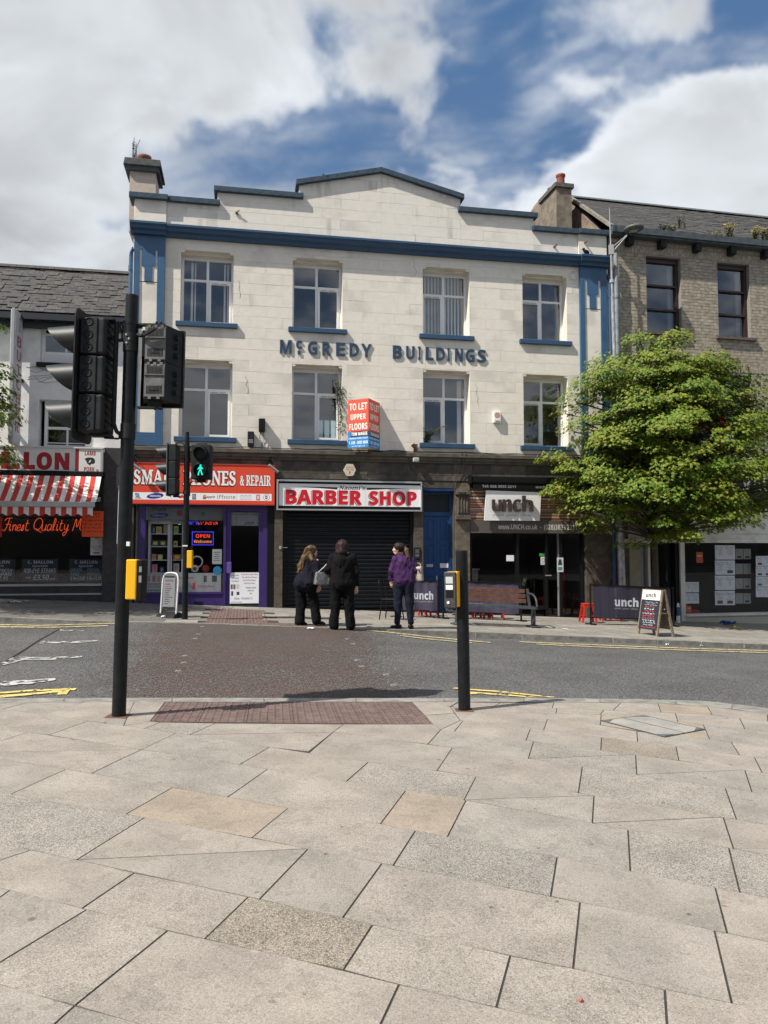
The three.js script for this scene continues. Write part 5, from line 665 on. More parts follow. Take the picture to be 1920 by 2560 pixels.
  const cr = rng(17), cm = M([0.42, 0.42, 0.41], 0.9); for (let i = 0; i < 7; i++) { const pts = []; let x = U(62 + cr() * 35, 950), y = V(80, 905 + cr() * 190); for (let k = 0; k < 5; k++) { pts.push([x, y, 0.003]); x += 0.06 + cr() * 0.12; y += (cr() - 0.5) * 0.14; } part('render_crack', tube(pts, 0.007, 14, 4), cm, t); }
  // dark shopfront
  const gx = U(258, 1300), sillY = V(100, 1460), riser = part('shopfront', [box(gx, x1, yb - 0.3, yS, -0.3, 0.03), box(x0, gx, yb - 0.3, sillY - 0.05, -0.3, -0.02), box(x0, gx, sillY - 0.45, sillY - 0.42, -0.02, 0.0), box(x0, gx, V(100, 1292), yS, -0.3, -0.06)], rough([0.045, 0.040, 0.040], 0.55, 0.6), t);
  part('sill', [box(x0, gx, sillY - 0.05, sillY, -0.3, 0.02)], P.grey, riser); part('window_pane', panel(x0, gx, sillY, V(100, 1285), -0.14), P.shopGlass, riser); part('skirting_rail', box(x0, gx, V(100, 1488), V(100, 1484), -0.02, 0.0), P.grey, riser);
  part('shop_interior', [box(x0, x1, yb, yS, -3.6, -3.5), box(x0, x1, yb, yb + 0.02, -3.5, -0.3), box(x0, x0 + 0.05, yb, yS, -3.5, -0.3), box(x1 - 0.2, x1 - 0.16, yb, yS, -3.5, -0.3), box(x0, x1, V(100, 1200), V(100, 1195), -3.5, -0.3)], M([0.06, 0.055, 0.05], 0.8), t);
  // sign
  const sy0 = V(100, 1184, 0.12), sy1 = V(100, 1119, 0.12), sx0 = U(-420, 1150, 0.14), sx1 = U(257, 1150, 0.14), s = thing('shop_sign', 'white butcher shop sign with big red letters and animal head panel', 'shop sign', FA, [sx1 - 1.5, sy0, 0.02]);
  part('sign_box', [box(sx0, sx1, sy0, sy1, 0.03, 0.135), box(sx0, sx1 + 0.01, sy1, sy1 + 0.03, 0.03, 0.16), box(sx0, sx1 + 0.01, sy0 - 0.03, sy0, 0.03, 0.15)], M([0.60, 0.60, 0.58], 0.5), s); part('end_frame', [box(sx1 - 0.05, sx1 + 0.0, sy0, sy1, 0.135, 0.15)], P.alu, s);
  img('sign_face', sx0, sx1 - 0.05, sy0 + 0.01, sy1 - 0.01, 0.1365, print(2048, 204, (g, w, h) => { const X = (px) => (px + 420) / (250 + 420) * w; g.fillStyle = '#d6d5d2'; g.fillRect(0, 0, w, h); g.fillStyle = '#8d1f2a'; g.fillRect(X(183.5), 0, X(193) - X(183.5), h); const col = '#9c2232'; [['C.', -235, -170], ['M', -140, -76], ['A', -72, -18], ['L', -12, 40], ['L', 47, 79], ['O', 82, 124], ['N', 127, 171]].forEach(([c, a, b]) => { if (b > a) { g.save(); g.font = '900 100px sans-serif'; const m = g.measureText(c); g.translate(X(a), 168); g.scale((X(b) - X(a)) / m.width, 1.75); g.fillStyle = col; g.strokeStyle = col; g.lineWidth = 5; g.lineJoin = 'miter'; g.fillText(c, 0, 0); g.strokeText(c, 0, 0); g.restore(); } }); fitText(g, 'LAMB', X(208), 52, X(237) - X(208), 36, '900 100px sans-serif', '#8d2530'); fitText(g, 'PORK', X(207), 184, X(235) - X(207), 38, '900 100px sans-serif', '#8d2530'); fitText(g, '34', X(238), 186, 24, 22, '900 100px sans-serif', '#8d2530'); g.fillStyle = '#26282b'; g.save(); g.translate(X(222), 104); g.beginPath(); g.moveTo(-44, -22); g.quadraticCurveTo(-20, -40, 16, -34); g.quadraticCurveTo(46, -30, 40, 10); g.quadraticCurveTo(30, 20, 12, 18); g.lineTo(0, 32); g.lineTo(-22, 12); g.quadraticCurveTo(-28, -6, -44, -22); g.fill(); g.fillStyle = '#d6d5d2'; g.beginPath(); g.ellipse(0, -4, 6, 14, 0.6, 0, 7); g.fill(); g.restore(); }, 0.4), s);
  // awning with striped cloth and scalloped valance
  const ax0 = U(-420, 1186, 0.15), ax1 = U(254, 1186, 0.16), at = V(150, 1187, 0.16), ab = V(150, 1254, 0.78), aw = 0.78, a = thing('awning', 'red and white striped awning with scalloped valance over butcher window', 'awning', FA, [ax1 - 1.5, ab, 0.1]);
  const stripes = (n) => print(1024, 64, (g, w, h) => { for (let i = 0; i < n * 2; i++) { g.fillStyle = i % 2 ? '#dcdad6' : '#c03a35'; g.fillRect(i * w / (n * 2), 0, w / (n * 2) + 1, h); } }, 0.85, { side: THREE.DoubleSide });
  const nst = Math.round((ax1 - ax0) / 0.225), st = stripes(nst), pos = new THREE.PlaneGeometry(ax1 - ax0, 1, 40, 8), pp = pos.attributes.position; for (let i = 0; i < pp.count; i++) { const k = 0.5 - pp.getY(i); pp.setXYZ(i, (ax0 + ax1) / 2 + pp.getX(i), lerp(at, ab, k) - 0.05 * Math.sin(k * Math.PI), lerp(0.16, aw, k)); } pos.computeVertexNormals(); part('canopy', pos, st, a, true);
  part('front_bar', rbox(ax0, ax1 - 0.02, ab - 0.12, ab + 0.0, aw - 0.03, aw + 0.05, 0.02, 2), M([0.42, 0.42, 0.42], 0.45), a);
  const v = new THREE.PlaneGeometry(ax1 - ax0 - 0.06, 1, nst * 10, 3), vp = v.attributes.position; for (let i = 0; i < vp.count; i++) { const k = 0.5 - vp.getY(i), x = vp.getX(i); const sc = 0.15 + 0.055 * Math.abs(Math.sin((x / (ax1 - ax0)) * nst * Math.PI)); vp.setXYZ(i, (ax0 + ax1) / 2 - 0.03 + x, ab - 0.11 - k * sc, aw + 0.01 + 0.01 * Math.sin(x * 9) * k); } v.computeVertexNormals(); part('valance', v, st, a, true);
  part('cassette', rbox(ax0, ax1 + 0.05, at - 0.03, at + 0.09, 0.02, 0.19, 0.02, 1), P.black, a); part('folding_arm', [rod([ax1 - 0.12, ab + 0.1, 0.0], [ax1 - 0.35, ab - 0.02, 0.4], 0.018), rod([ax1 - 0.35, ab - 0.02, 0.4], [ax1 - 0.1, ab - 0.04, aw], 0.018), box(ax1 - 0.18, ax1 - 0.04, ab + 0.06, ab + 0.16, -0.02, 0.04)], P.grey, a);
  // neon script, poster, chalk boards
  const n = thing('neon_sign', 'orange red neon script hanging inside the butcher shop window', 'sign', FA, [U(100, 1315), V(100, 1330), -0.3]), nm = new THREE.MeshStandardMaterial({ color: C(0.4, 0.1, 0.05), emissive: C(1, 0.10, 0.03), emissiveIntensity: 0.6 });
  const G = { F: [[[0.5, 1], [0.1, 0.95], [0, 0.8]], [[0.3, 1], [0.25, 0.5], [0.1, 0], [-0.05, 0.1]], [[0.1, 0.5], [0.42, 0.52]]], i: [[[0, 0.45], [0.06, 0.5], [0.05, 0.1], [0.18, 0], [0.24, 0.15]], [[0.08, 0.66], [0.1, 0.7]]], n: [[[0, 0.5], [0.05, 0]], [[0.04, 0.3], [0.2, 0.5], [0.28, 0.35], [0.28, 0.05], [0.4, 0.08]]], e: [[[0, 0.2], [0.26, 0.3], [0.2, 0.5], [0.04, 0.4], [0.02, 0.1], [0.2, 0], [0.34, 0.15]]], s: [[[0, 0.05], [0.14, 0.5], [0.2, 0.2], [0.1, 0], [0, 0.04], [0.26, 0.1]]], t: [[[0.08, 0.85], [0.06, 0.1], [0.18, 0], [0.3, 0.1]], [[-0.06, 0.55], [0.26, 0.58]]], Q: [[[0.3, 0.02], [0.04, 0.25], [0.06, 0.8], [0.32, 1], [0.55, 0.75], [0.5, 0.25], [0.28, 0.02]], [[0.2, 0.2], [0.4, 0.0], [0.62, -0.12]]], u: [[[0, 0.5], [0.04, 0.06], [0.16, 0], [0.26, 0.2], [0.28, 0.5]], [[0.28, 0.5], [0.3, 0.05], [0.4, 0.08]]], a: [[[0.28, 0.45], [0.08, 0.5], [0, 0.2], [0.1, 0], [0.26, 0.2], [0.3, 0.5]], [[0.3, 0.5], [0.29, 0.06], [0.4, 0.08]]], l: [[[0.04, 0.1], [0.2, 0.85], [0.1, 1], [0.04, 0.6], [0.08, 0.05], [0.26, 0.1]]], y: [[[0, 0.5], [0.06, 0.1], [0.2, 0.12], [0.28, 0.5]], [[0.28, 0.5], [0.22, -0.2], [0.05, -0.4], [0, -0.2], [0.38, 0.1]]], M: [[[0, 0], [0.16, 0.95], [0.3, 0.25], [0.52, 1], [0.6, 0.1], [0.72, 0.05]]] };
  let cx = 7; const wP = { F: 19, i: 10, n: 15, e: 14, s: 12, t: 14, Q: 27, u: 17, a: 17, l: 12, y: 17, M: 28, ' ': 8 }; for (const ch of 'Finest Quality Meats') { if (ch !== ' ' && cx < 200) { const u0 = U(cx, 1320, -0.3), sc = (U(cx + wP[ch] * 0.82, 1320, -0.3) - u0) / (ch === 'M' ? 0.75 : ch === 'Q' ? 0.62 : 0.42), y0 = V(cx, 1327, -0.3), H = V(cx, 1295, -0.3) - y0; part('neon_letter', G[ch].map((q) => tube(q.map(([x, y]) => [u0 + x * sc + y * 0.05, y0 + y * H, -0.3]), 0.0065, q.length * 5, 6)), nm, n); } cx += wP[ch] * (ch === ' ' ? 1.1 : 0.79); }
  part('hanger', [rod([U(30, 1300, -0.3), V(30, 1296, -0.3), -0.31], [U(200, 1300, -0.3), V(200, 1296, -0.3), -0.31], 0.004)], P.wire, n);
  const poster = (name, label, ax, ay, bx, by, w, mat, group, tilt = 0) => { const [l, b] = FA.at(ax, by, w), [r, tp] = FA.at(bx, ay, w), q = thing(name, label, 'poster', FA, [(l + r) / 2, b, w], group); img('sheet', l, r, b, tp, w, mat, q); part('backing', box(l + 0.004, r - 0.004, b + 0.004, tp - 0.004, w - 0.012, w - 0.003), P.paper, q); return q; };
  const scrawl = (bg, ink, rowsN, seed, head) => print(256, 320, (g, w, h) => { g.fillStyle = bg; g.fillRect(0, 0, w, h); const r = rng(seed); g.strokeStyle = ink; g.lineWidth = 5; for (let j = 0; j < rowsN; j++) { const y = 70 + j * (h - 90) / rowsN; let x = 24; while (x < w - 40) { const L = 14 + r() * 46; g.beginPath(); g.moveTo(x, y); for (let k = 0; k <= L; k += 5) g.lineTo(x + k, y + (r() - 0.5) * 18); g.stroke(); x += L + 14; } } if (head) fitText(g, head, 90, 44, 130, 30, 'italic bold 100px cursive, serif', ink); }, 0.7);
  poster('poster', 'orange handwritten offer poster hanging at the butcher window end', 204, 1278, 259, 1342, 0.30, scrawl('#e2501f', '#5e2412', 5, 4, '1 PACK')); poster('poster', 'white gift voucher poster under the orange one in butcher window', 225.6, 1344, 257, 1388, -0.1, print(128, 180, (g) => { g.fillStyle = '#b9b9b9'; g.fillRect(0, 0, 128, 180); g.strokeStyle = '#a3473a'; g.lineWidth = 6; g.beginPath(); g.arc(64, 26, 22, 3.4, 6); g.stroke(); fitText(g, 'GIFT VOUCHERS', 14, 92, 100, 10, 'bold 100px sans-serif', '#333'); fitText(g, 'NOW AVAILABLE', 12, 110, 104, 10, 'bold 100px sans-serif', '#333'); fitText(g, 'IN STORE', 34, 128, 60, 10, 'bold 100px sans-serif', '#333'); g.fillStyle = '#a5503f'; g.fillRect(30, 148, 66, 16); }, 0.7)); poster('poster', 'red poster at the far end of the neon script', -60, 1283, 6, 1342, -0.1, scrawl('#c8331d', '#521a10', 5, 8));
  const board = (a, b, lines, label) => { const w = -0.34, [l, y0] = FA.at(a, 1456, w), [r, y1] = FA.at(b, 1396, w), q = thing('chalk_board', label, 'board', FA, [(l + r) / 2, y0, w]); part('frame', rbox(l, r, y0, y1, w - 0.04, w - 0.002, 0.012, 1), P.black, q); img('writing', l + 0.015, r - 0.015, y0 + 0.015, y1 - 0.015, w, print(384, 240, (g, W, h) => { g.fillStyle = '#171d2a'; g.fillRect(0, 0, W, h); fitText(g, 'C. MALLON', 60, 48, 270, 32, 'bold 100px sans-serif', '#aeb4bd'); fitText(g, 'Specials', 108, 84, 170, 24, 'italic bold 100px cursive, serif', '#a9aeb8'); lines.forEach(([s, x, y, ww, hh, c]) => fitText(g, s, x, y, ww, hh, 'italic 100px cursive, sans-serif', c ?? '#c7cbd3')); }, 0.6), q); };
  board(52, 147, [['RIB-EYE STEAKS', 20, 146, 345, 46], ['only', 40, 206, 56, 26], ['£3.50', 120, 222, 170, 54], ['each', 296, 220, 60, 22]], 'black chalk board of rib eye steaks in butcher window'); board(171, 257, [['CHICKEN', 10, 130, 140, 32, '#6fa6a8'], ['CHICKEN', 210, 130, 140, 32, '#6fa6a8'], ['LEGS', 20, 172, 100, 30, '#6fa6a8'], ['PORTION', 210, 172, 150, 30, '#6fa6a8'], ['5 for £3.00', 16, 222, 170, 36], ['5 for £1.75', 206, 222, 170, 36]], 'black chalk board of chicken portions in butcher window'); board(-66, 40, [['FRESH', 230, 138, 130, 34], ['HAMS', 226, 178, 130, 34], ['£2.95', 200, 226, 120, 44]], 'black chalk board of fresh hams in butcher window');
  // projecting sign
  const u0 = U(54, 950, 0.1), p = thing('blade_sign', 'white projecting sign box with thin red butcher lettering down its face', 'sign', FA, [u0, V(40, 1114, 0.3), 0.0]), py0 = V(40, 1112, 0.35), py1 = V(40, 782, 0.35);
  part('sign_box', rbox(u0 - 0.11, u0, py0, py1, 0.10, 0.64, 0.012, 1), rough([0.62, 0.63, 0.66], 0.45, 1.1, patchy), p); part('edge_strip', [box(u0 - 0.085, u0 - 0.03, py0 + 0.02, py1 + 0.03, 0.64, 0.655)], P.grey, p); part('fixing', [box(u0 - 0.08, u0 - 0.04, py0 + 0.2, py0 + 0.3, 0, 0.1), box(u0 - 0.08, u0 - 0.04, py1 - 0.3, py1 - 0.2, 0, 0.1)], P.black, p);
  const fc = new THREE.PlaneGeometry(0.5, py1 - py0 - 0.04).rotateY(Math.PI / 2).translate(u0 + 0.0015, (py0 + py1) / 2, 0.37); part('sign_face', fc, print(160, 1000, (g, w, h) => { g.fillStyle = '#b9bac2'; g.fillRect(0, 0, w, h); g.fillStyle = '#3a3d44'; g.fillRect(70, 40, 50, 8); g.fillRect(84, 60, 8, 60); g.fillRect(60, 128, 54, 8); [...'BUTCHER'].forEach((c, i) => fitText(g, c, 34, 262 + i * 108, 98, 80, 'bold 100px sans-serif', '#8a2430')); }, 0.45), p, true);
}
{
  // brick building
  const x1 = 12, t = thing('brick_building', 'buff brick building with brown windows and slate roof over shop', 'building', FB, [5, -0.5, -1]);
  const q = (x, y, w = 0) => FB.at(x, y, w), [e, wr, vr] = ridgeOf(FB, 1720, 588, 527, 0.2, 38), wallTop = e - 0.12, x0 = 0.05;
  const W1 = [q(1616, 700)[0], q(1702, 700)[0], q(1660, 836)[1], q(1660, 646)[1]], W2 = [q(1794, 700)[0], q(1873.5, 700)[0], q(1834, 840)[1], q(1834, 656)[1]], gap = W2[0] - W1[0];
  W2[2] = W1[2] = (W1[2] + W2[2]) / 2; W2[3] = W1[3] = (W1[3] + W2[3]) / 2; const lowTop = q(1850, 938)[1], lowBot = lowTop - 1.6, bandY = q(1820, 930)[1], signTop = q(1740, 1160)[1];
  const hs = [W1, W2, [W2[0] + gap, W2[1] + gap, W1[2], W1[3]], [W1[0], W1[1], lowBot, lowTop], [W2[0], W2[1], lowBot, lowTop]];
  const mort = M([0.24, 0.225, 0.20], 0.9), cells = []; let R = [[x0, x1, signTop, wallTop]];
  for (const [a, b, c, d] of hs) R = R.flatMap(([l, r, y0, y1]) => { if (r <= a || l >= b || y1 <= c || y0 >= d) return [[l, r, y0, y1]]; const o = []; if (l < a) o.push([l, a, y0, y1]); if (r > b) o.push([b, r, y0, y1]); if (y0 < c) o.push([Math.max(l, a), Math.min(r, b), y0, c]); if (y1 > d) o.push([Math.max(l, a), Math.min(r, b), d, y1]); return o; });
  part('wall', R.map(([l, r, y0, y1]) => box(l, r, y0, y1, -0.25, -0.008)), mort, t); part('side_wall', [box(x0, x0 + 0.2, -0.8, wallTop, -8, -0.25), box(x1 - 0.2, x1, -0.8, wallTop, -8, -0.25), box(x0, x1, -0.8, wallTop, -8.2, -8)], rough([0.30, 0.25, 0.20], 0.85, 2), t);
  part('interior', [box(x0 + 0.2, x1 - 0.2, signTop - 0.4, signTop - 0.2, -8, -0.3), box(x0 + 0.2, x1 - 0.2, wallTop - 0.4, wallTop - 0.2, -8, -0.3), box(x0 + 0.2, x1 - 0.2, lowTop + 0.3, lowTop + 0.5, -8, -0.3), box(x0 + 0.2, x1 - 0.2, signTop, wallTop, -4.6, -4.5)], P.inner, t);
  const r = rng(51), bm = [[0.46, 0.40, 0.315], [0.44, 0.385, 0.30], [0.475, 0.415, 0.325], [0.43, 0.375, 0.295]].map((c) => M(c, 0.85, { map: per(grain, 0.6), bumpMap: per(grainB, 0.3), bumpScale: 0.0012 })), bh = 0.086, bw = 0.245, rest = [[], [], [], []]; let n = 0;
  const lay = (a, b, c, d, jx, jy, keep) => { let S = [[a, b, c, d]]; for (const h of hs) S = S.flatMap(([l, rr2, y0, y1]) => { if (rr2 <= h[0] || l >= h[1] || y1 <= h[2] || y0 >= h[3]) return [[l, rr2, y0, y1]]; if (l < h[0]) return [[l, h[0], y0, y1]]; if (rr2 > h[1]) return [[h[1], rr2, y0, y1]]; return []; }); for (const [l, r2, y0, y1] of S) { if (r2 - l < 0.03) continue; const g = box(l + jx, r2 - jx, y0 + jy, y1 - jy, -0.02, r() * 0.004), k = Math.floor(r() * 4); if (keep && n < 298) { part('brick', g, bm[k], t); n++; } else rest[k].push(muv(g, r() * 4, r() * 4)); } };
  const soldier = [[wallTop - 0.42, wallTop - 0.2], [bandY, bandY + 0.22]];
  for (const [y0, y1] of soldier) for (let x = x0; x < x1; x += 0.082) lay(x, x + 0.082, y0, y1, 0.004, 0.004, false);
  for (let y = signTop, j = 0; y < wallTop; y += bh, j++) { if (soldier.some(([a, b]) => y + bh > a + 0.01 && y < b - 0.01)) continue; for (let x = x0 - (j % 2) * bw / 2; x < x1; x += bw) lay(Math.max(x, x0), Math.min(x + bw, x1), y, y + bh, 0.004, 0.0045, y > 6.3 && x > 0.7 && x < 6.2 && (x > 1.0)); }
  for (let k = 0; k < 4; k++) tag(part('brick', rest[k], bm[k], t, true), null, null, null, 'stuff');
  hs.forEach(([a, b, c, d], i) => { const up = i < 3, br = rough([0.045, 0.022, 0.021], 0.45, 0.5), f = part('window', [box(a, a + 0.07, c, d, -0.24, -0.12), box(b - 0.08, b, c, d, -0.24, -0.12), box(a + 0.07, b - 0.08, c, c + 0.07, -0.24, -0.12), box(a + 0.07, b - 0.08, d - 0.12, d, -0.24, -0.12)], br, t); for (const k of [1 / 3, 2 / 3]) part('transom', box(a + 0.07, b - 0.08, lerp(c, d - 0.1, k) - 0.02, lerp(c, d - 0.1, k) + 0.03, -0.235, -0.11), br, f); part('pane', panel(a + 0.07, b - 0.08, c + 0.07, d - 0.12, -0.19), P.glass, f); part('curtain', box(b - 0.22, b - 0.1, c + 0.08, d - 0.14, -0.33, -0.30), M([0.16, 0.17, 0.17], 0.9), f); part('window_sill', box(a - 0.1, b + 0.14, c - 0.07, c, -0.24, 0.09), rough([0.16, 0.13, 0.11], 0.85, 0.5), f); });
  // gutter on corbels, roof, gable and chimney
  part('gutter', [box(x0 - 0.05, x1, e - 0.13, e + 0.03, 0.13, 0.30), box(x0 - 0.05, x1, e - 0.18, e - 0.13, 0.0, 0.25)], rough([0.085, 0.105, 0.125], 0.6, 0.7), t); for (const px of [1578, 1659, 1747, 1834, 1918, 2005]) { const [x, y] = q(px, 606, 0.2); part('corbel', rbox(x - 0.085, x + 0.085, e - 0.40, e - 0.17, 0.0, 0.22, 0.02, 1), P.blackMatt, t); }
  const roof = part('roof', slab([[0.2, e - 0.02], [0.2, e + 0.01], [wr, vr], [2 * wr - 0.2, e], [2 * wr - 0.2, e - 0.03], [wr, vr - 0.06]].map(([z, y]) => [-z, y]), 0, x1 - x0).rotateY(Math.PI / 2).translate(x0, 0, 0), P.dark, t);
  slates(roof, x0, x1, 99, e + 0.02, 0.22, wr, vr, 26, 0.25, 15, 0);
  part('ridge_tile', Array.from({ length: 26 }, (_, i) => slab([[-0.14, -0.06], [0.14, -0.06], [0, 0.055]], 0, 0.44).rotateY(Math.PI / 2).translate(x0 + i * 0.46, vr + 0.045, wr)), rough([0.10, 0.12, 0.125], 0.7, 0.5), roof);
  part('gable', slab([[0.25, wallTop], [-wr * 2 - 0.25, wallTop], [-wr, vr - 0.04]], 0, 0.2).rotateY(Math.PI / 2).translate(x0, 0, 0), rough([0.30, 0.23, 0.18], 0.85, 1.5), t); part('verge', [bar([x0 - 0.03, e + 0.05, 0.2], [x0 - 0.03, vr + 0.06, wr], 0.12, 0.07)], rough([0.28, 0.25, 0.21], 0.85, 0.6), roof);
  const cw = wr + 0.9, [cx0] = q(1391, 500, cw), [cx1] = q(1429, 500, cw), cTop = q(1410, 470, cw)[1], chM = rough([0.26, 0.215, 0.165], 0.85, 1.2, grain, 0.004), ch = part('chimney', box(cx0, cx1, wallTop - 0.6, cTop, cw - 1.05, cw), chM, t);
  part('chimney_cap', [rbox(cx0 - 0.06, cx1 + 0.06, cTop, cTop + 0.13, cw - 1.11, cw + 0.06, 0.015, 1)], rough([0.15, 0.14, 0.115], 0.85, 0.5), ch); for (const [dz, h] of [[-0.2, 0.34], [-0.78, 0.22]]) part('chimney_pot', new THREE.LatheGeometry([[0.10, 0], [0.115, 0.05], [0.11, 0.8], [0.135, 0.84], [0.135, 1], [0.10, 1], [0.09, 0.5]].map(([a, b]) => new THREE.Vector2(a, b * h)), 16).translate((cx0 + cx1) / 2, cTop + 0.13, cw + dz), rough([0.33, 0.085, 0.055], 0.75, 0.4), ch);
  const [gx0] = q(1338, 530, cw - 2), [, gy] = q(1350, 500, cw - 2); part('party_wall', [box(gx0, cx1, wallTop - 1.2, gy - 0.25, cw - 3.0, cw - 0.9), slab([[gx0, gy - 0.25], [cx1, gy - 0.25], [cx1, gy], [gx0 + 0.14, gy]], cw - 2.4, cw - 1.06)], chM, t);
  // shop on the ground floor
  const sy0 = q(1800, 1271, 0.1)[1], sy1 = q(1800, 1163, 0.1)[1], sx0 = q(1560, 1220, 0.1)[0], sx1 = x1 - 0.02, s = thing('shop_sign', 'wide black travel shop sign with spaced thin white capitals', 'shop sign', FB, [(sx0 + sx1) / 2, sy0, 0]);
  part('sign_box', box(sx0, sx1, sy0, sy1, -0.1, 0.10), M([0.012, 0.012, 0.016], 0.3), s); part('sign_trim', [box(sx0 - 0.02, sx1, sy1, sy1 + 0.05, -0.05, 0.14), box(sx0 - 0.02, sx1, sy0 - 0.04, sy0, -0.05, 0.13)], P.upvc, s);
  const lm = M([0.66, 0.66, 0.68], 0.5), put = (c, a, b, ya, yb) => { const [l, y0] = q(a, yb, 0.1), [rr2, y1] = q(b, ya, 0.1); part('letter', letter(c, l, rr2, y0, y1, 0.101, 0.02), lm, s); }; [['O', 1717, 1733], ['T', 1769, 1787], ['R', 1794, 1808], ['A', 1820, 1840], ['V', 1854, 1878], ['E', 1885, 1900], ['L', 1909, 1922]].forEach(([c, a, b]) => put(c, a, b, 1190, 1227)); [...'CENTRE'].forEach((c, i) => put(c, 1808 + i * 10.5, 1815.5 + i * 10.5, 1234, 1246));
  const f = thing('shopfront', 'white framed travel shop front with window full of posters', 'shopfront', FB, [q(1800, 1450)[0], -0.6, -0.1]), X = (px) => q(px, 1440)[0], yh = q(1800, 1357)[1], ysl = q(1800, 1534)[1], ybt = q(1800, 1562)[1] - 0.15, wM = rough([0.80, 0.79, 0.76], 0.6, 1.2, patchy), bM = rough([0.40, 0.36, 0.28], 0.7, 1.2, patchy);
  part('header', [box(X(1560), (x1 - 0.02), yh, sy0 - 0.04, -0.3, -0.02), box(X(1560), (x1 - 0.02), yh, yh + 0.09, -0.02, 0.04), box(X(1560), (x1 - 0.02), yh + 0.26, yh + 0.31, -0.02, 0.03)], wM, f); part('pilaster', box(X(1573), X(1600), ybt, yh, -0.3, 0.03), bM, f); part('pilaster', box(X(1601), X(1611), ybt, yh, -0.3, -0.04), M([0.25, 0.27, 0.3], 0.5), f); part('post', box(X(1624), X(1629), ybt, yh, -0.3, -0.05), wM, f); part('post', box(X(1702), X(1713), ybt, yh, -0.3, 0.0), wM, f);
  part('stall_riser', [box(X(1713), (x1 - 0.02), ybt, ysl - 0.06, -0.3, -0.02)], M([0.50, 0.47, 0.38], 0.6), f); part('sill', box(X(1713), (x1 - 0.02), ysl - 0.06, ysl, -0.3, 0.03), wM, f); part('window_pane', panel(X(1713), (x1 - 0.02), ysl, yh, -0.1), P.shopGlass, f); part('window_pane', panel(X(1629), X(1702), ybt, yh, -0.6), P.shopGlass, f); part('stone_pier', [box(x0 - 0.05, X(1573), ybt - 0.2, sy0, -0.3, -0.01)], rough([0.19, 0.15, 0.105], 0.85, 1), f); part('post', box(X(1546), X(1552), ybt - 0.2, sy0, -0.01, 0.04), wM, f);
  part('interior', [box(x0, x1, ybt, sy1, -4.1, -4.0), box(x0, x0 + 0.05, ybt, sy1, -4, -0.3), box(x1 - 0.05, x1, ybt, sy1, -4, -0.3), box(x0, x1, ybt - 0.05, ybt, -4, -0.1), box(x0, x1, sy1 - 0.5, sy1 - 0.45, -4, -0.3)], M([0.045, 0.045, 0.047], 0.8), f); part('frame_bar', box(X(1692), X(1702), ybt, yh, -0.3, -0.06), P.black, f);
  const P4 = (a, b, ya, yb2, w, kind, seed) => { const [l, y0] = q(a, yb2, w), [r2, y1] = q(b, ya, w); img('poster', l, r2, y0, y1, w, print(64, 96, (g, W, H) => { const r = rng(seed); g.fillStyle = kind === 2 ? '#9a9a94' : '#d9dbe2'; g.fillRect(0, 0, W, H); if (kind === 3) { g.fillStyle = '#c65a35'; g.fillRect(0, 0, W, H); g.fillStyle = '#e6c4ae'; g.fillRect(10, 30, 44, 10); return; } g.strokeStyle = '#70718c'; g.lineWidth = 3; g.beginPath(); g.arc(16, 18, 8, 0, 5); g.stroke(); for (let i = 0; i < 6; i++) { g.fillStyle = ['#85899c', '#9a7f86', '#7f92b0'][Math.floor(r() * 3)]; const w2 = 14 + r() * 30; g.fillRect(32 - w2 / 2 + (i < 2 ? 8 : 0), 14 + i * 10, w2, 3); } if (r() < 0.5) { g.fillStyle = ['#3d4a5e', '#7d3b3b', '#4b6a86', '#5d4a3a'][Math.floor(r() * 4)]; g.fillRect(14, 66, 36, 20); } }, 0.6), f); };
  for (let j = 0; j < 4; j++) for (let i = 0; i < 2; i++) { P4(1788 + i * 25, 1812 + i * 25, 1363 + j * 38, 1399 + j * 38, -0.12, 1, j * 2 + i + 3); P4(1839 + i * 20, 1857 + i * 20, 1372 + j * 37, 1398 + j * 37, -0.35, 2, j * 2 + i + 40); P4(1890 + i * 20, 1909 + i * 20, 1390 + j * 26, 1415 + j * 26, -0.14, 1, j * 2 + i + 60); if (j < 2) P4(1714 + i * 17, 1730 + i * 17, 1455 + j * 28, 1481 + j * 28, -0.13, 1, j * 2 + i + 80); } P4(1741, 1757, 1380, 1407, -0.13, 3, 1); P4(1716, 1728, 1515, 1530, -0.13, 3, 2);
  const rc = thing('red_chair', 'red tub chair standing inside the travel shop window', 'chair', FB, [X(1768), ybt, -0.9]); part('seat', rbox(X(1754), X(1790), ybt + 0.35, ybt + 0.5, -1.3, -0.7, 0.04, 2), P.red, rc); part('backrest', rbox(X(1752), X(1792), ybt + 0.5, ybt + 0.95, -1.4, -1.28, 0.05, 2), P.red, rc); part('leg', [rod([X(1770), ybt, -1.0], [X(1770), ybt + 0.36, -1.0], 0.03)], P.alu, rc);
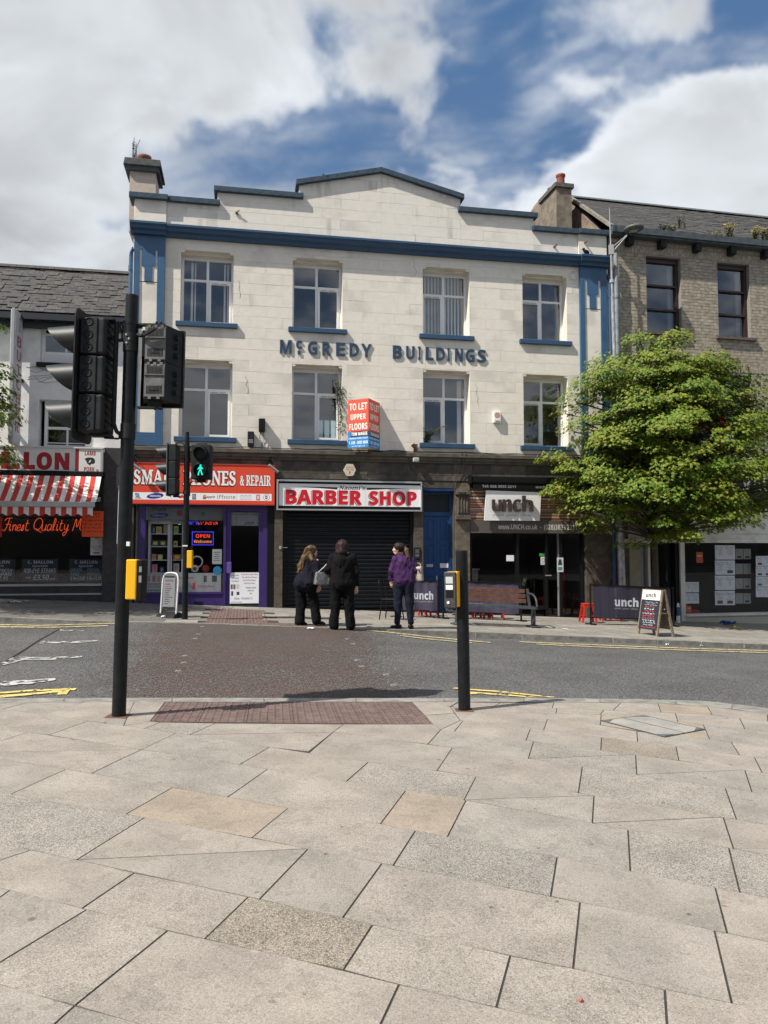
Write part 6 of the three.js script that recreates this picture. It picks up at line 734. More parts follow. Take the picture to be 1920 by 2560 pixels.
  // coloured panel on the wall behind the tree
  const [ax, ay] = q(1715, 1125, 0.15), [bx, by] = q(1832, 1040, 0.15), wp = thing('wall_sign', 'red and bright blue sign panel on brick wall behind tree crown', 'sign', FB, [(ax + bx) / 2, ay, 0]); part('panel', box(ax, bx, ay, by, 0.02, 0.14), M([0.03, 0.28, 0.60], 0.5), wp); part('red_band', box(ax + 0.02, bx - 0.15, by - 0.42, by - 0.02, 0.14, 0.15), M([0.55, 0.05, 0.05], 0.5), wp); part('white_strip', [0.2, 0.45, 0.7].map((k) => box(lerp(ax, bx, k), lerp(ax, bx, k) + 0.1, ay + 0.08, by - 0.48, 0.14, 0.148)), P.paper, wp);
}
// terrace across the plaza, behind the camera: it stands in the reflections of the shop windows
[[-30, 13, 8.6], [-16.6, 13, 9.8], [-3.2, 12.6, 8.8], [9.8, 12.8, 9.4], [23, 14, 8.2], [37.4, 14, 9.2], [51.8, 14, 8.6], [66, 16, 9.6]].forEach(([x, w, h], i) => {
  const F = frame(x + w, 25, 180 + 6), t = thing('terrace_house', ['plain grey terrace house at the far end behind plaza', 'tall buff terrace house across the plaza', 'low grey terrace house across the plaza', 'brown terrace house across the plaza', 'plain terrace house at the corner behind plaza', 'dark stone terrace house beyond the corner', 'grey terrace house further along the plaza row', 'end terrace house closing the plaza row'][i], 'building', F, [w / 2, -0.3, 0]);
  part('wall', box(0, w - 0.4, -0.8, h, -7, 0), rough([[0.2, 0.2, 0.19], [0.28, 0.24, 0.19], [0.24, 0.24, 0.23], [0.17, 0.12, 0.10], [0.26, 0.25, 0.23], [0.14, 0.13, 0.12], [0.22, 0.22, 0.22], [0.2, 0.17, 0.14]][i], 0.85, 2), t); part('roof', slab([[-0.3, h], [7.3, h], [3.5, h + 2.4]], 0, w - 0.4).rotateY(Math.PI / 2), P.slate[i % 4], t);
  for (let k = 0; k < 4; k++) for (const y of [3.9, 6.4]) { const a = 1.2 + k * 3, f = part('window', box(a, a + 1.3, y, y + 1.6, -0.05, 0.03), P.upvc, t); part('pane', box(a + 0.08, a + 1.22, y + 0.08, y + 1.52, 0.03, 0.036), M([0.03, 0.035, 0.04], 0.05), f); } part('shopfront', box(0.5, w - 0.9, 0, 2.9, -0.05, 0.05), M([0.03, 0.03, 0.032], 0.3), t);
});

// ------------------------------------------------------------------ signal poles and street furniture
const local = (p, f) => { const [u, w] = f.local(p); return [u, p.y, w]; };
function visor(x, y, z, r, len, dir) {       // hooded lamp visor, open at the end and below, pointing along dir (x)
  const pos = [], N = 22, K = 6, idx = []; for (let k = 0; k <= K; k++) for (let i = 0; i <= N; i++) { const a = -Math.PI * 0.5 + 2 * Math.PI * i / N, cut = len * (0.30 + 0.70 * (0.5 + 0.5 * Math.sin(a)) ** 0.75), rr3 = r * (1 - 0.10 * k / K); pos.push(x + dir * cut * k / K, y + Math.sin(a) * rr3 - 0.06 * (k / K) * len, z + Math.cos(a) * rr3); if (k && i) { const q = k * (N + 1) + i; idx.push(q - N - 2, q - N - 1, q, q - N - 2, q, q - 1); } }
  const g = new THREE.BufferGeometry(); g.setAttribute('position', new THREE.Float32BufferAttribute(pos, 3)); g.setIndex(idx); g.computeVertexNormals(); return g;
}
const visorMat = rough([0.018, 0.020, 0.024], 0.5, 0.5, grain, 0.0005, { side: THREE.DoubleSide });
const lensMat = (c) => M(c, 0.18);
const plateMat = rough([0.16, 0.162, 0.16], 0.55, 0.4, grain, 0.0005);
const sig = (o, a, b, c, d, e, f, m = P.blackMatt, n = 'bracket') => part(n, box(a, b, c, d, e, f), m, o);
{ // tall pole at the plaza edge
  const base = onPlaza(297, 1790), B = base.toArray(), X = (px, py) => B[0] + (px - (297 + (1790 - py) * 0.0142)) * -B[2] / FPX, Y = (py) => atDepth(300, py, -B[2]).y, z = B[2];
  const t = thing('traffic_signal', 'tall black signal pole at the plaza kerb carrying two dark signal heads', 'traffic signal', FW, B); t.rotation.z = -0.0138; const cx = B[0];
  part('pole', [cyl(cx, B[1] - 0.02, Y(812), z, 0.060, 0.060, 28), cyl(cx, Y(812), Y(740), z, 0.0565, 0.0565, 28), new THREE.SphereGeometry(0.0565, 24, 8, 0, 6.3, 0, 1.57).scale(1, 0.25, 1).translate(cx, Y(740), z), cyl(cx, Y(812) - 0.004, Y(812) + 0.006, z, 0.0625, 0.0625, 28)], P.polePaint, t);
  part('base_plate', [box(cx - 0.10, cx + 0.09, B[1] - 0.012, B[1] + 0.004, z - 0.09, z + 0.10)], rough([0.17, 0.09, 0.055], 0.9, 0.3), t); for (const [a, b] of [[880, 835], [1098, 1060]]) part('pole_collar', cyl(cx, Y(a), Y(b), z, 0.066, 0.066, 24), P.blackMatt, t); part('bolt', [[-0.02, 842], [0.005, 852], [-0.015, 862]].map(([d, py]) => new THREE.SphereGeometry(0.011, 8, 6).translate(cx + d, Y(py), z + 0.064)), P.grey, t);
  part('label_strip', [box(cx - 0.061, cx - 0.055, Y(1360), Y(1215), z - 0.012, z + 0.018)], M([0.6, 0.6, 0.6], 0.6), t); part('label_strip', box(cx + 0.035, cx + 0.062, Y(1365), Y(1354), z + 0.03, z + 0.052), P.paper, t);
  // three lamp head that looks along the street to the left
  const xb = X(262, 950), xf = X(196, 950), y0 = Y(1088), y1 = Y(806), zc = z + 0.02, hw = 0.15, h3 = (y1 - y0) / 3;
  const head = part('signal_head', [0, 1, 2].map((k) => { const g = new RoundedBoxGeometry(xb - xf, h3 - 0.004, hw * 2, 2, 0.03).translate((xb + xf) / 2, y0 + (k + 0.5) * h3, zc); return g; }), P.blackMatt, t);
  part('side_panel', [0, 1, 2].map((k) => rbox(xf + 0.02, xb - 0.07, y0 + k * h3 + 0.012, y0 + (k + 1) * h3 - 0.012, zc + hw - 0.01, zc + hw + 0.010, 0.006, 1)), P.blackMatt, head); for (let k = 0; k < 9; k++) { const yy = y0 + 0.07 + k * (y1 - y0 - 0.12) / 8; part('side_recess', [new THREE.TorusGeometry(0.036, 0.007, 6, 18).scale(1, 0.9, 0.8).translate((xf + xb) / 2 - 0.03, yy, zc + hw + 0.010)], P.black, head); }
  part('rear_rib', Array.from({ length: 15 }, (_, k) => box(xb - 0.008, xb + 0.008, y0 + 0.05 + k * (y1 - y0 - 0.1) / 14 - 0.012, y0 + 0.05 + k * (y1 - y0 - 0.1) / 14 + 0.012, zc - 0.1, zc + 0.1)), P.black, head);
  const bd = new THREE.Shape(), bw = 0.225, b0 = y0 - 0.07, b1 = y1 + 0.07, rc = 0.09; bd.moveTo(-bw + rc, b0); bd.lineTo(bw - rc, b0); bd.quadraticCurveTo(bw, b0, bw, b0 + rc); bd.lineTo(bw, b1 - rc); bd.quadraticCurveTo(bw, b1, bw - rc, b1); bd.lineTo(-bw + rc, b1); bd.quadraticCurveTo(-bw, b1, -bw, b1 - rc); bd.lineTo(-bw, b0 + rc); bd.quadraticCurveTo(-bw, b0, -bw + rc, b0);
  part('backing_board', new THREE.ExtrudeGeometry(bd, { depth: 0.012, bevelEnabled: false, curveSegments: 6 }).rotateY(Math.PI / 2).translate(xf - 0.012, 0, zc), P.blackMatt, t); part('reflective_edge', Array.from({ length: 3 }, (_, k) => box(xf - 0.022, xf - 0.0125, y0 + (k + 0.22) * h3, y0 + (k + 0.78) * h3, zc + 0.13, zc + 0.155)), M([0.45, 0.47, 0.48], 0.4), t);
  for (const [k, c] of [[2, [0.12, 0.008, 0.006]], [1, [0.12, 0.06, 0.006]], [0, [0.008, 0.07, 0.03]]]) { const yy = y0 + (k + 0.5) * h3; part('visor', visor(xf - 0.012, yy + 0.01, zc, 0.122, 0.32, -1), visorMat, t); part('lens', new THREE.SphereGeometry(0.105, 20, 8, 0, 6.3, 0, 0.9).rotateZ(Math.PI / 2).scale(0.4, 1.28, 1.28).translate(xf + 0.012, yy, zc), lensMat(c), t); }
  for (const g of [tube([[cx - 0.05, Y(850), z], [xb + 0.05, Y(852), zc], [xb - 0.02, Y(845), zc]], 0.016, 10, 8), box(xf + 0.07, xb + 0.03, y1, y1 + 0.018, zc - 0.06, zc + 0.06), box(xb + 0.02, cx - 0.06, y1 - 0.006, y1 + 0.012, zc - 0.02, zc + 0.02), tube([[X(286, 806), y1 + 0.005, zc], [X(289, 812), Y(815), zc], [X(290, 840), Y(850), zc]], 0.009, 10, 6), rod([X(274, 950), Y(1068), zc], [X(274, 950), Y(806), zc], 0.021, 0.021, 10), tube([[X(274, 1060), Y(1062), zc], [X(283, 1075), Y(1082), zc], [cx - 0.05, Y(1084), z]], 0.018, 12, 8), box(xf + 0.08, X(268, 1100), y0 - 0.02, y0, zc - 0.06, zc + 0.06), tube([[X(250, 1108), y0 - 0.03, zc], [X(283, 1110), y0 - 0.035, zc], [X(287, 1100), Y(1098), zc], [X(288, 1085), Y(1082), zc]], 0.010, 14, 6)]) part('mounting_bracket', g, P.blackMatt, t);
  // two lamp pedestrian head seen from behind, tapering to its back
  const rx0 = X(350, 900), rx1 = X(404, 900), ry0 = Y(1000), ry1 = Y(815), rz = z + 0.05, hm = (ry1 - ry0) / 2, fw = 0.085;
  const frus = (a, b, c, d, z0, A, Bq, Cq, Dq, z1) => { const v = [[a, c, z0], [b, c, z0], [b, d, z0], [a, d, z0], [A, Cq, z1], [Bq, Cq, z1], [Bq, Dq, z1], [A, Dq, z1]], F = [[0, 1, 2, 3], [1, 5, 6, 2], [5, 4, 7, 6], [4, 0, 3, 7], [3, 2, 6, 7], [4, 5, 1, 0]], pos = []; for (const [i, j, k, l] of F) pos.push(...v[i], ...v[j], ...v[k], ...v[i], ...v[k], ...v[l]); const g = new THREE.BufferGeometry(); g.setAttribute('position', new THREE.Float32BufferAttribute(pos, 3)); g.computeVertexNormals(); return g; };
  const ph = part('signal_head', [0, 1].map((k) => frus(rx0, rx1, ry0 + k * hm + 0.004, ry0 + (k + 1) * hm - 0.004, rz, rx0 - fw + 0.015, rx1 + fw, ry0 + k * hm + 0.001, ry0 + (k + 1) * hm - 0.001, rz - 0.22)), P.blackMatt, t);
  part('front_case', [box(rx0 - fw - 0.012, rx1 + fw + 0.015, ry0 - 0.03, ry1 + 0.012, rz - 0.27, rz - 0.22)], P.black, ph);
  for (let k = 0; k < 2; k++) { const a = ry0 + k * hm; part('back_plate', [rbox(rx0 + 0.004, rx1 - 0.004, a + 0.02, a + hm - 0.02, rz - 0.005, rz + 0.008, 0.006, 1), ...[0.2, 0.5, 0.8].map((s) => box(lerp(rx0, rx1, s) - 0.014, lerp(rx0, rx1, s) + 0.014, a + hm - 0.03, a + hm - 0.004, rz, rz + 0.012)), ...[0.3, 0.7].map((s) => box(lerp(rx0, rx1, s) - 0.014, lerp(rx0, rx1, s) + 0.014, a + 0.002, a + 0.03, rz, rz + 0.012))], plateMat, ph); for (const [c, d] of [[0.68, 0.88], [0.14, 0.36]]) part('vent', [...Array(12)].map((_, i) => { const x = lerp(rx0 + 0.03, rx1 - 0.03, i / 11); return box(x - 0.0035, x + 0.0035, a + hm * c, a + hm * d, rz + 0.0085, rz + 0.0095); }), P.black, ph); part('louvre_rib', [box(rx0 + 0.01, rx1 - 0.01, a + hm * 0.62, a + hm * 0.64, rz + 0.006, rz + 0.016), box(rx0 + 0.06, rx1 - 0.06, a + hm * 0.235, a + hm * 0.25, rz + 0.009, rz + 0.013)], P.blackMatt, ph); for (const s of [0.25, 0.5, 0.75]) part('side_recess', box(rx1 + 0.035, rx1 + 0.075, a + hm * s - 0.02, a + hm * s + 0.02, rz - 0.14, rz - 0.10), P.black, ph); }
  for (const g of [box(X(333, 808), rx1 - 0.03, ry1 + 0.005, ry1 + 0.022, rz - 0.09, rz - 0.03), box(cx + 0.04, X(336, 808), ry1 - 0.012, ry1 + 0.022, rz - 0.09, rz - 0.05), box(X(330, 1014), rx1 - 0.04, ry0 - 0.075, ry0 - 0.058, rz - 0.09, rz - 0.03), box(rx0 + 0.03, rx1 - 0.06, ry0 - 0.058, ry0, rz - 0.13, rz - 0.04), tube([[cx + 0.05, Y(835), z], [X(345, 845), Y(845), rz + 0.03], [X(352, 840), Y(842), rz + 0.05]], 0.016, 10, 8), bar([X(352, 842), Y(845), rz + 0.05], [X(382, 828), Y(829), rz + 0.07], 0.03, 0.022)]) part('mounting_bracket', g, P.blackMatt, t);
  part('bolt', [[375, 806], [386, 806], [374, 1021], [388, 1021]].map(([px, py]) => new THREE.SphereGeometry(0.013, 8, 6).translate(X(px, py), Y(py), rz - 0.05)), P.black, t);
  // push button box
  const bx = cx + 0.062, by0 = Y(1497), by1 = Y(1398); part('button_box', [rbox(bx - 0.008, bx + 0.085, by0, by1, z - 0.05, z + 0.10, 0.012, 2)], P.yellow, t); part('button_face', [rbox(bx + 0.086, bx + 0.135, by0 - 0.01, by1, z - 0.06, z + 0.09, 0.012, 2), box(bx + 0.10, bx + 0.126, by0 - 0.035, by0 - 0.01, z + 0.0, z + 0.05)], P.black, t); part('button_sign', [box(bx + 0.104, bx + 0.128, by1 - 0.11, by1 - 0.06, z + 0.09, z + 0.092), box(bx + 0.104, bx + 0.128, by1 - 0.20, by1 - 0.14, z + 0.09, z + 0.092)], M([0.22, 0.22, 0.22], 0.5), t);
}
{ // short pole with push button on the near side
  const base = onPlaza(1161, 1775), B = base.toArray(), Y = (py) => atDepth(1160, py, -B[2]).y, cx = B[0], z = B[2], t = thing('push_button_pole', 'short black pole with yellow crossing button box at the plaza kerb', 'bollard', FW, B); t.rotation.z = 0.012;
  part('pole', [cyl(cx, B[1] - 0.02, Y(1378), z, 0.0595, 0.0585, 28), new THREE.SphereGeometry(0.0585, 24, 8, 0, 6.3, 0, 1.57).scale(1, 0.2, 1).translate(cx, Y(1378), z)], P.polePaint, t); part('base_plate', box(cx - 0.09, cx + 0.08, B[1] - 0.012, B[1] + 0.004, z - 0.08, z + 0.09), rough([0.17, 0.09, 0.055], 0.9, 0.3), t);
  const y0 = Y(1516), y1 = Y(1428), turn = (g) => g.rotateY(-0.52).translate(cx - 0.085, 0, z + 0.02), H = y1 - y0;
  part('button_box', turn(rbox(-0.055, 0.065, y0, y1, -0.06, 0.055, 0.012, 2)), P.yellow, t); part('button_face', [turn(rbox(-0.068, 0.058, y0 - 0.012, y1 - 0.002, 0.056, 0.085, 0.012, 2)), turn(box(-0.03, 0.02, y0 - 0.035, y0 - 0.012, 0.0, 0.07))], rough([0.055, 0.056, 0.058], 0.5, 0.3), t);
  part('button_sign', turn(box(-0.045, 0.03, y1 - 0.115, y1 - 0.05, 0.085, 0.088)), M([0.45, 0.5, 0.52], 0.5), t); part('button_sign', turn(box(-0.045, 0.03, y1 - 0.175, y1 - 0.13, 0.085, 0.088)), M([0.72, 0.78, 0.82], 0.4), t); part('display', turn(box(-0.045, 0.035, y0 + 0.09, y0 + 0.19, 0.085, 0.087)), P.black, t); part('push_button', turn(new THREE.CylinderGeometry(0.014, 0.014, 0.012, 14).rotateX(Math.PI / 2).translate(-0.02, y0 + 0.045, 0.088)), P.paper, t);
}
{ // signal across the road: three lamp head sideways, pedestrian head with the green walking figure
  const base = onPave(462, 1548), B = base.toArray(), s = -B[2] / FPX, X = (px) => B[0] + (px - 463) * s, Y = (py) => atDepth(463, py, -B[2]).y, cx = B[0], z = B[2], t = thing('traffic_signal', 'slim black signal post across the road showing lit green walking figure', 'traffic signal', FW, B);
  part('pole', [cyl(cx, B[1] - 0.02, Y(1120), z, 0.056, 0.054, 22), cyl(cx, Y(1120), Y(1080), z, 0.050, 0.034, 22)], P.polePaint, t);
  const xf = X(419), xb = X(441), y0 = Y(1238), y1 = Y(1112), h3 = (y1 - y0) / 3; const hd = part('signal_head', [0, 1, 2].map((k) => rbox(xf, xb, y0 + k * h3 + 0.002, y0 + (k + 1) * h3 - 0.002, z - 0.15, z + 0.15, 0.02, 2)), P.blackMatt, t); part('front_plate', box(xf - 0.015, xf, y0 - 0.02, y1 + 0.02, z - 0.17, z + 0.17), M([0.10, 0.12, 0.12], 0.4), hd);
  [0, 1, 2].forEach((k) => part('visor', visor(xf - 0.015, y0 + (k + 0.5) * h3 + 0.02, z, 0.115, 0.25, -1), visorMat, t)); for (const g of [box(xb - 0.03, cx, y1 - 0.05, y1 - 0.03, z - 0.02, z + 0.02), tube([[X(430), y1, z], [X(440), y1 + 0.04, z], [X(452), y1 + 0.03, z], [X(456), y1 - 0.02, z]], 0.012, 12, 6), box(xb - 0.03, cx, y0 + 0.03, y0 + 0.05, z - 0.02, z + 0.02), box(X(430), X(446), y0 - 0.04, y0 - 0.01, z - 0.03, z + 0.03)]) part('mounting_bracket', g, P.blackMatt, t);
  const px0 = X(475), px1 = X(523), py0 = Y(1198), py1 = Y(1112), pz = z + 0.06, m = (px0 + px1) / 2; const ph = part('signal_head', [rbox(px0, px1, py0, py1, pz - 0.26, pz, 0.02, 2)], P.blackMatt, t);
  part('lens_ring', [Y(1134), Y(1176)].map((y) => new THREE.TorusGeometry(0.128, 0.014, 8, 32).translate(m, y, pz + 0.01)), P.black, ph); part('visor', [Y(1134), Y(1176)].map((y) => { const g = visor(0, 0, 0, 0.125, 0.17, 1); return g.rotateY(-Math.PI / 2).translate(m, y, pz); }), visorMat, ph); part('lens', new THREE.CircleGeometry(0.12, 28).translate(m, Y(1134), pz + 0.006), M([0.025, 0.022, 0.022], 0.15), ph); part('lens', new THREE.CircleGeometry(0.12, 28).translate(m, Y(1176), pz + 0.004), M([0.012, 0.02, 0.02], 0.15), ph);
  const gm = new THREE.MeshStandardMaterial({ color: C(0, 0.05, 0.04), emissive: C(0.02, 0.95, 0.62), emissiveIntensity: 1.15 }), k = 0.105 / 50, yc = Y(1176), fig = (pts) => slab(pts.map(([a, b]) => [m + a * k, yc + b * k]), pz + 0.007, pz + 0.012);
  part('walking_figure', [new THREE.CylinderGeometry(8 * k, 8 * k, 0.005, 14).rotateX(Math.PI / 2).translate(m + 1 * k, yc + 42 * k, pz + 0.0095), fig([[-9, 32], [9, 32], [8, 2], [-8, 2]]), fig([[-9, 31], [-5, 24], [-16, 12], [-22, 2], [-27, 5], [-20, 18]]), fig([[9, 31], [26, 12], [23, 6], [6, 20]]), fig([[-8, 3], [2, 3], [-12, -26], [-14, -48], [-24, -48], [-20, -22]]), fig([[-1, 3], [8, 3], [14, -20], [24, -44], [14, -47], [5, -24]])], gm, ph);
  for (const g of [box(cx, px0 + 0.02, py1 - 0.06, py1 - 0.04, z - 0.02, z + 0.02), box(m - 0.08, m + 0.08, py0 - 0.06, py0, z - 0.08, z - 0.02), tube([[m - 0.05, py0 - 0.03, z - 0.05], [X(474), py0 - 0.05, z], [X(471), py0 - 0.12, z], [X(471), Y(1240), z]], 0.010, 12, 6), box(m - 0.1, m + 0.1, py1, py1 + 0.03, z - 0.1, z - 0.02), cyl(cx, Y(1236), Y(1226), z, 0.066, 0.066, 20)]) part('mounting_bracket', g, P.blackMatt, t);
  part('button_box', rbox(X(469.5), X(482.5), Y(1420), Y(1376), z + 0.0, z + 0.11, 0.012, 2), P.yellow, t); part('button_face', rbox(X(467), X(480), Y(1417), Y(1366), z - 0.06, z + 0.0, 0.012, 1), P.black, t); part('label_strip', box(cx - 0.05, cx + 0.045, Y(1366), Y(1363), z + 0.045, z + 0.058), P.paper, t);
}
{ // lamp column behind the tree, with its round lantern on a bracket
  const lw = FA.at(1557, 1500, 0.42), base = FA.world(lw[0], 0, 0.42); base.y = pavY(base.x, base.z); const B = base.toArray(), D = -B[2], Y = (py) => atDepth(1545, py, D).y, cx = B[0], z = B[2], t = thing('street_lamp', 'tall pale grey lamp column with round disc lantern on bracket', 'street lamp', FW, B); t.rotation.z = 0.0165;
  part('column', [cyl(cx, B[1] - 0.05, Y(1290), z, 0.092, 0.088, 28), cyl(cx, Y(1290), Y(1270), z, 0.088, 0.058, 28), cyl(cx, Y(1270), Y(740), z, 0.058, 0.046, 24), cyl(cx, Y(740), Y(519), z, 0.036, 0.010, 20)], P.silver, t); part('service_door', rbox(cx - 0.03, cx + 0.03, B[1] + 0.5, B[1] + 1.0, z + 0.07, z + 0.094, 0.006, 1), P.silver, t); part('band', [cyl(cx, Y(1350), Y(1347), z, 0.093, 0.093, 20), cyl(cx, Y(707), Y(699), z, 0.058, 0.058, 20)], P.grey, t);
  const s = D / FPX, lx = cx + (1600 - 1540) * s, ly = Y(573), a = (px, py) => [cx + (px - 1540) * s, Y(py), z]; part('arm', [rod(a(1543, 631), a(1582, 590), 0.016), rod(a(1543, 619), a(1582, 588), 0.012), box(cx - 0.05, cx + 0.07, Y(636), Y(612), z - 0.03, z + 0.03)], P.grey, t);
  part('lantern', [new THREE.LatheGeometry([[0.0, 0.07], [0.12, 0.068], [0.22, 0.05], [0.262, 0.015], [0.25, -0.03], [0.20, -0.05], [0.0, -0.055]].map(([x, y]) => new THREE.Vector2(x, y)).reverse(), 36).rotateZ(0.08).translate(lx, ly, z)], rough([0.14, 0.145, 0.15], 0.5, 0.5), t); part('lens', new THREE.BoxGeometry(0.20, 0.012, 0.16).rotateZ(0.08).translate(lx - 0.01, ly - 0.06, z), M([0.45, 0.42, 0.36], 0.2), t);
}
{ // bench with red brown planks
  const [u1, , w1] = local(onPave(1344, 1571), FA), u0 = u1 - 1.75, g0 = pavY(...(() => { const p = FA.world((u0 + u1) / 2, 0, w1); return [p.x, p.z]; })()), t = thing('bench', 'metal street bench with three red brown back planks facing the road', 'bench', FA, [(u0 + u1) / 2, g0, w1]), sl = -0.048, G = (u) => g0 + (u - (u0 + u1) / 2) * sl, bm = rough([0.215, 0.098, 0.062], 0.55, 0.5, grain, 0.001), st = rough([0.055, 0.062, 0.068], 0.5, 0.5);
  const plank = (y, w, h, th, mat, name) => part(name, bar([u0 + 0.12, G(u0) + y, w], [u1 - 0.10, G(u1) + y, w], th, h), mat, t);
  for (const [y, w] of [[0.545, w1 - 0.415], [0.65, w1 - 0.455], [0.755, w1 - 0.495]]) plank(y, w, 0.084, 0.035, bm, 'plank'); for (let k = 0; k < 5; k++) plank(0.43 + (k === 0 ? -0.012 : 0), w1 - k * 0.095, 0.03, 0.06, rough([0.10, 0.115, 0.125], 0.4, 0.5), 'seat_bar');
  for (const u of [u0 + 0.05, u1 - 0.02]) { const g = G(u); part('end_frame', [rbox(u - 0.035, u + 0.035, g, g + 0.42, w1 - 0.25, w1 - 0.13, 0.02, 2), rbox(u - 0.11, u + 0.11, g, g + 0.035, w1 - 0.36, w1 - 0.02, 0.015, 2), cyl(u, g + 0.03, g + 0.06, w1 - 0.19, 0.09, 0.06, 18), box(u - 0.03, u + 0.03, g + 0.39, g + 0.435, w1 - 0.43, w1 + 0.03), bar([u, g + 0.42, w1 - 0.40], [u, g + 0.80, w1 - 0.53], 0.05, 0.04)], st, t); part('armrest', tube([[u, g + 0.70, w1 - 0.47], [u, g + 0.69, w1 - 0.2], [u, g + 0.60, w1 - 0.02], [u, g + 0.44, w1 + 0.04]], 0.024, 20, 8), st, t); }
}
// banners of the sandwich shop, on posts
const unchArt = (left, tx, word = true, bg = '#4a4459') => print(1024, 460, (g, w, h) => { g.fillStyle = bg; g.fillRect(0, 0, w, h); const r = rng(6); for (let i = 0; i < 90; i++) { g.fillStyle = `rgba(${r() < 0.5 ? '20,18,30' : '120,112,140'},${0.05 + r() * 0.09})`; g.fillRect(r() * w, 0, 4 + r() * 16, h); } g.fillStyle = 'rgba(20,18,28,0.35)'; g.fillRect(0, 0, w, 34); g.fillRect(0, h - 46, w, 3); if (word) fitText(g, 'unch', w * left, h * 0.62, w * tx, h * 0.27, '900 100px sans-serif', '#cfd3da'); if (word) { g.fillStyle = bg; for (const [x, y, s] of [[0, 0.38, 9], [0.004, 0.5, 8], [0.0, 0.6, 10]]) { g.beginPath(); g.arc(w * (left + x), h * y, s, 0, 7); g.fill(); } } fitText(g, 'sandwich | gourmet | coffee bar', w * left - 6, h * 0.71, w * tx, h * 0.05, 'italic 100px cursive, serif', '#b9bcc6'); }, 0.75);
function banner(pa, pb, hgt, label, art, postR = true) {
  const a = local(onPave(...pa), FA), b = local(onPave(...pb), FA), t = thing('cafe_barrier', label, 'barrier', FA, [(a[0] + b[0]) / 2, (a[1] + b[1]) / 2, (a[2] + b[2]) / 2], 'cafe barriers of the sandwich shop'), n = 24, pos = new THREE.PlaneGeometry(1, 1, n, 8), p = pos.attributes.position, bot = 0.16;
  for (let i = 0; i < p.count; i++) { const s = p.getX(i) + 0.5, k = p.getY(i) + 0.5; p.setXYZ(i, lerp(a[0], b[0], lerp(0.03, 0.97, s)), lerp(a[1], b[1], s) + bot + k * (hgt - bot) - 0.012 * Math.sin(s * Math.PI) * (1 - k), lerp(a[2], b[2], s) + 0.02 * Math.sin(s * 9) * (1 - k * k) + 0.006 * Math.sin(s * 31 + k * 4)); } pos.computeVertexNormals(); art.side = THREE.DoubleSide; part('banner', pos, art, t, true);
  part('top_rail', rod([a[0], a[1] + hgt, a[2]], [b[0], b[1] + hgt, b[2]], 0.014), P.black, t); part('bottom_rail', rod([a[0], a[1] + bot, a[2]], [b[0], b[1] + bot, b[2]], 0.012), P.black, t); for (const q of [a, b]) { part('post', [rod([q[0], q[1], q[2]], [q[0], q[1] + hgt + 0.03, q[2]], 0.022, 0.022, 12), cyl(q[0], q[1], q[1] + 0.02, q[2], 0.14, 0.13, 20)], P.black, t); } return t;
}
banner([990, 1542], [1096, 1545], 0.84, 'purple cafe banner behind the woman in purple, beside the blue door', unchArt(0.42, 0.48)); banner([1108, 1546], [1303, 1553], 0.86, 'long purple cafe banner standing behind the bench', unchArt(0.10, 0.42, false)); banner([1477, 1561], [1684, 1566], 0.92, 'purple cafe banner with tree shade painted into its colour next to the folding board', unchArt(0.27, 0.31, true, '#332f3e'));  // the last banner carries the tree shade in its base colour
{ // folding board of the sandwich shop
  const near = onPave(1642, 1592), F = frame(near.x, near.z, 22), y = near.y, t = thing('sandwich_board', 'wooden folding pavement board with chalk menu and white sandwich shop header', 'sign', F, [0.2, y, -0.3]), H = 0.95, wd = 0.56;
  const leg = (x0, x1, z) => bar([x0, y - 0.012, z], [x1, y + H, z], 0.035, 0.05); part('front_frame', [leg(0, 0.17, 0), leg(0, 0.17, -wd), bar([0.165, y + H - 0.03, 0.02], [0.165, y + H - 0.03, -wd - 0.02], 0.03, 0.06), bar([0.028, y + 0.16, 0], [0.028, y + 0.16, -wd], 0.025, 0.06)], P.wood, t); part('rear_frame', [leg(0.43, 0.22, 0), leg(0.43, 0.22, -wd), bar([0.225, y + H - 0.03, 0.02], [0.225, y + H - 0.03, -wd - 0.02], 0.03, 0.06), bar([0.395, y + 0.16, 0], [0.395, y + 0.16, -wd], 0.025, 0.06)], P.wood, t); part('rear_board', bar([0.385, y + 0.2, -wd / 2], [0.24, y + H - 0.04, -wd / 2], wd - 0.05, 0.008), rough([0.26, 0.21, 0.15], 0.8, 0.4), t);
  const L = Math.hypot(H, 0.17), face = (s0, s1, off2) => { const g = new THREE.PlaneGeometry(wd - 0.02, L * (s1 - s0)), a = Math.atan2(0.17, H); g.translate(0, L * (s0 + s1) / 2, off2).rotateX(-a).rotateY(-Math.PI / 2).translate(0, y, -wd / 2); return g; }; part('chalk_panel', face(0.13, 0.76, 0.026), print(256, 400, (g, w, h) => { g.fillStyle = '#252733'; g.fillRect(0, 0, w, h); const r = rng(31), c = ['#b8bcc8', '#c03b4b', '#c4566a', '#9aa6b8', '#d8d8d8']; for (let j = 0; j < 12; j++) { g.strokeStyle = c[Math.floor(r() * 5)]; g.lineWidth = 5; let x = 30 + r() * 40; const yy = 28 + j * 31, e = 180 + r() * 50; while (x < e) { g.beginPath(); g.moveTo(x, yy); for (let k = 0; k < 26; k += 5) g.lineTo(x + k, yy + (r() - 0.5) * 20); g.stroke(); x += 36; } } }, 0.7), t, true); part('header_panel', face(0.77, 0.985, 0.027), print(256, 140, (g, w, h) => { g.fillStyle = '#dfe0de'; g.fillRect(0, 0, w, h); fitText(g, 'unch', 50, 102, 150, 62, '900 100px sans-serif', '#2a2523'); fitText(g, 'sandwich | gourmet | coffee bar', 50, 124, 150, 9, '100px sans-serif', '#666'); }, 0.6), t, true); part('hinge', [0, -wd].map((z) => cyl(0.195, y + 0.55, y + 0.57, z + 0.02, 0.012, 0.012, 8)), P.grey, t);
}
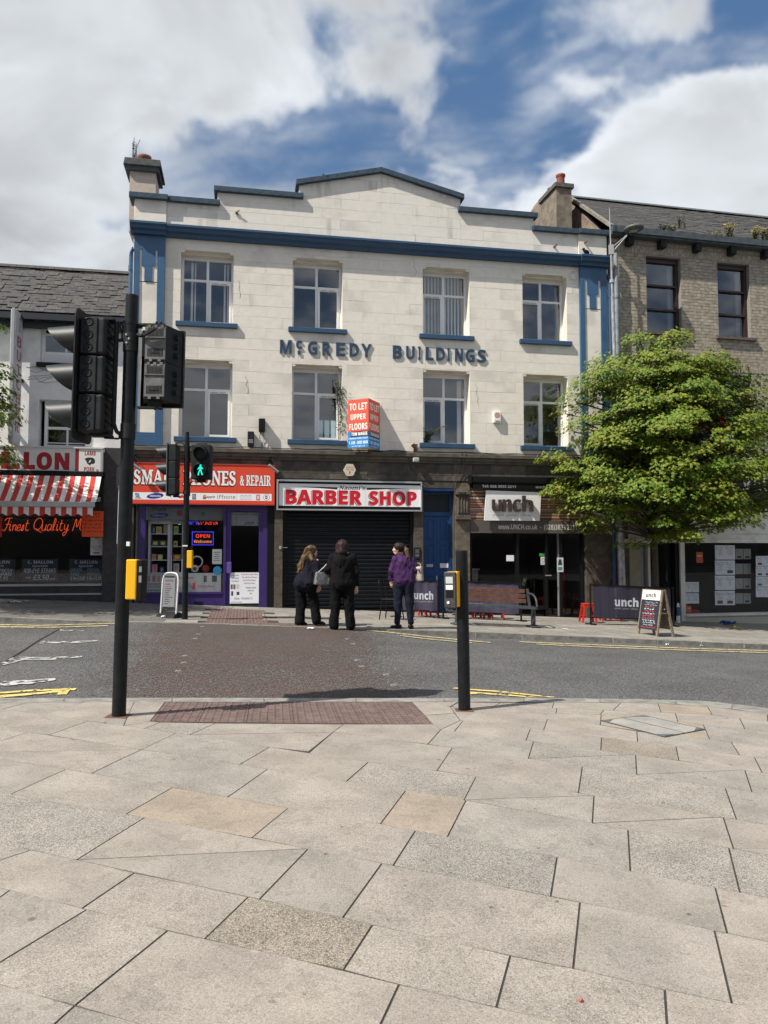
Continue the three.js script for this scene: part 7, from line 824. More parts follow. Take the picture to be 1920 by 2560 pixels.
{ // narrow white pavement sign by the phone shop
  const near = onPave(440, 1545), F = frame(near.x, near.z, 62), y = near.y, t = thing('pavement_sign', 'white tube framed pavement sign beside the slim signal post', 'sign', F, [0.05, y, -0.2]), W = 0.40, H = 0.86; part('tube_frame', [tube([[0, y + 0.03, 0], [0.03, y + H * 0.5, 0], [0.055, y + H - 0.1, -0.01], [0.06, y + H - 0.02, -0.06], [0.062, y + H, -0.14], [0.062, y + H, -W + 0.14], [0.06, y + H - 0.02, -W + 0.06], [0.055, y + H - 0.1, -W + 0.01], [0.03, y + H * 0.5, -W], [0, y + 0.03, -W]], 0.017, 60, 8)], M([0.66, 0.66, 0.66], 0.4), t); part('panel', [slab([[-0.005, 0.20], [0.005, 0.20], [0.04, H - 0.06], [0.03, H - 0.06]].map(([x, q]) => [x + 0.015, y + q]), -W + 0.035, -0.035)], M([0.35, 0.35, 0.34], 0.6), t);
  const g = new THREE.PlaneGeometry(W - 0.10, 0.62).rotateX(-0.045).rotateY(-Math.PI / 2).translate(0.012, y + 0.52, -W / 2); part('print', g, print(160, 280, (c, w, h) => { c.fillStyle = '#77797d'; c.fillRect(0, 0, w, h); c.fillStyle = '#26282b'; c.fillRect(8, 8, w - 16, 20); fitText(c, 'UNLOCKING', 24, 62, 112, 18, 'bold 100px sans-serif', '#222'); const r = rng(2); for (let i = 0; i < 10; i++) { c.fillStyle = r() < 0.3 ? '#8a3a3a' : '#3c3e44'; c.fillRect(24, 80 + i * 19, 50 + r() * 66, 8); } }, 0.6), t, true); part('base', [slab([[-0.10, 0], [0.24, 0], [0.22, 0.05], [0.05, 0.11], [-0.08, 0.05]].map(([x, q]) => [x, y + q]), -W - 0.03, 0.03)], P.blackMatt, t);
}
{ // stools and chair
  const p0 = onPave(1470, 1556), t = thing('stool', 'red metal stool standing in the open beside dark banner', 'stool', FW, p0.toArray(), 'red metal stools of the sandwich shop'), [x, y, z] = p0.toArray(), red = M([0.50, 0.025, 0.018], 0.4); part('seat', [rbox(x - 0.135, x + 0.135, y + 0.42, y + 0.455, z - 0.135, z + 0.135, 0.02, 2), box(x - 0.125, x + 0.125, y + 0.37, y + 0.42, z - 0.125, z + 0.125)], red, t);
  for (const [a, b] of [[-1, -1], [1, -1], [-1, 1], [1, 1]]) part('leg', bar([x + a * 0.165, y, z + b * 0.165], [x + a * 0.11, y + 0.41, z + b * 0.11], 0.045, 0.03), red, t); part('brace', [bar([x - 0.14, y + 0.16, z - 0.14], [x + 0.14, y + 0.16, z + 0.14], 0.02, 0.012), bar([x + 0.14, y + 0.16, z - 0.14], [x - 0.14, y + 0.16, z + 0.14], 0.02, 0.012)], red, t);
  [[1044, 1541, 'red stool whose feet show under the banner behind the purple woman'], [1070, 1539, 'second red stool with feet under that same short banner'], [1168, 1544, 'red stool behind the long banner close to the short pole'], [1206, 1545, 'red stool behind the middle of the long banner'], [1240, 1546, 'red stool behind the long banner nearest the bench arm'], [1503, 1551, 'red stool tucked behind the dark banner by the open stool'], [1530, 1552, 'red stool further along behind the dark banner']].forEach(([px, py, l], i) => { const c = t.clone(); c.name = numbered('stool'); c.position.copy(onPave(px, py)); c.rotation.y = 0.3 + i * 0.7; c.userData = { label: l, category: 'stool', group: 'red metal stools of the sandwich shop' }; scene.add(c); });
  const q = onPave(979, 1549), F = frame(q.x, q.z, 70), k = thing('chair', 'black metal cafe chair beyond the woman in purple', 'chair', F, [0, q.y, 0]), yy = q.y; part('seat', rbox(-0.18, 0.18, yy + 0.43, yy + 0.455, -0.18, 0.18, 0.012, 2), P.black, k); part('backrest', [tube([[-0.17, yy + 0.45, -0.17], [-0.17, yy + 0.8, -0.23], [-0.1, yy + 0.86, -0.24], [0.1, yy + 0.86, -0.24], [0.17, yy + 0.8, -0.23], [0.17, yy + 0.45, -0.17]], 0.013, 30, 6), box(-0.05, 0.05, yy + 0.46, yy + 0.85, -0.225, -0.215)], P.black, k); for (const [a, b] of [[-1, -1], [1, -1], [-1, 1], [1, 1]]) part('leg', rod([a * 0.2, yy, b * 0.21], [a * 0.16, yy + 0.43, b * 0.16], 0.014), P.black, k);
  const tp = onPave(1150, 1538), tt = thing('cafe_table', 'black cafe table behind the long purple banner', 'table', FW, tp.toArray()); part('table_top', cyl(tp.x, tp.y + 0.70, tp.y + 0.725, tp.z, 0.32, 0.32, 28), P.black, tt); part('leg', [rod([tp.x, tp.y, tp.z], [tp.x, tp.y + 0.7, tp.z], 0.03), cyl(tp.x, tp.y, tp.y + 0.02, tp.z, 0.2, 0.19, 20)], P.black, tt);
}
{ // litter and small things on the ground
  const crumple = (name, label, cat, p, w, d, h, mat, seed) => { const r = rng(seed), g = new THREE.PlaneGeometry(w, d, 8, 6).rotateX(-Math.PI / 2), a = g.attributes.position; for (let i = 0; i < a.count; i++) a.setY(i, 0.012 + r() * h); g.computeVertexNormals(); g.rotateY(seed).translate(p.x, p.y, p.z); const t = thing(name, label, cat, FW, p.toArray()); mat.side = THREE.DoubleSide; part('sheet', g, mat, t); return t; };
  crumple('litter_paper', 'white paper scrap lying on the red crossing', 'litter', onRoad(777, 1573.5), 0.12, 0.09, 0.02, M([0.85, 0.85, 0.85], 0.8), 3); crumple('litter_bag', 'crumpled blue plastic bag on pavement before the travel shop', 'bag', onPave(1819, 1562), 0.38, 0.22, 0.10, M([0.02, 0.10, 0.32], 0.4), 5); crumple('litter_paper', 'yellow wrapper on the pavement near the blue bag', 'litter', onPave(1840, 1572), 0.12, 0.10, 0.07, M([0.62, 0.46, 0.04], 0.6), 7); crumple('litter_paper', 'small ochre wrapper between folding board and blue bag', 'litter', onPave(1778, 1562), 0.14, 0.07, 0.03, M([0.42, 0.30, 0.10], 0.7), 9); crumple('litter_paper', 'white scrap by the foot of the white pavement sign', 'litter', onPave(412, 1543), 0.20, 0.10, 0.03, M([0.7, 0.7, 0.68], 0.8), 11); crumple('litter_paper', 'pale paper lying on butcher pavement', 'litter', onPave(36, 1507), 0.25, 0.12, 0.03, M([0.5, 0.52, 0.55], 0.8), 13); crumple('litter_paper', 'flat pale scrap on pavement ahead of the dark banner', 'litter', onPave(1412, 1574), 0.12, 0.06, 0.012, M([0.6, 0.58, 0.54], 0.8), 15); crumple('litter_paper', 'pale wrapper in the gutter under the lamp column', 'litter', onRoad(1668, 1614), 0.10, 0.06, 0.02, M([0.75, 0.74, 0.7], 0.8), 17); crumple('litter_paper', 'whitish wrapper in the gutter below the travel shop', 'litter', onRoad(1755, 1617), 0.09, 0.05, 0.02, M([0.72, 0.7, 0.66], 0.8), 19);
  const p = onPlaza(1451, 2504), pe = thing('pebble', 'small red brown chip lying on grey plaza flag', 'stone', FW, p.toArray()); part('chip', new THREE.DodecahedronGeometry(0.009).scale(1, 0.7, 1).translate(p.x, p.y + 0.007, p.z), M([0.42, 0.14, 0.10], 0.8), pe);
  const c = onPave(1696, 1557), cn = thing('door_post_can', 'small white and blue canister at the travel shop doorway', 'canister', FW, c.toArray()); part('can', [cyl(c.x, c.y, c.y + 0.18, c.z, 0.045, 0.045, 16)], P.paper, cn); part('band', cyl(c.x, c.y + 0.18, c.y + 0.40, c.z, 0.038, 0.038, 16), M([0.04, 0.09, 0.2], 0.4), cn); part('top', [cyl(c.x, c.y + 0.40, c.y + 0.5, c.z, 0.036, 0.026, 16)], P.paper, cn);
}

// ------------------------------------------------------------------ trees and weeds
function leaves(list, mats) {      // list of [x, y, z, size, normal, spin, colour]: five lobed leaves with a fold, in one geometry with vertex colours
  const pos = [], col = [], v = new THREE.Vector3(), n = new THREE.Vector3(), a = new THREE.Vector3(), b = new THREE.Vector3(), N = 10, out = [1, 0.5, 0.95, 0.46, 0.72, 0.30, 0.72, 0.46, 0.95, 0.5];
  for (const [x, y, z, s, nn, spin, c] of list) {
    n.copy(nn).normalize(); a.set(0, 1, 0); if (Math.abs(n.y) > 0.9) a.set(1, 0, 0); a.cross(n).normalize(); b.copy(n).cross(a); const P2 = [];
    for (let i = 0; i < N; i++) { const t = spin + i / N * 6.2832, r = out[i] * s * 0.5; P2.push([x + (a.x * Math.cos(t) + b.x * Math.sin(t)) * r - n.x * r * 0.25, y + (a.y * Math.cos(t) + b.y * Math.sin(t)) * r - n.y * r * 0.25, z + (a.z * Math.cos(t) + b.z * Math.sin(t)) * r - n.z * r * 0.25]); }
    for (let i = 0; i < N; i++) { pos.push(x, y, z, ...P2[i], ...P2[(i + 1) % N]); for (let k = 0; k < 3; k++) col.push(...c); }
  }
  const g = new THREE.BufferGeometry(); g.setAttribute('position', new THREE.Float32BufferAttribute(pos, 3)); g.setAttribute('color', new THREE.Float32BufferAttribute(col, 3)); g.computeVertexNormals(); g.setAttribute('uv', new THREE.Float32BufferAttribute(new Float32Array(pos.length / 3 * 2), 2)); return g;
}
const leafMat = new THREE.MeshPhysicalMaterial({ color: 0xffffff, vertexColors: true, roughness: 0.55, transmission: 0.38, thickness: 0, side: THREE.DoubleSide, specularIntensity: 0.5 });
function tree(base, label, o) {
  const r = rng(o.seed), t = thing('maple_tree', label, 'tree', FW, base.toArray()), B = base, limbs = [], list = [], ctr = new THREE.Vector3(B.x + o.dx, B.y + o.cy, B.z + o.dz), tri = (k) => (r() + r() - 1) * k;
  const trunkTop = new THREE.Vector3(B.x + 0.03, B.y + o.cy + o.ry * 0.55, B.z); limbs.push(tube([[B.x, B.y - 0.05, B.z], [B.x + 0.02, B.y + 0.9, B.z], [B.x - 0.02, B.y + o.cy * 0.6, B.z + 0.03], trunkTop.toArray()], 0.001, 2, 3));
  const prof = [[0, o.tr * 1.25], [0.15, o.tr], [o.cy * 0.5, o.tr * 0.85], [o.cy, o.tr * 0.55], [o.cy + o.ry * 0.7, 0.015]].map(([y, x]) => new THREE.Vector2(x, y)); const tg = new THREE.LatheGeometry(prof, 18).translate(B.x, B.y - 0.05, B.z); { const p = tg.attributes.position; for (let i = 0; i < p.count; i++) { const h = p.getY(i) - B.y; p.setX(i, p.getX(i) + 0.05 * Math.sin(h * 1.3)); p.setZ(i, p.getZ(i) + 0.04 * Math.sin(h * 1.7 + 1)); } tg.computeVertexNormals(); } limbs.length = 0; limbs.push(tg);
  for (let k = 0; k < o.clumps; k++) {
    const th = r() * 6.2832, cz = -1 + 2 * Math.pow((k + r()) / o.clumps, o.low ?? 1), ch = Math.pow(1 - cz * cz, 0.42), deep = Math.pow(r(), 0.45), lump = 0.80 + 0.36 * fbm(Math.cos(th) * 2.2 + 5, cz * 2.4 + o.seed, 3), rad = deep * lump * (cz > 0 ? 1 - 0.30 * cz : 1 + 0.12 * ch * Math.min(1, -cz * 2));
    const c = new THREE.Vector3(ctr.x + Math.cos(th) * ch * o.rx * rad, ctr.y + cz * o.ry * rad * (cz > 0 ? 1.5 : 1), ctr.z + Math.sin(th) * ch * o.rz * rad); if (o.keep && !o.keep(c)) continue;
    const out = c.clone().sub(ctr); out.y *= 0.4; out.normalize();
    // the limb that carries this spray
    const hy = clamp(c.y - 0.25 * Math.hypot(c.x - B.x, c.z - B.z) - 0.15, B.y + o.cy - o.ry * 0.95, trunkTop.y), from = [B.x + 0.05 * Math.sin((hy - B.y) * 1.3), hy, B.z + 0.04 * Math.sin((hy - B.y) * 1.7 + 1)], mid = [lerp(from[0], c.x, 0.5) + tri(0.1), lerp(from[1], c.y, 0.6) + 0.06, lerp(from[2], c.z, 0.5) + tri(0.1)]; limbs.push(tube([from, mid, [c.x, c.y - 0.02, c.z]], 0.008 + 0.014 * r(), 6, 5));
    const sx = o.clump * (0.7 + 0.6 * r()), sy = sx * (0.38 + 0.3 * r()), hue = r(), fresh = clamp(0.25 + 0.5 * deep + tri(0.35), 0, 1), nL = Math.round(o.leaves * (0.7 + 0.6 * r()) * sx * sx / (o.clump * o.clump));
    for (let i = 0; i < nL; i++) {
      const a = r() * 6.2832, q = Math.sqrt(r()), lx = Math.cos(a) * q * sx, lz = Math.sin(a) * q * sx, ly = tri(sy) * (1 - 0.6 * q) + (1 - q * q) * sy * 0.6 - 0.10 * sx * q * q;
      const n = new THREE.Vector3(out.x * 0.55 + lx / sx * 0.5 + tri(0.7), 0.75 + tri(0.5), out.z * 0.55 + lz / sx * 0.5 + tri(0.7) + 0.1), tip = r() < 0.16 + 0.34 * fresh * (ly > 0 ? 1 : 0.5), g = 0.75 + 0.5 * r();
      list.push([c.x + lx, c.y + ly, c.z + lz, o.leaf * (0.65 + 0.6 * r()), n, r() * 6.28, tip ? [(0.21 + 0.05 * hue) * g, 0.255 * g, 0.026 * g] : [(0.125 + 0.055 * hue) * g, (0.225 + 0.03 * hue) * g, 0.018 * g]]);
    }
  }
  part('trunk', limbs, rough([0.115, 0.095, 0.075], 0.9, 0.3, grain, 0.006), t); const g = leaves(list); g.translate(-B.x, -B.y, -B.z); const m = shadows(new THREE.Mesh(g, leafMat)); m.name = numbered('crown'); t.add(m); return t;
}
{
  const b = onPave(1640, 1554), inFront = (c) => FA.local(c)[1] > 0.45;
  tree(b, 'leafy young maple with yellow green crown before the travel shop', { seed: 7, low: 1.12, cy: 4.42, dx: 0.12, dz: 0.95, rx: 2.9, ry: 2.45, rz: 1.75, tr: 0.085, clumps: 540, clump: 0.42, leaves: 140, leaf: 0.104, keep: inFront });
  const bl = FA.world(-9.75, 0, 2.6); bl.y = baseY(-9.75);
  tree(bl, 'green maple branches reaching in by the projecting butcher sign', { seed: 19, cy: 4.2, dx: 0, dz: 0, rx: 2.15, ry: 1.9, rz: 1.7, tr: 0.08, clumps: 240, clump: 0.42, leaves: 90, leaf: 0.125, keep: (c) => inFront(c) && !(c.x > -7.75 && c.y > 4.1) && !(c.x > -7.2 && c.y < 3.2) });
}
function weed(name, label, f, base, o) {
  const r = rng(o.seed), t = thing(name, label, o.cat ?? 'plant', f, base), stems = [], list = [], fl = [], p0 = new THREE.Vector3(...base);
  for (let k = 0; k < o.stems; k++) {
    const a = r() * 6.28, tilt = o.spread * r(), h = o.h * (0.55 + 0.45 * r()), sx = (r() - 0.5) * (o.w ?? 0.05), end = [sx + Math.cos(a) * tilt * h + (o.lean ?? 0) * h, h, Math.sin(a) * tilt * h * 0.5 + 0.05], q = (s) => new THREE.Vector3(p0.x + sx + (end[0] - sx) * s * s, p0.y + h * s, p0.z + end[2] * s * s);
    stems.push(tube([0, 0.33, 0.66, 1].map((s) => q(s).toArray()), o.r ?? 0.006, 8, 4));
    const nl = Math.round(o.leaves * (0.6 + 0.8 * r())); for (let i = 0; i < nl; i++) { const s = (o.low ?? 0.1) + (1 - (o.low ?? 0.1)) * r(), c = q(s), e = (o.bush ?? 0.06) * (0.3 + r()); list.push([c.x + (r() - 0.5) * 2 * e, c.y + (r() - 0.5) * e, c.z + (r() - 0.3) * e, o.leaf * (0.6 + 0.7 * r()), new THREE.Vector3(r() - 0.5, 0.5 + r() * 0.5, r() - 0.2), r() * 6.28, o.col.map((v) => v * (0.6 + 0.8 * r()))]); }
    if (o.flower) for (let i = 0; i < o.flower; i++) { const c = q(0.85 + 0.15 * r()); fl.push([c.x + (r() - 0.5) * 0.12, c.y + (r() - 0.3) * 0.08, c.z + (r() - 0.5) * 0.1, 0.045, new THREE.Vector3(r() - 0.5, 0.6, 0.6), r() * 6, [0.62, 0.44, 0.03]]); }
  }
  part('stem', stems, M(o.stemCol ?? [0.09, 0.08, 0.04], 0.9), t); const add = (n, l) => { if (!l.length) return; const g = leaves(l); g.translate(-p0.x, -p0.y, -p0.z); const m = shadows(new THREE.Mesh(g, leafMat)); m.name = numbered(n); t.add(m); }; add('foliage', list); add('flower', fl); return t;
}
{
  const A = (x, y, w) => { const [u, v] = FA.at(x, y, w); return [u, v, w]; }, Bq = (x, y, w) => { const [u, v] = FB.at(x, y, w); return [u, v, w]; };
  weed('weed', 'tall leafy weed climbing up the lower window beside letting board', FA, A(853, 1100, -0.05), { seed: 1, h: 1.75, stems: 6, spread: 0.10, leaves: 46, leaf: 0.06, bush: 0.11, col: [0.045, 0.07, 0.025], w: 0.12, lean: -0.06, r: 0.009, stemCol: [0.12, 0.10, 0.05] });
  weed('weed', 'small bushy weed in the corner of the window above the stone', FA, A(1066, 1108, -0.1), { seed: 2, h: 0.5, stems: 9, spread: 0.9, leaves: 22, leaf: 0.06, bush: 0.07, col: [0.05, 0.085, 0.03], lean: 0.25, w: 0.15 });
  weed('weed', 'dry brown weed growing by the chimney pot', FA, [-6.12, 11.09, -0.85], { seed: 3, h: 0.62, stems: 7, spread: 0.35, leaves: 26, leaf: 0.035, bush: 0.035, col: [0.10, 0.085, 0.055], w: 0.12, stemCol: [0.10, 0.07, 0.05] });
  weed('weed', 'little green tuft under the gable coping', FA, A(816, 452, 0.02), { seed: 4, h: 0.14, stems: 8, spread: 1.2, leaves: 9, leaf: 0.04, bush: 0.04, col: [0.05, 0.08, 0.03] });
  weed('weed', 'tiny green tuft growing out of the parapet joint', FA, A(592, 536, 0.02), { seed: 5, h: 0.09, stems: 6, spread: 1.3, leaves: 7, leaf: 0.035, bush: 0.03, col: [0.06, 0.10, 0.03] });
  [[1703, 572, 0.34, 'leafy green weed alone in the gutter of the brick building', 0, 8, 0.35], [1679, 580, 0.2, 'low dry weed beside the leafy one in the gutter', 2, 6, 0.5], [1822, 595, 0.42, 'yellow flowered ragwort clump in the brick building gutter', 7, 14, 0.5], [1788, 592, 0.16, 'pale dry grass tuft in the gutter by the ragwort', 0, 16, 1.6], [1890, 602, 0.38, 'second yellow ragwort clump at the gutter near picture edge', 6, 13, 0.6], [1912, 604, 0.4, 'ragwort clump with pale flowers at the end of the gutter', 5, 12, 0.5], [1660, 575, 0.14, 'faint dry tuft in the gutter above the first corbel', 0, 7, 0.8]].forEach(([x, y, h, l, f, n, s], i) => weed('weed', l, FB, Bq(x, y, 0.22), { seed: 20 + i, h, stems: n, spread: s, leaves: i === 3 ? 4 : 16, leaf: 0.055, bush: 0.06, col: i === 3 ? [0.28, 0.22, 0.09] : [0.09, 0.12, 0.03], flower: f, w: i === 3 ? 0.5 : 0.22, stemCol: i === 3 ? [0.3, 0.24, 0.1] : [0.1, 0.09, 0.04] }));
  const lt = rng(88), list = []; for (let i = 0; i < 40; i++) { const p = onPave(400 + lt() * 24, 1520 + lt() * 26); list.push([p.x, p.y + 0.012, p.z, 0.04 + lt() * 0.05, new THREE.Vector3(lt() - 0.5, 1, lt() - 0.5), lt() * 6, lt() < 0.7 ? [0.25, 0.18, 0.10] : [0.5, 0.48, 0.42]]); } const ll = thing('leaf_litter', 'dry leaf litter gathered by the white pavement sign', 'litter', FW, onPave(412, 1532).toArray(), null, 'stuff'); { const g = leaves(list), b = ll.position; g.translate(-b.x, -b.y, -b.z); const m = shadows(new THREE.Mesh(g, leafMat)); m.name = 'dry_leaf'; ll.add(m); }
}

// ------------------------------------------------------------------ people: bodies and clothes meshed from smoothly joined bones
const smin = (a, b, k) => { const h = Math.max(k - Math.abs(a - b), 0) / k; return Math.min(a, b) - h * h * k * 0.25; };
function bone(p, a, b, ra, rb) { const bx = b[0] - a[0], by = b[1] - a[1], bz = b[2] - a[2], px = p[0] - a[0], py = p[1] - a[1], pz = p[2] - a[2], t = clamp((px * bx + py * by + pz * bz) / (bx * bx + by * by + bz * bz + 1e-9), 0, 1), dx = px - bx * t, dy = py - by * t, dz = pz - bz * t; return Math.sqrt(dx * dx + dy * dy + dz * dz) - (ra + (rb - ra) * t); }
const ball = (p, c, r) => { const x = (p[0] - c[0]) / r[0], y = (p[1] - c[1]) / r[1], z = (p[2] - c[2]) / r[2], l = Math.sqrt(x * x + y * y + z * z); return (l - 1) * Math.min(r[0], r[1], r[2]); };
function meshField(f, lo, hi, res) {
  const mc = new MarchingCubes(res, new THREE.MeshStandardMaterial(), false, false, 200000); mc.isolation = 0; const h = res / 2, c = [0, 1, 2].map((i) => (lo[i] + hi[i]) / 2), e = [0, 1, 2].map((i) => (hi[i] - lo[i]) / 2), p = [0, 0, 0];
  for (let k = 0; k < res; k++) for (let j = 0; j < res; j++) for (let i = 0; i < res; i++) { p[0] = c[0] + (i - h) / h * e[0]; p[1] = c[1] + (j - h) / h * e[1]; p[2] = c[2] + (k - h) / h * e[2]; mc.field[i + j * res + k * res * res] = -f(p); }
  mc.update(); const n = mc.count ?? mc.geometry.drawRange.count, a = new Float32Array(n * 3); for (let i = 0; i < n * 3; i += 3) for (let q = 0; q < 3; q++) a[i + q] = mc.positionArray[i + q] * e[q] + c[q];
  let g = new THREE.BufferGeometry(); g.setAttribute('position', new THREE.BufferAttribute(a, 3)); g = mergeVertices(g, 1e-4); g.computeVertexNormals(); return g;
}
const fieldOf = (bones, k = 0.05) => (p) => { let d = 9; for (const b of bones) d = smin(d, b.length === 3 && Array.isArray(b[2]) && typeof b[0] === 'string' ? ball(p, b[1], b[2]) : bone(p, ...b), k); return d; };
const boundsOf = (bones, m) => { const lo = [9, 9, 9], hi = [-9, -9, -9]; for (const b of bones) { const ps = typeof b[0] === 'string' ? [[b[1], Math.max(...b[2])]] : [[b[0], b[2]], [b[1], b[3]]]; for (const [q, r] of ps) for (let i = 0; i < 3; i++) { lo[i] = Math.min(lo[i], q[i] - r - m); hi[i] = Math.max(hi[i], q[i] + r + m); } } return [lo, hi]; };
const build = (bones, res, k, extra) => { const f = fieldOf(bones, k), [lo, hi] = boundsOf(bones, 0.03); return meshField(extra ? (p) => extra(p, f(p)) : f, lo, hi, res); };
const E = (c, r) => ['ball', c, r];
function headGeo() {     // a face that looks along +z, the centre of the head at the origin
  const b = [E([0, 0.028, -0.012], [0.076, 0.088, 0.094]), E([0, -0.030, 0.026], [0.060, 0.082, 0.066]), [[-0.022, -0.088, 0.050], [0.022, -0.088, 0.050], 0.024, 0.024], [[0, 0.012, 0.088], [0, -0.024, 0.108], 0.011, 0.015], [[-0.03, 0.030, 0.080], [0.03, 0.030, 0.080], 0.013, 0.013], [[-0.020, -0.058, 0.086], [0.020, -0.058, 0.086], 0.009, 0.009], [[-0.015, -0.068, 0.083], [0.015, -0.068, 0.083], 0.009, 0.009], E([0.040, -0.02, 0.062], [0.024, 0.024, 0.022]), E([-0.040, -0.02, 0.062], [0.024, 0.024, 0.022]), E([0.076, -0.008, -0.004], [0.010, 0.030, 0.019]), E([-0.076, -0.008, -0.004], [0.010, 0.030, 0.019])];
  return build(b, 64, 0.022, (p, d) => { const e = Math.min(ball(p, [0.031, 0.010, 0.088], [0.016, 0.010, 0.016]), ball(p, [-0.031, 0.010, 0.088], [0.016, 0.010, 0.016])); return Math.max(d, -e - 0.004); });
}
function handGeo(curl, side) {     // fingers point along -y, palm faces -z, thumb to +x * side
  const b = [[[-0.026, -0.02, 0], [-0.024, -0.075, 0], 0.016, 0.015], [[-0.008, -0.01, 0], [-0.008, -0.08, 0], 0.017, 0.015], [[0.010, -0.01, 0], [0.010, -0.08, 0], 0.017, 0.015], [[0.024, -0.02, 0], [0.026, -0.075, 0], 0.016, 0.014], [[0, 0.03, 0], [0, -0.02, 0], 0.026, 0.024]];
  const fing = [[-0.029, 0.060], [-0.010, 0.076], [0.010, 0.072], [0.029, 0.056]]; fing.forEach(([x, L], i) => { let p = [x, -0.082, 0], a = curl * (0.5 + 0.1 * i); [0.45, 0.32, 0.25].forEach((s, k) => { const q = [p[0] + (x * 0.06), p[1] - Math.cos(a) * L * s, p[2] - Math.sin(a) * L * s]; b.push([p, q, 0.0088 - k * 0.0008, 0.0082 - k * 0.0009]); p = q; a += curl * 0.8; }); });
  b.push([[0.022 * side, -0.02, -0.006], [0.050 * side, -0.048, -0.016], 0.015, 0.011], [[0.050 * side, -0.048, -0.016], [0.056 * side, -0.078, -0.026], 0.0105, 0.009]);
  return build(b, 60, 0.010);
}
const HEAD = headGeo();
const orient = (g, yaw, pitch, roll, at) => g.clone().rotateZ(roll).rotateX(pitch).rotateY(yaw).translate(...at);
function cloth(bones, res, k, amp, seed) { return build(bones, res, k, (p, d) => d + (d < 0.06 ? amp * ((fbm(p[0] * 7 + p[2] * 5 + seed, p[1] * 5 + p[0] * 3, 3) - 0.5) + 0.6 * (fbm(p[0] * 18 + seed, p[1] * 11 + p[2] * 15, 3) - 0.5)) : 0)); }
function person(label, base, o) {
  const t = new THREE.Group(); t.name = numbered('person'); t.position.copy(base); scene.add(t); tag(t, label, 'person', 'women in dark office clothes at the kerb'); delete t.userData.group;
  const skin = [flat(orient(HEAD, ...o.head)), ...o.hands.map(([curl, side, yaw, pitch, roll, at]) => flat(orient(handGeo(curl, side), yaw, pitch, roll, at))), flat(build(o.body, 96, 0.045))];
  part('body', skin, P.skin, t);
  const hm = new THREE.Matrix4().makeRotationY(o.head[0]).multiply(new THREE.Matrix4().makeRotationX(o.head[1])).multiply(new THREE.Matrix4().makeRotationZ(o.head[2])), onHead = (v) => new THREE.Vector3(...v).applyMatrix4(hm).add(new THREE.Vector3(...o.head[3]));
  for (const x of [-0.031, 0.031]) { const w = onHead([x, 0.010, 0.0815]), q = onHead([x, 0.010, 0.0905]); part('eye', [new THREE.SphereGeometry(0.011, 12, 8).translate(w.x, w.y, w.z)], M([0.75, 0.73, 0.70], 0.2), t); part('iris', new THREE.SphereGeometry(0.0052, 8, 6).translate(q.x, q.y, q.z), M([0.03, 0.02, 0.015], 0.2), t); const b1 = onHead([x - 0.018, 0.034, 0.089]), b2 = onHead([x + 0.018, 0.034, 0.089]); part('eyebrow', rod(b1.toArray(), b2.toArray(), 0.0035), M([0.05, 0.03, 0.02], 0.8), t); }
  { const a = onHead([-0.020, -0.062, 0.096]), b = onHead([0, -0.064, 0.1005]), c = onHead([0.020, -0.062, 0.096]); part('lips', tube([a.toArray(), b.toArray(), c.toArray()], 0.0055, 8, 6), M([0.45, 0.15, 0.14], 0.5), t); }
  for (const [name, geo, mat] of o.wear(onHead)) part(name, geo, mat, t);
  return t;
}
const woven = (c, r = 0.9) => M(c, r, { phys: true, specularIntensity: 0.3,  bumpMap: per(grainB, 0.25), bumpScale: 0.002 });
const hairMat = (c) => M(c, 0.5, { phys: true, specularIntensity: 0.4, map: per(dataTex(128, (x, y) => 0.55 + 0.45 * vnoise(x * 40, y * 3, 40, 3)), 0.25), bumpMap: per(grainB, 0.1, 0.6), bumpScale: 0.004 });
function strands(seed, n, f) { const r = rng(seed), g = []; for (let i = 0; i < n; i++) { const a = i / n * 6.283 + r() * 0.2, ph = r() * 6, w = 0.006 + r() * 0.010, end = 0.82 + r() * 0.26; g.push(tube([0, 0.2, 0.4, 0.6, 0.8, 1].map((k) => { const p = f(a, k * end); return [p[0] + w * Math.sin(k * 9 + ph), p[1], p[2] + w * Math.cos(k * 8 + ph)]; }), 0.0075 - 0.002 * r(), 14, 5)); } return g; }
const shoe = (x, y, z, yaw, pitch = 0) => build([[[0, 0.035, -0.075], [0, 0.028, 0.10], 0.036, 0.030], [[0, 0.022, 0.04], [0, 0.018, 0.135], 0.036, 0.022], [[0, 0.055, -0.07], [0, 0.05, -0.02], 0.036, 0.034]], 40, 0.03, (p, d) => Math.max(d, -p[1])).rotateX(pitch).rotateY(yaw).translate(x, y, z);
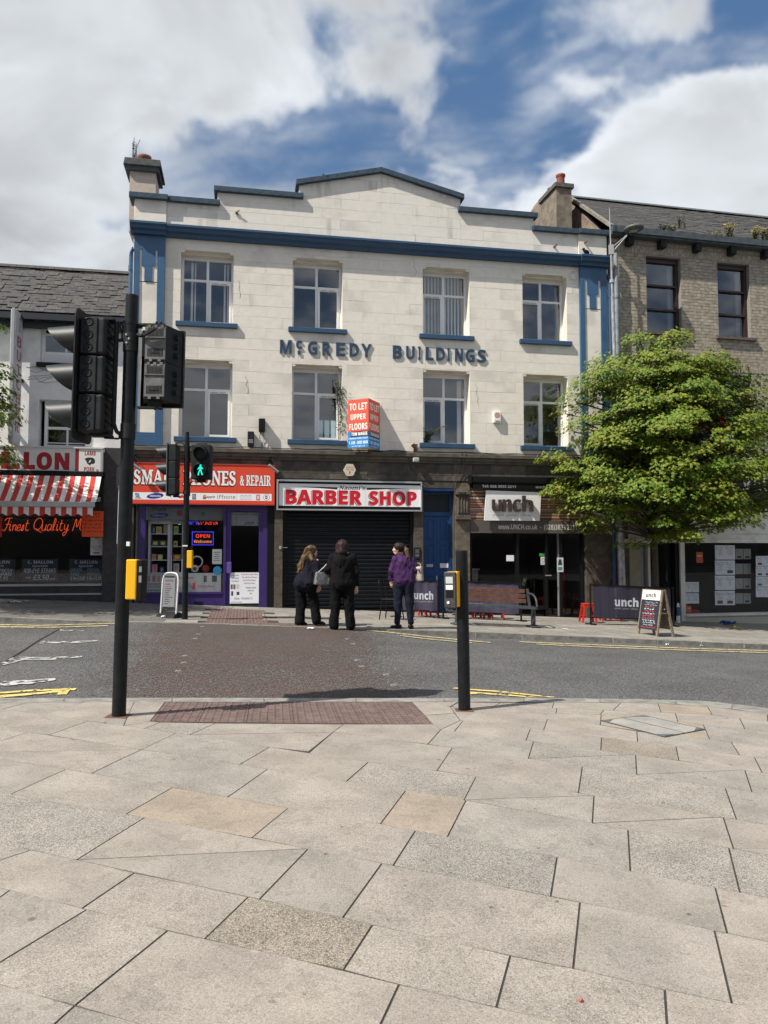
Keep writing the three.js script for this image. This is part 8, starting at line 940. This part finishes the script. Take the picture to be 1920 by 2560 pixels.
{ // woman with long fair hair, stepping off to the right
  const b = onPave(768, 1563); const nk = [0.055, 1.27, -0.03];
  person('woman with long fair brown hair in navy jacket leaning as she walks', b, {
    head: [2.15, 0.16, 0, [0.075, 1.385, -0.055]], hands: [[0.7, 1, 0.6, 0.15, -0.1, [0.235, 0.745, 0.12]], [0.5, -1, -0.4, 0.2, 0, [-0.02, 0.78, -0.28]]],
    body: [[nk, [0.07, 1.35, -0.05], 0.052, 0.05], [[-0.08, 1.20, -0.10], [0.17, 1.20, 0.08], 0.06, 0.06], [[0.04, 1.14, 0], [-0.02, 0.90, 0.04], 0.12, 0.12], [[-0.11, 0.82, 0.0], [0.07, 0.82, 0.09], 0.11, 0.11], [[-0.12, 0.80, 0.0], [-0.115, 0.42, -0.02], 0.09, 0.06], [[-0.115, 0.42, -0.02], [-0.15, 0.08, 0.03], 0.055, 0.04], [[0.07, 0.80, 0.08], [0.13, 0.42, 0.0], 0.09, 0.06], [[0.13, 0.42, 0.0], [0.18, 0.09, 0.02], 0.055, 0.04], [[0.17, 1.19, 0.08], [0.215, 0.98, 0.13], 0.05, 0.043], [[0.215, 0.98, 0.13], [0.235, 0.78, 0.12], 0.042, 0.03], [[-0.09, 1.19, -0.1], [-0.10, 0.97, -0.19], 0.05, 0.043], [[-0.10, 0.97, -0.19], [-0.02, 0.81, -0.28], 0.042, 0.03]],
    wear: (H) => [
      ['jacket', cloth([[[-0.07, 1.205, -0.09], [0.16, 1.205, 0.07], 0.073, 0.073], [[0.05, 1.19, -0.01], [-0.01, 0.95, 0.03], 0.145, 0.150], [[-0.01, 0.95, 0.03], [-0.07, 0.80, 0.06], 0.150, 0.175], [[0.04, 0.86, 0.10], [0.06, 0.80, 0.12], 0.15, 0.155], [[-0.12, 0.80, 0.04], [-0.17, 0.775, 0.07], 0.11, 0.09], [[0.165, 1.19, 0.08], [0.212, 0.98, 0.13], 0.068, 0.062], [[0.212, 0.98, 0.13], [0.234, 0.81, 0.125], 0.058, 0.047], [[-0.09, 1.19, -0.1], [-0.10, 0.97, -0.19], 0.068, 0.06], [[-0.10, 0.97, -0.19], [-0.03, 0.83, -0.27], 0.058, 0.047], [[0.045, 1.25, -0.02], [0.06, 1.285, -0.035], 0.068, 0.062]], 84, 0.05, 0.05, 3).translate(0, 0, 0), woven([0.0105, 0.0105, 0.019])],
      ['trousers', cloth([[[-0.11, 0.80, 0.01], [0.07, 0.80, 0.09], 0.135, 0.135], [[-0.125, 0.76, 0.02], [-0.115, 0.42, -0.01], 0.115, 0.092], [[-0.115, 0.42, -0.01], [-0.145, 0.07, 0.03], 0.090, 0.098], [[0.075, 0.76, 0.08], [0.13, 0.42, 0.0], 0.115, 0.090], [[0.13, 0.42, 0.0], [0.175, 0.10, 0.02], 0.088, 0.092]], 84, 0.05, 0.03, 8), woven([0.006, 0.006, 0.007])],
      ['shoe', shoe(-0.13, 0.0, 0.02, 2.3), P.black], ['shoe', shoe(0.20, 0.02, 0.02, 2.0, 0.12), P.black],
      ['hair', cloth([E([0.066, 1.425, -0.035], [0.100, 0.098, 0.100]), [[0.03, 1.42, 0.0], [-0.04, 1.27, 0.07], 0.085, 0.072], [[-0.04, 1.27, 0.07], [-0.125, 1.12, 0.09], 0.070, 0.052], [[-0.125, 1.12, 0.09], [-0.155, 1.06, 0.09], 0.046, 0.022], [[0.05, 1.35, 0.05], [0.10, 1.235, 0.13], 0.055, 0.032], [[0.10, 1.235, 0.13], [0.17, 1.215, 0.12], 0.03, 0.018]], 72, 0.03, 0.03, 5), hairMat([0.20, 0.12, 0.06])],
      ['hair_strands', strands(41, 26, (a, s) => [lerp(0.05 + 0.07 * Math.cos(a), -0.13 + 0.05 * Math.cos(a * 1.7), s ** 0.8), lerp(1.47, 1.05 + 0.10 * Math.sin(a * 2.3), s), 0.02 + 0.075 * Math.sin(a * 0.5) + 0.06 * s]), hairMat([0.29, 0.18, 0.09])],
    ],
  });
}
{ // woman in black, seen from behind
  const b = onPave(855, 1573);
  person('woman with dark bobbed hair in black jacket and trousers seen from behind', b, {
    head: [3.05, 0.05, 0, [0.0, 1.515, -0.02]], hands: [[0.6, -1, 0.2, 0, 0.05, [0.255, 0.78, -0.02]], [1.0, 1, 0.5, -0.9, 0, [-0.24, 1.02, -0.24]]],
    body: [[[0, 1.37, 0], [0, 1.46, -0.015], 0.052, 0.05], [[-0.17, 1.32, 0], [0.19, 1.32, 0], 0.06, 0.06], [[0, 1.24, 0], [0.0, 1.0, 0], 0.14, 0.13], [[-0.09, 0.88, 0.02], [0.10, 0.88, 0.02], 0.125, 0.125], [[-0.10, 0.84, 0.01], [-0.125, 0.45, 0], 0.10, 0.06], [[-0.125, 0.45, 0], [-0.145, 0.08, 0.03], 0.055, 0.04], [[0.105, 0.84, 0.01], [0.125, 0.45, -0.02], 0.10, 0.06], [[0.125, 0.45, -0.02], [0.150, 0.08, -0.02], 0.055, 0.04], [[-0.19, 1.30, 0], [-0.265, 1.09, 0.02], 0.052, 0.045], [[-0.265, 1.09, 0.02], [-0.245, 1.03, -0.2], 0.043, 0.03], [[0.20, 1.30, 0], [0.26, 1.05, 0.01], 0.052, 0.045], [[0.26, 1.05, 0.01], [0.258, 0.82, -0.02], 0.043, 0.03]],
    wear: (H) => [
      ['jacket', cloth([[[-0.165, 1.325, 0], [0.185, 1.325, 0], 0.078, 0.078], [[0, 1.25, 0.005], [0, 1.02, 0.01], 0.175, 0.165], [[0, 1.02, 0.01], [0, 0.86, 0.02], 0.168, 0.185], [[-0.09, 1.22, 0.01], [-0.075, 0.86, 0.02], 0.125, 0.13], [[0.10, 1.22, 0.01], [0.085, 0.86, 0.02], 0.125, 0.13], [[-0.19, 1.30, 0], [-0.268, 1.09, 0.02], 0.072, 0.066], [[-0.268, 1.09, 0.02], [-0.247, 1.03, -0.17], 0.062, 0.05], [[0.20, 1.30, 0], [0.262, 1.05, 0.01], 0.072, 0.064], [[0.262, 1.05, 0.01], [0.26, 0.84, -0.015], 0.060, 0.048]], 84, 0.05, 0.045, 13), woven([0.006, 0.0055, 0.006])],
      ['trousers', cloth([[[-0.085, 0.86, 0.02], [0.095, 0.86, 0.02], 0.150, 0.150], [[-0.105, 0.80, 0.02], [-0.125, 0.45, 0.01], 0.125, 0.095], [[-0.125, 0.45, 0.01], [-0.145, 0.07, 0.03], 0.092, 0.088], [[0.11, 0.80, 0.02], [0.13, 0.45, -0.01], 0.125, 0.095], [[0.13, 0.45, -0.01], [0.155, 0.07, -0.02], 0.092, 0.090]], 84, 0.05, 0.03, 18), woven([0.0055, 0.0055, 0.0065])],
      ['collar', new THREE.TorusGeometry(0.085, 0.018, 8, 26).scale(1.25, 1, 0.9).rotateX(Math.PI / 2).translate(0, 1.405, 0.01), M([0.42, 0.42, 0.42], 0.9)],
      ['shoe', shoe(-0.145, 0.0, 0.0, 3.2), P.black], ['shoe', shoe(0.155, 0.0, -0.05, 2.9), P.black],
      ['hair', cloth([E([0, 1.555, -0.012], [0.103, 0.098, 0.106]), [[0, 1.53, 0.02], [-0.01, 1.42, 0.05], 0.098, 0.085], [[-0.07, 1.50, 0.0], [-0.095, 1.40, 0.01], 0.05, 0.036], [[0.07, 1.50, 0.0], [0.095, 1.40, 0.01], 0.05, 0.036], [[-0.05, 1.42, 0.06], [0.05, 1.415, 0.06], 0.05, 0.045]], 64, 0.03, 0.03, 25), hairMat([0.050, 0.026, 0.026])],
      ['hair_strands', strands(43, 30, (a, s) => { const t = -1.5 + a / 6.283 * 3.0; return [Math.sin(t) * (0.06 + 0.055 * Math.min(1, s * 2)), lerp(1.635, 1.40, s), -0.02 + Math.cos(t) * (0.03 + 0.085 * Math.min(1, s * 2))]; }), hairMat([0.075, 0.038, 0.036])],
    ],
  });
  const c = [b.x - 0.395, b.y + 0.93, b.z + 0.02], bag = thing('handbag', 'silver grey handbag hanging from the arm of the woman in black', 'bag', FW, [c[0], c[1] - 0.13, c[2]]), sil = rough([0.30, 0.30, 0.305], 0.36, 0.3, grain, 0.002, { metalness: 0.3 });
  const shp = (w, h, d, tw) => { const g = new RoundedBoxGeometry(w, h, d, 3, 0.03), p = g.attributes.position; for (let i = 0; i < p.count; i++) { const k = p.getY(i) / h + 0.5; p.setX(i, p.getX(i) * lerp(1, tw, k)); p.setZ(i, p.getZ(i) * lerp(1, 0.65, k) + 0.01 * Math.sin(p.getX(i) * 30)); } g.computeVertexNormals(); return g; };
  part('bag_body', shp(0.27, 0.24, 0.13, 0.86).rotateY(0.5).rotateZ(-0.08).translate(c[0] + 0.01, c[1], c[2]), sil, bag); part('gusset', shp(0.10, 0.22, 0.12, 0.8).rotateY(0.5).translate(c[0] + 0.13, c[1] - 0.01, c[2] - 0.05), rough([0.16, 0.15, 0.13], 0.5, 0.3), bag); part('handle', [tube([[c[0] - 0.06, c[1] + 0.10, c[2] + 0.04], [c[0] + 0.05, c[1] + 0.2, c[2] + 0.05], [c[0] + 0.12, c[1] + 0.27, c[2] + 0.0], [c[0] + 0.13, c[1] + 0.16, c[2] - 0.08], [c[0] + 0.09, c[1] + 0.09, c[2] - 0.1]], 0.009, 24, 6)], M([0.6, 0.6, 0.6], 0.4), bag); part('stud', [new THREE.TorusGeometry(0.018, 0.006, 8, 16).rotateY(0.5).translate(c[0] - 0.06, c[1] - 0.06, c[2] + 0.10)], P.alu, bag);
}
{ // woman in purple with a ponytail, looking left
  const b = onPave(1009, 1571.5);
  person('dark haired woman in purple top and navy trousers with ponytail', b, {
    head: [-1.75, 0.02, 0, [-0.095, 1.525, -0.015]], hands: [[0.6, 1, -0.6, 0.2, 0.05, [-0.235, 0.90, 0.0]], [1.1, -1, -0.5, -1.2, 0, [0.24, 1.10, -0.24]]],
    body: [[[-0.03, 1.38, 0], [-0.075, 1.47, -0.01], 0.048, 0.047], [[-0.15, 1.32, 0.02], [0.15, 1.31, -0.02], 0.055, 0.055], [[-0.01, 1.24, 0], [0.0, 1.02, 0], 0.12, 0.11], [[-0.075, 0.90, 0.015], [0.085, 0.90, 0.015], 0.115, 0.115], [[-0.09, 0.86, 0.01], [-0.105, 0.47, 0], 0.095, 0.056], [[-0.105, 0.47, 0], [-0.12, 0.07, 0.02], 0.05, 0.036], [[0.09, 0.86, 0.01], [0.11, 0.47, 0], 0.095, 0.056], [[0.11, 0.47, 0], [0.135, 0.07, 0.0], 0.05, 0.036], [[-0.17, 1.30, 0.02], [-0.225, 1.10, 0.05], 0.048, 0.042], [[-0.225, 1.10, 0.05], [-0.235, 0.93, 0.01], 0.04, 0.03], [[0.17, 1.29, -0.02], [0.225, 1.12, 0.0], 0.048, 0.042], [[0.225, 1.12, 0.0], [0.24, 1.10, -0.2], 0.04, 0.03]],
    wear: (H) => [
      ['blouse', cloth([[[-0.145, 1.325, 0.02], [0.145, 1.315, -0.02], 0.072, 0.072], [[-0.01, 1.25, 0.005], [0.0, 1.02, 0.01], 0.150, 0.140], [[0, 1.02, 0.01], [0.005, 0.93, 0.015], 0.150, 0.165], [[-0.075, 1.22, 0.015], [-0.065, 0.93, 0.015], 0.110, 0.138], [[0.08, 1.22, 0.0], [0.075, 0.93, 0.015], 0.110, 0.138], [[-0.165, 1.305, 0.02], [-0.226, 1.10, 0.05], 0.068, 0.060], [[-0.226, 1.10, 0.05], [-0.237, 0.95, 0.015], 0.055, 0.046], [[0.165, 1.295, -0.02], [0.226, 1.12, 0.0], 0.068, 0.060], [[0.226, 1.12, 0.0], [0.24, 1.10, -0.18], 0.056, 0.046], [[-0.04, 1.37, 0], [-0.06, 1.415, -0.005], 0.066, 0.058]], 84, 0.045, 0.05, 33), woven([0.050, 0.018, 0.075], 0.7)],
      ['trousers', cloth([[[-0.065, 0.87, 0.015], [0.08, 0.87, 0.015], 0.125, 0.125], [[-0.09, 0.82, 0.015], [-0.105, 0.47, 0.01], 0.112, 0.082], [[-0.105, 0.47, 0.01], [-0.118, 0.13, 0.02], 0.078, 0.060], [[0.095, 0.82, 0.015], [0.11, 0.47, 0.0], 0.112, 0.080], [[0.11, 0.47, 0.0], [0.135, 0.13, 0.0], 0.076, 0.060]], 84, 0.045, 0.03, 38), woven([0.013, 0.016, 0.030])],
      ['shoe', shoe(-0.135, 0.0, 0.03, -2.2), P.black], ['shoe', shoe(0.14, 0.0, -0.02, 2.9), P.black],
      ['hair', cloth([E([-0.070, 1.545, -0.008], [0.092, 0.088, 0.096]), E([-0.085, 1.568, -0.012], [0.098, 0.080, 0.094]), [[-0.03, 1.56, 0.01], [0.01, 1.53, 0.02], 0.068, 0.045], [[-0.14, 1.60, 0.01], [-0.10, 1.61, 0.02], 0.035, 0.04]], 60, 0.02, 0.015, 45), hairMat([0.030, 0.022, 0.020])],
      ['ponytail', cloth([[[0.015, 1.56, 0.02], [0.055, 1.50, 0.05], 0.030, 0.040], [[0.055, 1.50, 0.05], [0.085, 1.38, 0.07], 0.042, 0.035], [[0.085, 1.38, 0.07], [0.11, 1.31, 0.075], 0.030, 0.014]], 48, 0.02, 0.025, 55), hairMat([0.17, 0.105, 0.065])],
    ],
  });
  const c = [b.x + 0.275, b.y + 1.05, b.z + 0.01], bag = thing('handbag', 'taupe bucket handbag on the arm of the woman in purple', 'bag', FW, [c[0], c[1] - 0.15, c[2]]), tp = rough([0.50, 0.425, 0.35], 0.45, 0.3, grain, 0.002);
  const g = new RoundedBoxGeometry(0.17, 0.25, 0.13, 3, 0.03), p = g.attributes.position; for (let i = 0; i < p.count; i++) { const k = p.getY(i) / 0.25 + 0.5; p.setX(i, p.getX(i) * lerp(1.08, 0.86, k)); p.setZ(i, p.getZ(i) * lerp(1.05, 0.75, k)); } g.computeVertexNormals();
  part('bag_body', g.rotateY(-0.35).rotateZ(0.07).translate(c[0] + 0.015, c[1] - 0.02, c[2]), tp, bag); part('flap', new RoundedBoxGeometry(0.165, 0.075, 0.115, 3, 0.03).rotateY(-0.35).rotateZ(0.07).translate(c[0] + 0.005, c[1] + 0.10, c[2] + 0.005), rough([0.60, 0.52, 0.44], 0.45, 0.3), bag); part('handle', [tube([[c[0] - 0.05, c[1] + 0.12, c[2]], [c[0] - 0.02, c[1] + 0.20, c[2] - 0.03], [c[0] + 0.04, c[1] + 0.19, c[2] - 0.03], [c[0] + 0.06, c[1] + 0.11, c[2]]], 0.010, 20, 6)], tp, bag); part('strap_bow', [tube([[c[0] + 0.0, c[1] + 0.07, c[2] + 0.07], [c[0] + 0.04, c[1] + 0.05, c[2] + 0.085], [c[0] + 0.03, c[1] + 0.02, c[2] + 0.08]], 0.008, 12, 6)], P.black, bag);
}
renderer.render(scene, camera);
